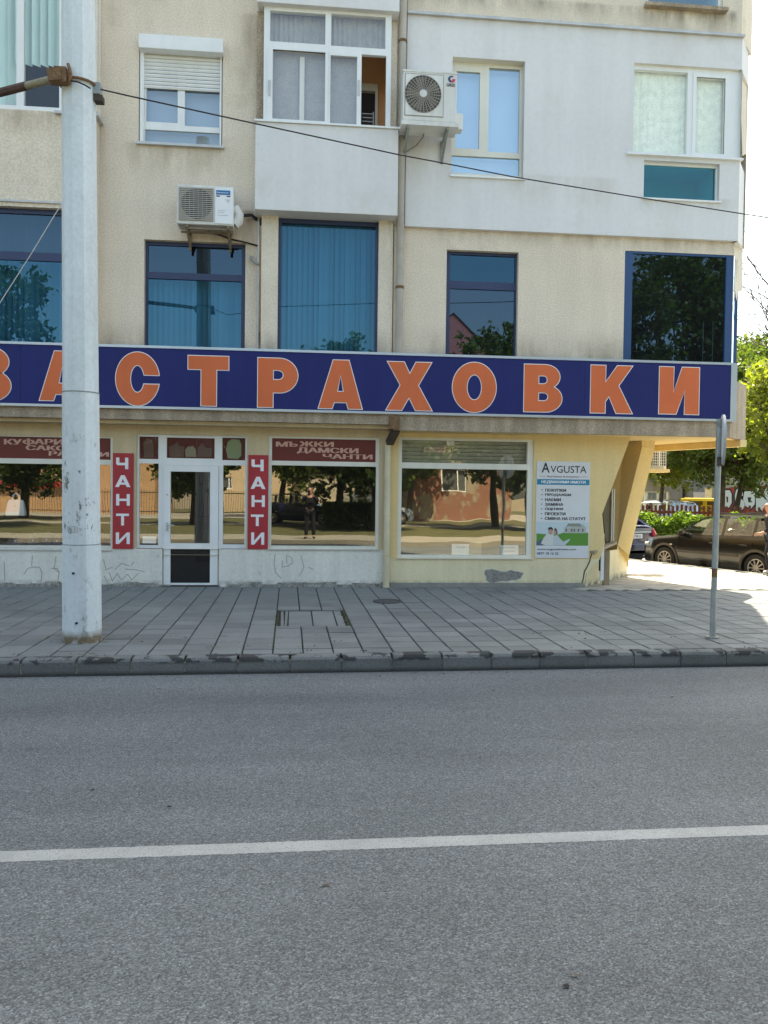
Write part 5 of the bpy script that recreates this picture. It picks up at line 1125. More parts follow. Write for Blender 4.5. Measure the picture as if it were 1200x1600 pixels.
# ------------------------------------------------------------------ signpost, its disc seen edge on
sb_ = gr(1113, 997); post = thing('signpost', 'grey steel post with a round traffic sign seen edge on', 'road sign', (sb_.x, sb_.y, 0))
tp2 = at(1123, 655, sb_.y+.02); 
pt = Vector((tp2.x, sb_.y, tp2.z))
MB().tube([(sb_.x, sb_.y, -.1), tuple(Vector((sb_.x, sb_.y, 0)).lerp(pt, .5)), tuple(pt)], .033, 14).build('post', GALV, post, smooth=True)
b = MB(); pm = Vector((sb_.x, sb_.y, 0)).lerp(pt, .30); b.tube([(pm.x, pm.y, pm.z-.05), (pm.x, pm.y, pm.z+.05)], .0335, 14); b.build('rust_band', RUST, post)
b = MB(); b.tube([(sb_.x, sb_.y, .0), (sb_.x, sb_.y, .02)], .075, 14); b.build('footing', CONC2, post)
dc = at(1129.5, 688, sb_.y-.02); vd = Vector((dc.x-CAM.x, dc.y-CAM.y, 0)).normalized(); nd = Vector((vd.y, -vd.x, 0)); nd = (nd*-1-vd*.085).normalized()
DISC = mat('sign_back', (.36, .39, .41), .5, .1, 8, metal=.3)
R_ = (at(1129, 648, sb_.y).z-at(1129, 728, sb_.y).z)/2
MB().tube([dc-nd*.012, dc+nd*.012], R_, 40).build('disc', DISC, post); MB().tube([dc+nd*.0125, dc+nd*.016], R_*.97, 40).build('sign_face', plain('sign_white', (.8, .8, .8), .5), post)
for dz in (.18, -.18): MB().obox(pt.lerp(Vector((dc.x, dc.y, dc.z)), 0)*0+Vector((pt.x-.03, pt.y-.03, dc.z+dz)), (dc.x-.01, dc.y, dc.z+dz), .03, .04).build('clamp', GALV, post)
c_ = at(1125.5, 721, sb_.y-.05); b = MB(); b.tube([(c_.x, c_.y, c_.z+.05), (c_.x, c_.y, c_.z-.05)], .035, 12); b.build('lock_box', IRON, post)

# ------------------------------------------------------------------ cars
G_CAR_BODY = mat('car_window', (.022, .028, .024), .03, .0, 1, spec=.9)
def interp(x, ks):
    if x <= ks[0][0]: return ks[0][1]
    for (a0, v0), (a1, v1) in zip(ks[:-1], ks[1:]):
        if x <= a1: t = (x-a0)/(a1-a0); return v0+(v1-v0)*t
    return ks[-1][1]
def wheel_into(t, x, y, sgn, r=.315, spokes=10, seat=None):
    b = MB(); w = .10; pr = [(r*.66, w), (r*.93, w), (r, w*.7), (r, -w*.7), (r*.93, -w), (r*.6, -w)]; N = 30
    for (rr, yy) in pr:
        for j in range(N): u = 2*math.pi*j/N; b.v.append((x+rr*math.cos(u), y+yy*sgn, r+rr*math.sin(u)))
    for i in range(5):
        for j in range(N): f = (i*N+j, i*N+(j+1) % N, (i+1)*N+(j+1) % N, (i+1)*N+j); b.f.append(f if sgn < 0 else f[::-1]); b.m.append(0)
    wo = b.build('wheel', RUBBER, t, world=False, smooth=True)
    d = MB(); d.disc((x, y+sgn*.03, r), r*.66, 'Y', .01, 26); d.build('brake_disc', plain('wheel_dark', (.03, .026, .022), .7), wo, world=False)
    s = MB(); ALLOY = mat('alloy', (.58, .52, .46), .35, .1, 8, metal=.5); yo = y+sgn*.085
    s.ring((x, yo, r), r*.635, .014, 'Y', 30, 6)
    for k in range(spokes): u = 2*math.pi*k/spokes; s.obox((x+.03*math.cos(u), yo+sgn*.005, r+.03*math.sin(u)), (x+r*.62*math.cos(u), yo-sgn*.012, r+r*.62*math.sin(u)), .030, .022)
    s.disc((x, yo, r), .045, 'Y', .03, 14); s.build('rim', ALLOY, wo, world=False)
    return wo
def car(name, label, group, loc, heading, paint, lower, wagon=True, L=(2.13, -2.22), H=1.46, wb=1.255, hw0=.865, plate=None, rails=True):
    t = thing(name, label, 'car', loc, heading, group)
    fx, rx = L; belt = [(rx, 1.0), (-1.2, .985), (.3, .935), (.95, .93), (1.55, .865), (1.95, .78), (fx, .60)]
    if wagon: roof = [(rx+.06, 1.02), (rx+.10, 1.06), (rx+.42, H-.05), (-.9, H), (-.1, H), (.30, H-.055), (1.0, .945)]
    else: roof = [(rx+.10, 1.03), (rx+.14, 1.06), (rx+.75, H-.10), (-.7, H), (-.1, H), (.30, H-.055), (1.0, .945)]
    low = [(rx, .40), (rx+.06, .30), (rx+.25, .22), (fx-.3, .20), (fx-.05, .26), (fx, .34)]
    hwk = [(rx, .70), (rx+.05, .78), (rx+.30, .845), (-.8, hw0), (.8, hw0), (fx-.45, .83), (fx-.12, .72), (fx-.03, .60), (fx, .45)]
    xs = sorted(set([round(rx+i*(fx-rx)/88, 4) for i in range(89)]+[round(s*wb+d, 4) for s in (1, -1) for d in (-.372, -.36, -.34, .34, .36, .372)]))
    ra = .365
    def zlow(x):
        z = interp(x, low)
        for s in (1, -1):
            d = abs(x-s*wb)
            if d < ra: z = max(z, .31+math.sqrt(ra*ra-d*d))
        return z
    def side(x, z): # half width at height
        h = interp(x, hwk); zt = interp(x, belt); u = (z-.22)/max(zt-.22, .1)
        return h*(1-.035*(1-min(u*2.2, 1))**2-.075*max(u-.62, 0)**2/.144)
    K = 9; b = MB(); n = len(xs)
    for sg in (1, -1):
        base = len(b.v)
        for x in xs:
            z0, z1 = zlow(x), interp(x, belt)
            for k in range(K): z = z0+(z1-z0)*k/(K-1); b.v.append((x, sg*side(x, z), z))
        for i in range(n-1):
            for k in range(K-1):
                f = (base+i*K+k, base+(i+1)*K+k, base+(i+1)*K+k+1, base+i*K+k+1); zc = (b.v[f[0]][2]+b.v[f[2]][2])/2
                b.f.append(f[::-1] if sg > 0 else f); b.m.append(0)
        for i in range(n-1):   # inner lip of arch and sill
            a0, a1 = b.v[base+i*K], b.v[base+(i+1)*K]; q_ = len(b.v); b.v += [(a0[0], a0[1]-sg*.22, a0[2]), (a1[0], a1[1]-sg*.22, a1[2])]; f = (base+i*K, base+(i+1)*K, q_+1, q_); b.f.append(f if sg > 0 else f[::-1]); b.m.append(1)
    off = n*K+2*(n-1)
    C = 6; tb = len(b.v)                       # bonnet / shoulder deck between the two sides
    for x in xs:
        zt = interp(x, belt); y = side(x, zt)
        for c in range(C+1): v = -1+2*c/C; b.v.append((x, -v*y, zt+.035*(1-v*v)*(1 if x > .9 else .2)))
    for i in range(n-1):
        for c in range(C): f = (tb+i*(C+1)+c, tb+(i+1)*(C+1)+c, tb+(i+1)*(C+1)+c+1, tb+i*(C+1)+c+1); b.f.append(f[::-1]); b.m.append(0)
    for i, sgn in ((0, -1), (n-1, 1)):         # close front and rear
        Lc = [(i*K+k) for k in range(K)]; Rc = [off+i*K+k for k in range(K)]
        for k in range(K-1): f = (Lc[k], Lc[k+1], Rc[k+1], Rc[k]); b.f.append(f if sgn > 0 else f[::-1]); b.m.append(0)
    def gy(x, z): # greenhouse half width
        zb = interp(x, belt); return side(x, zb)-.015-(z-zb)*.36
    gx = sorted(set([r0[0] for r0 in roof]+[round(roof[0][0]+i*(1.0-roof[0][0])/40, 4) for i in range(41)])); G = 5; R2 = 8; gb_ = len(b.v); W2_ = 2*G+R2+1
    for x in gx:
        zr = interp(x, roof); zb = interp(x, belt)-.02
        ring_ = [(x, gy(x, zb+(zr-.03-zb)*k/G), zb+(zr-.03-zb)*k/G) for k in range(G+1)]; yt = ring_[-1][1]
        top = [(x, yt*math.cos(math.pi*c/R2)**1 if False else yt*(1-2*c/R2), zr-.03+(.045*(1-(1-2*c/R2)**4))) for c in range(1, R2)]
        b.v += ring_+top+[(p[0], -p[1], p[2]) for p in ring_[::-1]]
    ncol = 2*(G+1)+R2-1
    for i in range(len(gx)-1):
        xm_ = (gx[i]+gx[i+1])/2; wsc = .36 < xm_ < .93; rsc = xm_ < (roof[2][0]-.03) and xm_ > roof[1][0]
        for c in range(ncol-1):
            f = (gb_+i*ncol+c, gb_+(i+1)*ncol+c, gb_+(i+1)*ncol+c+1, gb_+i*ncol+c+1); topf = G <= c < G+R2
            b.f.append(f); b.m.append(2 if (topf and (wsc or rsc) and G+1 <= c < G+R2-1) else (3 if topf else 0))
    WR = ((-.28, .68), (-1.08, -.40), (roof[2][0]+.02, -1.20))
    kf, km = [], []
    for f, m_ in zip(b.f, b.m):
        if f[0] >= gb_:
            c = (f[0]-gb_) % ncol; xm_ = sum(b.v[i][0] for i in f)/4
            if (1 <= c < G or G+R2 <= c < ncol-2) and any(w0_ < xm_ < w1_ for w0_, w1_ in WR): continue
        kf.append(f); km.append(m_)
    b.f, b.m = kf, km
    st_ = MB()
    for x in (.15, -.75):
        for y in (-.36, .36): st_.box(x-.09, x+.06, y-.24, y+.24, .7, 1.08); st_.box(x-.06, x+.03, y-.13, y+.13, 1.10, 1.27)
    st_.build('seat', RUBBER, t, world=False, bevel=.03)
    body = b.build('body', [paint, RUBBER, G_CAR, paint], t, world=False, smooth=True)
    # side windows
    for sg in (1, -1):
        for x0, x1 in ((-.30, .70), (-1.10, -.38), (roof[2][0]+.0, -1.18)):
            if x1-x0 < .15: continue
            wv = MB(); m_ = 12; cols = []
            for i in range(m_+1):
                x = x0+(x1-x0)*i/m_; zb = interp(x, belt)+.035; zt = max(interp(x, roof)-.085, zb+.01)
                cols.append([(x, sg*(gy(x, zb+(zt-zb)*k/3)+.006), zb+(zt-zb)*k/3) for k in range(4)])
            for c in cols: wv.v += c
            for i in range(m_):
                for k in range(3): f = (i*4+k, (i+1)*4+k, (i+1)*4+k+1, i*4+k+1); wv.f.append(f[::-1] if sg > 0 else f); wv.m.append(0)
            wv.build('window', G_CAR, t, world=False, smooth=True)
        ml = MB()
        for i in range(40):
            x0 = -1.9+i*.083; x1 = x0+.085
            if any(abs((x0+x1)/2-s*wb) < .41 for s in (1, -1)): continue
            for (z0, z1) in ((.53, .585),): ml.quad((x0, sg*(side(x0, z0)+.012), z0), (x1, sg*(side(x1, z0)+.012), z0), (x1, sg*(side(x1, z1)+.010), z1), (x0, sg*(side(x0, z1)+.010), z1)) if sg < 0 else ml.quad((x1, sg*(side(x1, z0)+.012), z0), (x0, sg*(side(x0, z0)+.012), z0), (x0, sg*(side(x0, z1)+.010), z1), (x1, sg*(side(x1, z1)+.010), z1))
        ml.build('rub_strip', lower, t, world=False)
        for s in (1, -1):                        # grey arch lips
            ar = MB()
            for i in range(24):
                u0, u1 = math.pi*i/24*1.12-.19, math.pi*(i+1)/24*1.12-.19; q_ = []
                for u, rr in ((u0, ra-.005), (u1, ra-.005), (u1, ra+.055), (u0, ra+.055)): x, z = s*wb+rr*math.cos(u), .31+rr*math.sin(u); q_.append((x, sg*(side(x, max(z, .25))+.014), z))
                ar.add(q_, [(0, 1, 2, 3) if sg < 0 else (3, 2, 1, 0)])
            ar.build('arch_trim', lower, t, world=False)
            wheel_into(t, s*wb, sg*(hw0-.115), sg)
        sm = MB()
        for x, zt in ((.86, .9), (-.34, .9), (-1.14, .88)):
            for k in range(6): z0 = .30+(zt-.30)*k/6; z1 = .30+(zt-.30)*(k+1)/6; sm.box(x-.004, x+.004, min(sg*side(x, z0), sg*side(x, z1))-.001, max(sg*side(x, z0), sg*side(x, z1))+.001, z0, z1)
        sm.build('door_seam', RUBBER, t, world=False)
        for x in (-.24, -1.04):
            MB().box(x, x+.19, sg*(side(x, .80)+.012)-.014, sg*(side(x, .80)+.012)+.014, .785, .815).build('door_handle', paint, t, world=False, bevel=.008)
        mi = MB(); mi.tube([(.78, sg*.80, .98), (.72, sg*.90, 1.00), (.66, sg*.985, 1.005)], [.045, .085, .06], 10); mi.build('mirror', paint, t, world=False, smooth=True)
        if rails: MB().tube([(.1, sg*.57, H-.01), (.0, sg*.575, H+.035), (-1.5, sg*.575, H+.03), (-1.62, sg*.57, H-.02)], .014, 6).build('roof_rail', RUBBER, t, world=False)
        hl = MB(); hl.tube([(fx-.10, sg*.52, .63), (fx-.16, sg*.64, .65), (fx-.32, sg*.755, .68)], [.07, .085, .05], 10); hl.build('headlight', plain('headlight_glass', (.6, .62, .62), .1), t, world=False, smooth=True)
        MB().box(1.02, 1.09, sg*(side(1.05, .70)+.008)-.01, sg*(side(1.05, .70)+.008)+.01, .685, .715).build('side_indicator', plain('indicator', (.6, .5, .42), .3), t, world=False, bevel=.006)
        tl = MB(); tl.tube([(rx+.10, sg*.745, .70), (rx+.03, sg*.70, .82), (rx+.06, sg*.66, .98)], [.06, .10, .06], 8); tl.build('taillight', plain('taillight_red', (.35, .02, .02), .2), t, world=False, smooth=True)
    MB().box(fx-.06, fx+.02, -.62, .62, .28, .34).build('bumper_lip', lower, t, world=False); MB().box(fx-.06, fx+.012, -.36, .36, .56, .66).build('radiator_grille', RUBBER, t, world=False)
    MB().box(rx-.05, rx+.05, -.68, .68, .38, .58).build('rear_bumper', paint, t, world=False, bevel=.03)
    MB().box(-1.9, 1.9, -.66, .66, .16, .30).build('underbody', RUBBER, t, world=False); 
    if plate:
        MB().box(rx-.03, rx+.02, -.26, .26, .72, .835).build('number_plate', WHITE, t, world=False)
        pl_ = MB(); lettering(pl_, plate, -.20, .20, .745, .81, 0, 0, .015); pl_.v = [(rx-.033, -x, z) for x, y, z in pl_.v]; pl_.build('lettering', BLACK, t, world=False)
        tr = MB(); tr.box(rx-.035, rx+.02, -.58, .58, .875, .905); tr.build('chrome_strip', SILVER, t, world=False)
    return t
PBROWN = mat('dark_brown_paint', (.010, .0085, .0075), .22, .06, 3, coat=.7, spec=.5, streak=.05)
GREYT = plain('grey_trim', (.085, .072, .058), .6)
PBLUE = mat('navy_paint', (.006, .011, .055), .2, .05, 3, coat=.9, spec=.5)
PSILV = mat('silver_blue_paint', (.30, .36, .42), .3, .05, 3, coat=.8, metal=.4)
fw, rw = Vector((8.80, 5.43, 0)), Vector((9.81, 3.13, 0)); ax = (fw-rw).normalized(); nr = Vector((ax.y, -ax.x, 0))
mid = (fw+rw)/2+nr*.75; HD = math.atan2(ax.y, ax.x)
car('parked_car', 'dark brown station wagon parked at the side street kerb behind the signpost', 'cars parked in the side street', (mid.x+.06, mid.y, SZ), HD, PBROWN, GREYT)
m2_ = mid+ax*4.95+nr*.10
car('parked_car', 'dark blue hatchback seen from behind, half hidden by the leaning pillar', 'cars parked in the side street', (m2_.x, m2_.y, SZ), HD-.05, PBLUE, PBLUE, wagon=False, L=(2.1, -2.0), H=1.47, plate='PB 6758 A', rails=False)
c3 = at_d(1026, 800, 21); car('parked_car', 'silver blue estate car parked far off beyond the picket fence', 'cars parked in the side street', (c3.x, c3.y, -.1), math.radians(205), PSILV, RUBBER, H=1.50)

# ------------------------------------------------------------------ hedge, fence, containers and the building across the side street
LEAF_H = leafmat('hedge_leaf', (.05, .095, .016), (.16, .235, .04)); LEAF_T = leafmat('tree_leaf', (.05, .085, .018), (.15, .19, .05)); LEAF_Y = leafmat('sunny_leaf', (.12, .16, .025), (.32, .33, .07)); LEAF_D = leafmat('dark_leaf', (.030, .062, .018), (.075, .115, .032))
hg = np.random.default_rng(8); H0 = Vector((10.6, 11.0, 0)); 
h0, h1 = at_d(985, 800, 13.0), at_d(1260, 800, 9.5)
hx = hg.uniform(0, 1, 22000); hy = hg.uniform(-.8, .8, 22000); top = .84+.10*np.sin(hx*23)+.10*np.sin(hx*61+1)+.08*np.sin(hy*9); hz = top*(1-hg.uniform(0, 1, 22000)**2.2)
keep = (np.abs(hy) > .55) | (hz > top-.35)
dv = (h1-h0); ln = Vector((-dv.y, dv.x, 0)).normalized()
hp = np.stack([h0.x+dv.x*hx+ln.x*hy, h0.y+dv.y*hx+ln.y*hy, hz], 1)[keep]
hd_ = thing('hedge', 'bright green leafy hedge growing behind the parked cars', 'hedge', (h0.x, h0.y, 0))
leaves('foliage', LEAF_H, hp, .10, hd_, rs=2, up=.6)
b = MB(); g = random.Random(7)
for i in range(26): u = i/25; p = h0+dv*u; b.tube([(p.x, p.y, -.05), (p.x+g.uniform(-.1, .1), p.y+g.uniform(-.1, .1), .75)], [.02, .008], 5)
b.build('stem', mat('twig', (.10, .075, .05), .9), hd_, kind='stuff')
# low strip of planting soil
MB().add([(p.x, p.y, -.06) for p in (h0-ln*1.0, h1-ln*1.0, h1+ln*16+Vector((10, 0, 0)), h0+ln*19)], [(0, 1, 2, 3)]).build('planted_bed', GRASSM, kind='structure')
f0, f1 = at_d(985, 800, 15.2), at_d(1260, 800, 12.2); fnc = thing('picket_fence', 'red brown wooden picket fence beyond the hedge', 'fence', (f0.x, f0.y, 0))
PICK = mat('fence_stain', (.15, .045, .028), .8, .2, 4); dvf = f1-f0; nf = int(dvf.length/.15); un = dvf.normalized()
b = MB(); ang = math.atan2(un.y, un.x)
for i in range(nf):
    p = f0+un*(i*.15); b.obox((p.x, p.y, .05), (p.x, p.y, 1.28+.03*math.sin(i*1.7)), .085, .022)
b.build('picket', PICK, fnc, kind='stuff')
for z in (.35, 1.02): q_ = MB(); q_.obox((f0.x, f0.y+.04, z), (f1.x, f1.y+.04, z), .03, .09); q_.build('rail', PICK, fnc)
def container(x, y, label, w=1.0, Y=22.0):
    c_ = at_d(x, y, Y); t = thing('clothing_container', label, 'container', (c_.x, c_.y, 0), math.radians(-14), 'yellow containers')
    YEL = mat('container_yellow', (.70, .45, .02), .45, .06, 3, streak=.08)
    b = MB(); pr = [(-.5, .08), (.5, .08), (.5, 1.25), (.30, 1.50), (-.42, 1.54), (-.5, 1.4)]
    k = len(pr); 
    for xx in (-w/2, w/2): b.v += [(xx, y_, z_) for y_, z_ in pr]
    b.f += [tuple(range(k)), tuple(range(k, 2*k))[::-1]]+[(i, k+i, k+(i+1) % k, (i+1) % k) for i in range(k)]; b.m += [0]*(k+2)
    b.build('body', YEL, t, world=False, bevel=.03)
    f = MB(); f.box(-w*.30, w*.30, -.53, -.505, 1.22, 1.40); f.build('hatch', plain('hatch_dark', (.10, .07, .02), .6), t, world=False)
    f = MB()
    for i in range(6): f.box(-w*.32+i*w*.11, -w*.32+i*w*.11+w*.08, -.512, -.503, 1.03, 1.10)
    for i in range(5): f.box(-w*.22+i*w*.09, -w*.22+i*w*.09+w*.06, -.512, -.503, .92, .97)
    f.build('print', BLACK, t, world=False)
    MB().box(-w/2+.08, w/2-.08, -.4, .4, .0, .08).build('base', IRON, t, world=False)
container(1083, 790, 'yellow clothing collection container beyond the fence, with dark print on its front'); container(1107.5, 790, 'second yellow container, half hidden by the signpost', .9)
# low grey building with curtained windows
BZ = 27.0
bb = thing('garage_building', 'low grey building with curtained shop windows behind the trees', 'building', (at_d(1020, 780, BZ).x, BZ, 0))
GW = mat('grey_render', (.30, .30, .29), .9, .12, 1, streak=.15); GW2 = mat('olive_render', (.36, .36, .29), .9, .12, 1, streak=.12)
x0, x1 = at(980, 780, BZ).x, at(1116, 780, BZ).x
wr = rc(1002, 768, 1047, 796, BZ); wr = (wr[0]-1.0, wr[1], .5, wr[3]); dr = rc(1066, 757, 1073, 800, BZ); dr = (dr[0], dr[1], 0, dr[3])
MB().holes((x0-6, x1, -.1, 4.4), [wr, dr], BZ, BZ+.3).build('wall', GW, bb)
wv = [wr[0]+(wr[1]-wr[0])*k/4 for k in range(5)]
for k in range(4):
    w_ = MB().holes((wv[k], wv[k+1], wr[2], wr[3]), [(wv[k]+.06, wv[k+1]-.06, wr[2]+.05, wr[3]-.05)], BZ+.08, BZ+.14, back=True).build('window', PVC, bb)
    MB().quad((wv[k]+.05, BZ+.11, wr[2]+.04), (wv[k+1]-.05, BZ+.11, wr[2]+.04), (wv[k+1]-.05, BZ+.11, wr[3]-.04), (wv[k]+.05, BZ+.11, wr[3]-.04)).build('pane', G_HOME, w_)
    drape((wv[k]+.03, wv[k+1]-.03, wr[2], wr[3]), BZ+.3, plain('pale_curtain', (.5, .53, .55), .9), w_, 8, .05)
MB().box(dr[0]-.02, dr[1]+.02, BZ+.2, BZ+.24, 0, dr[3]).build('door', plain('dark_door', (.05, .055, .06), .6), bb)
for a_, c_ in ((1075, 1108),): r_ = rc(a_, 756, c_, 800, BZ-.0); MB().box(r_[0], r_[1], BZ-.05, BZ-.004, 0, r_[3]).build('door', mat('grey_gate', (.28, .29, .30), .7, .1, 2), bb)
r_ = rc(1084, 769, 1105, 778, BZ-.1); MB().box(r_[0], r_[1], BZ-.10, BZ-.055, r_[2], r_[3]).build('notice_board', WHITE, bb)
MB().box(x0-6, x1+.2, BZ-.6, BZ+8, 4.4, 4.7).build('roof', CONC2, bb); 
r_ = rc(1024, 742, 1055, 757, BZ-.8); MB().box(r_[0], r_[1], BZ-1.0, BZ-.01, r_[2]+.2, r_[3]).build('awning', plain('grey_awning', (.2, .21, .23), .8), bb)
wp_ = at_d(1106, 800, 23.5); ps = thing('gate_post', 'white square post beside the yellow containers', 'post', (wp_.x, wp_.y, 0)); MB().box(wp_.x-.12, wp_.x+.12, wp_.y-.12, wp_.y+.12, 0, 2.0).build('shaft', mat('limewash', (.6, .58, .52), .9), ps); MB().box(wp_.x-.15, wp_.x+.15, wp_.y-.15, wp_.y+.15, 2.0, 2.06).build('cap', CONC2, ps)
# graffiti wall
GWY = 25.0
gwl = thing('graffiti_wall', 'olive boundary wall with big silver and black graffiti letters', 'wall', (at_d(1120, 780, GWY).x, GWY, 0))
gx0, gx1 = at(1117, 780, GWY).x, at(1420, 780, GWY).x; gz = at(1160, 741, GWY).z
MB().box(gx0, gx1, GWY, GWY+.3, -.1, gz).build('body', GW2, gwl); MB().box(gx0, gx1, GWY-.05, GWY+.35, gz, gz+.08).build('coping', CONC2, gwl)
SIL = plain('graffiti_silver', (.58, .62, .62), .5); GRED = plain('graffiti_red', (.38, .04, .03), .6)
gw = lambda ps, Y=GWY: [(at(x, y, Y).x, at(x, y, Y).z) for x, y in ps]
def blob(ps, m, Y, nm, holes_=()): MB().poly([gw(ps)]+[gw(h) for h in holes_], Y).build(nm, m, gwl)
blob([(1124, 802), (1262, 802), (1262, 764), (1236, 764), (1182, 758), (1168, 762), (1150, 760), (1128, 764)], GRED, GWY-.003, 'graffiti_shadow')
GLF = [([(1129, 766), (1140, 766), (1143, 772), (1143, 786), (1139, 793), (1133, 793), (1130, 783)], [[(1134.5, 776), (1137.5, 776), (1137.5, 784), (1135.5, 786)]]),
       ([(1150, 766), (1155, 762), (1160, 766), (1161, 774), (1155, 777), (1162, 783), (1164, 791), (1159, 797), (1151, 793), (1146, 795), (1149, 786), (1148, 775)], []),
       ([(1163, 768), (1178, 767), (1180, 774), (1179, 788), (1173, 795), (1165, 791), (1161, 780)], [[(1168, 777), (1174, 777), (1172, 785), (1169, 785)]]),
       ([(1181, 762), (1187, 764), (1189, 774), (1200, 784), (1204, 792), (1196, 788), (1192, 800), (1188, 795), (1185, 801), (1181, 797)], []),
       ([(1193, 772), (1197, 760), (1201, 770), (1215, 770), (1206, 777), (1210, 790), (1199, 782)], []),
       ([(1216, 766), (1240, 766), (1243, 795), (1218, 797)], [[(1225, 775), (1234, 775), (1234, 786), (1226, 786)]])]
for ps, hs in GLF:
    ps = ps[::-1] if sum((ps[i][0]*ps[(i+1) % len(ps)][1]-ps[(i+1) % len(ps)][0]*ps[i][1]) for i in range(len(ps))) > 0 else ps
    o = gw(ps); MB().poly([inset(o, .085)], GWY-.006).build('graffiti_outline', BLACK, gwl); MB().poly([o]+[gw(h) for h in hs], GWY-.009).build('graffiti_letter', SIL, gwl)
    if hs: 
        for h in hs: MB().poly([gw(h)], GWY-.010).build('graffiti_outline', BLACK, gwl)
# a pale house behind that wall
ph = thing('house', 'pale house with a barred window above the graffiti wall', 'building', (at_d(1180, 700, 31).x, 31, 0))
hx0, hx1 = at(1122, 700, 31).x, at(1460, 700, 31).x; wq = rc(1164, 729, 1184, 742, 31)
MB().holes((hx0, hx1, -.1, 5.2), [wq], 31, 31.3).build('wall', mat('pale_house', (.48, .46, .38), .9, .1, 1, streak=.1), ph)
w_ = MB().holes(wq, [shrink(wq, .05)], 31.02, 31.1).build('window', PVC, ph); r_ = shrink(wq, .04); MB().quad((r_[0], 31.06, r_[2]), (r_[1], 31.06, r_[2]), (r_[1], 31.06, r_[3]), (r_[0], 31.06, r_[3])).build('pane', G_NAVY, w_)
b = MB()
for k in range(5): x = wq[0]+(wq[1]-wq[0])*(k+.5)/5; b.box(x-.012, x+.012, 30.96, 30.985, wq[2], wq[3])
for k in range(3): z = wq[2]+(wq[3]-wq[2])*(k+.5)/3; b.box(wq[0], wq[1], 30.95, 30.965, z-.012, z+.012)
b.build('window_bars', GALV, w_); room(wq, 31.12, 32, DARKIN, ph); MB().box(hx0-.3, hx1, 30.6, 38, 5.2, 5.5).build('roof', mat('roof_tile', (.22, .08, .05), .85, .2, 5), ph)

# ------------------------------------------------------------------ trees
BARK = mat('bark', (.085, .065, .045), .95, .3, 8, fine=.3, fscale=40, bump=1, bscale=25)
def tree(name, label, base, height, blobs, nleaf, lm, seed, group='trees beyond the side street', trunk_r=.17, lsize=.17, forks=None, bare=0, hollow=.35):
    t = thing(name, label, 'tree', base, 0, group); g = np.random.default_rng(seed)
    b = MB(); B0 = Vector((0, 0, -.1)); fork = Vector(forks or (g.uniform(-.2, .2), g.uniform(-.2, .2), height*.30))
    b.tube([B0, Vector((fork.x*.3, fork.y*.3, fork.z*.4)), fork], [trunk_r*1.25, trunk_r, trunk_r*.8], 9)
    b.build('trunk', BARK, t, world=False, smooth=True)
    lb_ = MB(); pts = []
    vol = [bl[3]**3 for bl in blobs]; tv = sum(v**.8 for v in vol)
    for (x, y, z, r), v in zip(blobs, vol):
        e = Vector((x, y, z)); m_ = fork.lerp(e, .5)+Vector((g.uniform(-.25, .25), g.uniform(-.25, .25), -.15*(e-fork).length+.1)); lb_.tube([fork, m_, e], [trunk_r*.45, trunk_r*.26, .02], 6)
        for _ in range(4):
            d = Vector(g.normal(size=3)).normalized()*r*.85; lb_.tube([m_.lerp(e, .6), e+d*.5, e+d], [.03, .018, .006], 4)
        n = int(nleaf*v**.8/tv); u = g.normal(size=(n, 3)); u /= np.linalg.norm(u, axis=1)[:, None]; rad = r*(hollow+(1-hollow)*g.uniform(0, 1, n)**.5)
        # clump the leaves into twigs
        nt = max(n//26, 4); ctr = u[:nt]*rad[:nt, None]; idx = g.integers(0, nt, n)
        p = ctr[idx]+g.normal(0, .16*r**.5, (n, 3)); p[:, 2] *= .85; pts.append(p+np.array([x, y, z]))
    lb_.build('limb', BARK, t, world=False, smooth=True)
    P_ = np.concatenate(pts); leaves('crown', lm, P_, lsize, t, world=False, rs=seed, up=.35, tone=.5+.0*P_[:, 2])
    return t
def mkblobs(seed, n, rx, ry, z0, z1, r0, r1):
    g = np.random.default_rng(seed); out = []
    for i in range(n):
        z = z0+(z1-z0)*((i+.5)/n); s = math.sin(math.pi*min(max((z-z0)/(z1-z0), .08), .96))**.6; a_ = i*2.4+g.uniform(-.4, .4); q_ = g.uniform(.35, 1)
        out.append((rx*s*q_*math.cos(a_), ry*s*q_*math.sin(a_), z, g.uniform(r0, r1)))
    return out
tA = at_d(1127, 800, 17.0)
tree('street_tree', 'leafy tree with a dark upright trunk right behind the signpost', (tA.x, tA.y, 0), 8, mkblobs(1, 22, 3.1, 2.3, 2.5, 7.1, .7, 1.15), 19000, LEAF_T, 11, lsize=.15, forks=(.1, .1, 2.9), trunk_r=.12)
tB = at_d(1146, 800, 18.5)
tree('street_tree', 'leafy tree whose bent trunk crosses the graffiti wall', (tB.x, tB.y, 0), 8, [(x+.6, y, z, r) for x, y, z, r in mkblobs(2, 22, 3.4, 2.5, 2.6, 7.6, .7, 1.2)], 19000, LEAF_T, 12, lsize=.16, forks=(.65, .2, 3.2), trunk_r=.11)
tC = at_d(1030, 800, 20.5)
tree('street_tree', 'sunlit tree with low yellow green branches over the far estate car', (tC.x, tC.y, 0), 7, mkblobs(3, 22, 3.6, 2.4, 2.75, 6.6, .7, 1.2), 18000, LEAF_Y, 13, lsize=.15, forks=(.2, .1, 2.5), trunk_r=.09)
tD = at_d(1215, 800, 9.8)
tree('street_tree', 'nearest tree at the right edge with bright yellow leaves', (tD.x, tD.y, 0), 7, [(x, y, z, r) for x, y, z, r in mkblobs(4, 13, 1.7, 1.5, 3.0, 5.4, .45, .75)], 8000, LEAF_Y, 14, lsize=.15, forks=(.2, 0, 2.4), trunk_r=.12)
tE = at_d(1172, 800, 28.0)
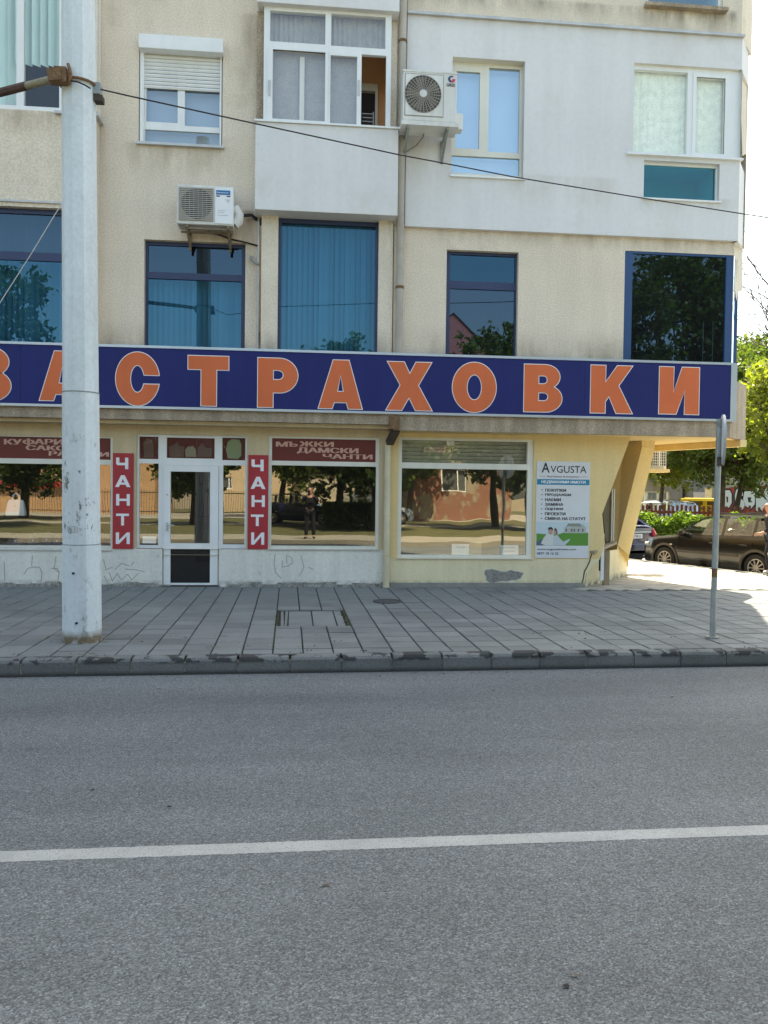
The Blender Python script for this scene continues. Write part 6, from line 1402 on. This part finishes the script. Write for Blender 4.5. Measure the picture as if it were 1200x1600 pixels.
tree('tall_tree', 'tall green tree rising behind the others at the corner', (tE.x-.0, tE.y, 0), 11, mkblobs(5, 26, 4.2, 3, 3.6, 9.3, .9, 1.5), 20000, LEAF_T, 15, lsize=.19, trunk_r=.22)
# the bare tree against the sky
tF = at_d(1290, 800, 15.0); bt_ = thing('bare_tree', 'bare branches reaching into the white sky at the right edge', 'tree', (tF.x, tF.y, 0), 0, 'trees beyond the side street'); b = MB(); g = random.Random(9)
def twig(p, d, l, r, k):
    e = p+d*l; m_ = p.lerp(e, .5)+Vector((g.uniform(-1, 1), g.uniform(-1, 1), g.uniform(-1, 1)))*l*.08; tw.tube([p, m_, e], [r, r*.8, r*.6], 5, caps=False)
    if k > 0:
        for _ in range(3 if k > 1 else 2): nd_ = (d+Vector((g.uniform(-.8, .8), g.uniform(-.8, .8), g.uniform(-.35, .55)))).normalized(); twig(p.lerp(e, g.uniform(.45, 1)), nd_, l*g.uniform(.55, .8), r*.55, k-1)
tw = MB(); MB().tube([(tF.x, tF.y, -.1), (tF.x-.1, tF.y, 3), (tF.x, tF.y, 6)], [.2, .17, .12], 9).build('trunk', BARK, bt_, smooth=True)
for x, y in ((1158, 455), (1190, 400), (1175, 500), (1240, 330), (1160, 430)):
    e = at_d(x, y, 15.0); s_ = Vector((tF.x, tF.y, g.uniform(4.5, 6))); d = (e-s_); twig(s_, d.normalized(), d.length*.62, .045, 4)
tw.build('limb', BARK, bt_)

# ------------------------------------------------------------------ people
def skinned(name, J, E, m, parent, root, sub=2):
    me = bpy.data.meshes.new(name); ks = list(J); me.from_pydata([J[k][0] for k in ks], [(ks.index(a), ks.index(b)) for a, b in E], []); me.materials.append(m)
    o = bpy.data.objects.new(name, me); COL.objects.link(o); o.parent = parent
    o.modifiers.new('skin', 'SKIN'); 
    if not me.skin_vertices: me.attributes
    o.modifiers.new('sub', 'SUBSURF').levels = sub; o.modifiers['sub'].render_levels = sub
    bm2 = bmesh.new(); bm2.from_mesh(me); lay = bm2.verts.layers.skin.verify(); bm2.verts.ensure_lookup_table()
    for i, k in enumerate(ks):
        r = J[k][1]; bm2.verts[i][lay].radius = (r, r) if isinstance(r, (int, float)) else r; bm2.verts[i][lay].use_root = (k == root)
    bm2.to_mesh(me); bm2.free(); o.modifiers['skin'].use_smooth_shade = True
    return o
def lerp3(a, b, t): return tuple(a[i]+(b[i]-a[i])*t for i in range(3))
SKIN = plain('skin', (.50, .27, .19), .55); HAIR = plain('dark_hair', (.02, .015, .012), .5); CLOTH = mat('black_cloth', (.014, .014, .017), .85, .15, 12); SHOE = plain('white_shoe', (.62, .55, .53), .6)
def person(label, loc, rz, pose, cloth, hair, shoe, stripe=None, h=1.6, long_hair=True):
    """x forward, y left; joints in metres for a body of height h"""
    t = thing('person', label, 'person', loc, rz); s = h/1.7
    j = {k: tuple(c*s for c in v) for k, v in pose.items()}
    hd = j['head']
    J = {'pelvis': (j['pelvis'], (.125*s, .10*s)), 'belly': (lerp3(j['pelvis'], j['chest'], .5), (.118*s, .088*s)), 'chest': (j['chest'], (.14*s, .10*s)), 'neckb': (lerp3(j['chest'], j['neck'], .75), (.075*s, .06*s)), 'neck': (j['neck'], .048*s)}
    J['jaw'] = (lerp3(j['neck'], hd, .45), (.058*s, .062*s)); J['skull'] = (hd, (.080*s, .092*s)); J['crown'] = ((hd[0]-.005*s, hd[1], hd[2]+.085*s), (.055*s, .06*s))
    E = [('pelvis', 'belly'), ('belly', 'chest'), ('chest', 'neckb'), ('neckb', 'neck'), ('neck', 'jaw'), ('jaw', 'skull'), ('skull', 'crown')]
    for sd in 'lr':
        for k, r in (('sho', .062), ('elb', .043), ('wri', .030)): J[k+sd] = (j[k+sd], r*s)
        J['han'+sd] = (j['han'+sd], (.036*s, .020*s))
        for k, r in (('hip', .092), ('kne', .060), ('ank', .040)): J[k+sd] = (j[k+sd], r*s)
        J['toe'+sd] = (j['toe'+sd], .036*s)
        E += [('chest', 'sho'+sd), ('sho'+sd, 'elb'+sd), ('elb'+sd, 'wri'+sd), ('wri'+sd, 'han'+sd), ('pelvis', 'hip'+sd), ('hip'+sd, 'kne'+sd), ('kne'+sd, 'ank'+sd), ('ank'+sd, 'toe'+sd)]
        w, hn = Vector(j['wri'+sd]), Vector(j['han'+sd]); d = (hn-w).normalized(); side_ = d.cross(Vector((0, 1, .01))).normalized()
        for f, ll in enumerate((.075, .085, .08, .062)):
            b0 = hn+side_*((f-1.5)*.019*s)+d*.02*s; J['f%d%s' % (f, sd)] = (tuple(b0), .0095*s); J['g%d%s' % (f, sd)] = (tuple(b0+d*ll*.55*s+Vector((.006*s, 0, 0))), .0085*s); J['h%d%s' % (f, sd)] = (tuple(b0+d*ll*s+Vector((.016*s, 0, -.01*s))), .0075*s)
            E += [('han'+sd, 'f%d%s' % (f, sd)), ('f%d%s' % (f, sd), 'g%d%s' % (f, sd)), ('g%d%s' % (f, sd), 'h%d%s' % (f, sd))]
        tb = w.lerp(hn, .5)-side_*.035*s; J['t0'+sd] = (tuple(tb), .012*s); J['t1'+sd] = (tuple(tb-side_*.02*s+d*.045*s), .010*s); E += [('wri'+sd, 't0'+sd), ('t0'+sd, 't1'+sd)]
    body = skinned('body', J, E, SKIN, t, 'pelvis')
    f = MB(); hx_, hy_, hz_ = hd; f.tube([(hx_+.080*s, hy_, hz_+.0), (hx_+.112*s, hy_, hz_-.035*s)], [.010*s, .018*s], 8); f.build('nose', SKIN, t, world=False, smooth=True)
    for sg in (1, -1):
        MB().disc((hx_+.083*s, hy_+sg*.033*s, hz_+.012*s), .011*s, 'X', .012*s, 12).build('eye', BLACK, t, world=False); MB().tube([(hx_-.005*s, hy_+sg*.082*s, hz_+.02*s), (hx_-.01*s, hy_+sg*.09*s, hz_-.03*s)], [.018*s, .012*s], 8).build('ear', SKIN, t, world=False, smooth=True)
    MB().box(hx_+.078*s, hx_+.088*s, hy_-.025*s, hy_+.025*s, hz_-.068*s, hz_-.058*s).build('mouth', plain('lips', (.35, .12, .10), .5), t, world=False)
    hb_ = {'a': ((hx_-.005*s, hy_, hz_+.075*s), (.088*s, .098*s)), 'b': ((hx_-.055*s, hy_, hz_+.03*s), (.085*s, .095*s)), 'c': ((hx_-.070*s, hy_, hz_-.06*s), (.06*s, .075*s))}; he = [('a', 'b'), ('b', 'c')]
    if long_hair: hb_['d'] = ((hx_-.085*s, hy_, hz_-.20*s), (.05*s, .075*s)); hb_['e'] = ((hx_-.09*s, hy_, hz_-.32*s), (.028*s, .045*s)); he += [('c', 'd'), ('d', 'e')]
    skinned('hair', hb_, he, hair, t, 'a')
    g_ = .014*s; up = {k: (J[k][0], (J[k][1][0]+g_, J[k][1][1]+g_) if isinstance(J[k][1], tuple) else J[k][1]+g_) for k in ('belly', 'chest', 'neckb', 'shol', 'shor', 'elbl', 'elbr')}
    up['pelvis'] = ((j['pelvis'][0], j['pelvis'][1], j['pelvis'][2]-.03*s), (.160*s, .130*s)); up['belly'] = (up['belly'][0], (.150*s, .118*s))
    for sd in 'lr': up['cuf'+sd] = (lerp3(j['elb'+sd], j['wri'+sd], .93), .042*s)
    skinned('jacket', up, [('pelvis', 'belly'), ('belly', 'chest'), ('chest', 'neckb')]+[e for sd in 'lr' for e in (('chest', 'sho'+sd), ('sho'+sd, 'elb'+sd), ('elb'+sd, 'cuf'+sd))], cloth, t, 'pelvis')
    tr = {'pelvis': (J['pelvis'][0], (.138*s, .112*s))}
    for sd in 'lr': tr['hip'+sd] = (j['hip'+sd], .104*s); tr['kne'+sd] = (j['kne'+sd], .074*s); tr['hem'+sd] = (lerp3(j['kne'+sd], j['ank'+sd], .95), .062*s)
    skinned('trousers', tr, [e for sd in 'lr' for e in (('pelvis', 'hip'+sd), ('hip'+sd, 'kne'+sd), ('kne'+sd, 'hem'+sd))], cloth, t, 'pelvis')
    for sd in 'lr':
        a_, b2_ = Vector(j['ank'+sd]), Vector(j['toe'+sd]); d = (b2_-a_); d.z = 0; d.normalize(); z_ = min(a_.z, b2_.z)
        skinned('shoe', {'a': (tuple(a_-d*.045*s+Vector((0, 0, -.022*s))), (.043*s, .045*s)), 'b': (tuple(a_.lerp(b2_, .6)+Vector((0, 0, -.006*s))), (.046*s, .040*s)), 'c': (tuple(b2_+d*.035*s), (.042*s, .032*s))}, [('a', 'b'), ('b', 'c')], shoe, t, 'a')
    if stripe:
        for sd, sg in (('l', 1), ('r', -1)):
            b = MB(); k0, k1, k2 = (Vector(j[x+sd]) for x in ('hip', 'kne', 'ank')); o_ = Vector((0, sg*1, 0)); b.tube([k0+o_*.100*s, k0.lerp(k1, .5)+o_*.088*s, k1+o_*.073*s, k1.lerp(k2, .9)+o_*.062*s], .010*s, 6); b.build('stripe', stripe, t, world=False)
    return t
WALK = {'pelvis': (0, 0, .93), 'chest': (.05, 0, 1.25), 'neck': (.08, 0, 1.46), 'head': (.12, 0, 1.60),
        'shol': (.05, .185, 1.39), 'elbl': (.10, .245, 1.12), 'wril': (.30, .20, .99), 'hanl': (.375, .18, .965), 'shor': (.05, -.185, 1.39), 'elbr': (-.10, -.24, 1.13), 'wrir': (-.12, -.23, .88), 'hanr': (-.10, -.225, .80),
        'hipl': (0, .095, .88), 'knel': (.16, .10, .50), 'ankl': (.06, .10, .10), 'toel': (.20, .105, .05), 'hipr': (0, -.095, .88), 'kner': (.05, -.10, .48), 'ankr': (-.24, -.10, .14), 'toer': (-.13, -.105, .05)}
wg = gr(1203.5, 897); person('woman in black with a white side stripe walking past the brown car', (wg.x+.02, wg.y, 0), math.radians(172), WALK, CLOTH, HAIR, SHOE, WHITE, h=1.5)
SHOOT = {'pelvis': (0, 0, .95), 'chest': (-.02, 0, 1.27), 'neck': (-.01, 0, 1.48), 'head': (.02, 0, 1.63),
         'shol': (-.01, .20, 1.42), 'elbl': (.12, .27, 1.24), 'wril': (.24, .10, 1.47), 'hanl': (.27, .06, 1.53), 'shor': (-.01, -.20, 1.42), 'elbr': (.12, -.27, 1.24), 'wrir': (.24, -.10, 1.47), 'hanr': (.27, -.06, 1.53),
         'hipl': (0, .10, .90), 'knel': (.02, .11, .50), 'ankl': (-.01, .12, .10), 'toel': (.12, .14, .05), 'hipr': (0, -.10, .90), 'kner': (.02, -.11, .50), 'ankr': (-.01, -.12, .10), 'toer': (.12, -.14, .05)}
person('photographer in dark clothes, phone raised, mirrored in the middle shop window', (.06, -13.85, -.02), math.radians(90), SHOOT, CLOTH, HAIR, plain('dark_shoe', (.03, .03, .03), .6), h=1.74, long_hair=False)
phn = thing('phone', 'dark phone held up by the photographer', 'phone', (.03, -13.44, 1.56)); MB().box(-.038, .038, -.005, .005, -.08, .08).build('case', BLACK, phn, world=False, bevel=.004)

# ------------------------------------------------------------------ across the road behind the viewer: what the windows mirror
def mir(x, y, Yv): p = at(x, y, Yv); return Vector((p.x, -p.y, p.z))          # a mirrored photo point, put back where it stands
MT = 'trees across the road'
spec = [((36, 800), 30, 8.0, 3.6, 'spreading tree across the road mirrored at the left of the bag shop window', LEAF_D, 21), ((305, 800), 26, 7.0, 3.0, 'small tree across the road mirrored in the shop door', LEAF_T, 22),
        ((530, 800), 24, 8.5, 4.4, 'broad tree across the road mirrored behind the photographer', LEAF_T, 23), ((775, 800), 25, 10.0, 3.6, 'tree across the road mirrored before the brick house', LEAF_T, 24),
        ((1075, 800), 20, 12.5, 5.0, 'big dense tree mirrored in the dark corner office window', LEAF_D, 25), ((-40, 800), 20, 11.0, 4.0, 'tall tree mirrored in the wide office window behind the pole', LEAF_D, 26), ((640, 800), 34, 9.0, 3.6, 'tree far across the road mirrored at the left of the estate office window', LEAF_T, 27), ((440, 800), 36, 9.5, 3.6, 'tree by the ochre wall mirrored at the left of the middle shop window', LEAF_T, 28)]
spec += [((590, 800), 20, 7.5, 2.8, 'young tree mirrored at the right of the middle shop window', LEAF_D, 30), ((830, 800), 22, 8.5, 3.2, 'tree mirrored at the right edge of the estate office window', LEAF_D, 32)]
for (x, y), Yv, H_, R2_, lab, lm, sd in spec:
    p = mir(x, y, Yv); tree('verge_tree', lab, (p.x, p.y, -.05), H_, mkblobs(sd, 20 if R2_ < 4.2 else 34, R2_, R2_*.8, H_*.28, H_*.92, R2_*.25, R2_*.40), 11000 if R2_ < 4.8 else 26000, lm, sd, MT, trunk_r=.2, lsize=.24)
def house(label, x0, x1, Yv, zt, m, wins, roofm, gable=None, name='house'):
    a_, c_ = mir(x0, 780, Yv).x, mir(x1, 780, Yv).x; Y = -Yv; t = thing(name, label, 'building', ((a_+c_)/2, Y, 0), 0, None)
    wl_ = []
    for q_ in wins: u, v = mir(q_[0], q_[1], Yv), mir(q_[2], q_[3], Yv); wl_.append((u.x, v.x, v.z, u.z))
    b = MB(); b.holes((a_, c_, -.1, zt), wl_, 0, .3); b.v = [(x, Y-yy, z) for x, yy, z in b.v]; b.f = [f[::-1] for f in b.f]; b.build('wall', m, t)
    MB().box(a_+.02, c_-.02, Y-8, Y-.4, -.1, zt-.02).build('wall', m, t)
    for r in wl_:
        b = MB().holes(r, [(r[0]+.08, (r[0]+r[1])/2+.12, r[2]+.08, r[3]-.08), ((r[0]+r[1])/2+.20, r[1]-.08, r[2]+.08, r[3]-.08)], 0, .08); b.v = [(x, Y-.06-yy, z) for x, yy, z in b.v]; b.f = [f[::-1] for f in b.f]; w_ = b.build('window', PVC, t)
        MB().quad((r[0], Y-.12, r[2]), (r[0], Y-.12, r[3]), (r[1], Y-.12, r[3]), (r[1], Y-.12, r[2])).build('pane', plain('dull_pane', (.10, .11, .11), .15), w_)
    if gable:
        MB().add([(a_-.3, Y+.2, zt), (c_+.3, Y+.2, zt), ((a_+c_)/2, Y+.2, zt+gable), (a_-.3, Y-8.3, zt), (c_+.3, Y-8.3, zt), ((a_+c_)/2, Y-8.3, zt+gable)], [(0, 2, 1), (3, 4, 5)], 0).add([(a_-.4, Y+.3, zt-.05), ((a_+c_)/2, Y+.3, zt+gable+.05), ((a_+c_)/2, Y-8.4, zt+gable+.05), (a_-.4, Y-8.4, zt-.05), (c_+.4, Y+.3, zt-.05), (c_+.4, Y-8.4, zt-.05)], [(0, 1, 2, 3), (4, 5, 2, 1)], 1).build('roof', [m, roofm], t)
    else: MB().box(a_-.3, c_+.3, Y-8.2, Y+.3, zt, zt+.25).build('roof', roofm, t)
    return t
RT = MATS['roof_tile']
OCH = mat('ochre_render', (.50, .31, .17), .9, .1, 1, streak=.1); PINK = mat('pink_render', (.50, .20, .22), .9, .08, 1, streak=.08)
def _brick(nt, col, b):
    bk = _n(nt, 'ShaderNodeTexBrick', Scale=4.0); mp = nt.nodes.new('ShaderNodeMapping'); mp.inputs['Rotation'].default_value = (math.pi/2, 0, 0); g = nt.nodes.new('ShaderNodeNewGeometry'); nt.links.new(g.outputs['Position'], mp.inputs['Vector']); nt.links.new(mp.outputs[0], bk.inputs['Vector'])
    bk.inputs['Color1'].default_value = (.24, .10, .065, 1); bk.inputs['Color2'].default_value = (.17, .07, .045, 1); bk.inputs['Mortar'].default_value = (.26, .22, .17, 1); c = _mixc(nt, .85, col, bk.outputs['Color']); return _mixc(nt, _ramp(nt, _noise(nt, .7, 6, None, .7), [(.5, 0.0), (.56, .9)]), c, (.30, .27, .20))
BRK = mat('red_brick', (.34, .12, .08), .9, .2, 2, hook=_brick)
hA = house('ochre house with a red sign band mirrored in the bag shop window', -160, 240, 42, 4.2, OCH, [(-20, 735, 20, 755), (110, 735, 150, 755)], RT, 1.6)
u, v = mir(-30, 752, 41.7), mir(150, 762, 41.7); MB().box(u.x, v.x, -41.85, -41.7, v.z, u.z).build('sign_band', RED, hA)
house('red brick house with a white window mirrored in the estate office window', 610, 800, 36, 7.5, BRK, [(691, 733, 729, 768)], RT)
house('pink gabled house mirrored in the narrow blue office window', 640, 768, 44, 11.6, PINK, [], RT, 3.2)
house('low pale house mirrored behind the photographer', 470, 600, 46, 3.2, mat('pale_render', (.52, .45, .34), .9, .1, 1), [(485, 755, 505, 765), (560, 752, 580, 763)], RT)
house('long cream house mirrored beyond the sidelight of the shop door', 330, 470, 48, 5.5, mat('cream_render', (.60, .46, .30), .9, .1, 1), [(345, 745, 362, 765), (400, 745, 420, 765)], RT, 1.2)
# an iron fence in front of the ochre house, a parked van, a hedge
fa, fb_ = mir(40, 800, 38), mir(420, 800, 38); fe = thing('iron_fence', 'thin dark iron fence mirrored in front of the ochre house', 'fence', (fa.x, -38, 0)); b = MB(); x = fa.x
while x < fb_.x: b.box(x-.012, x+.012, -38.01, -37.99, 0, 1.6); x += .16
b.build('bar', IRON, fe, kind='stuff')
for z in (.2, 1.4): MB().box(fa.x, fb_.x, -38.03, -37.97, z, z+.05).build('rail', IRON, fe)
cm = mir(470, 810, 27); car('parked_car', 'dark car across the road mirrored left of the photographer', None, (cm.x, cm.y, -.04), math.radians(10), PBLUE, RUBBER)
cm = mir(585, 810, 29); car('parked_car', 'silver car across the road mirrored right of the photographer', None, (cm.x, cm.y, -.04), math.radians(-8), PSILV, RUBBER)
hb0 = mir(560, 800, 22); g_ = np.random.default_rng(31); hv = np.stack([hb0.x+g_.uniform(-1.6, 1.6, 3500), hb0.y+g_.uniform(-.6, .6, 3500), 1.1*(1-g_.uniform(0, 1, 3500)**2)], 1)
bsh = thing('bush', 'clipped bush across the road mirrored right of the photographer', 'bush', (hb0.x, hb0.y, 0)); leaves('foliage', LEAF_T, hv, .16, bsh, rs=33)
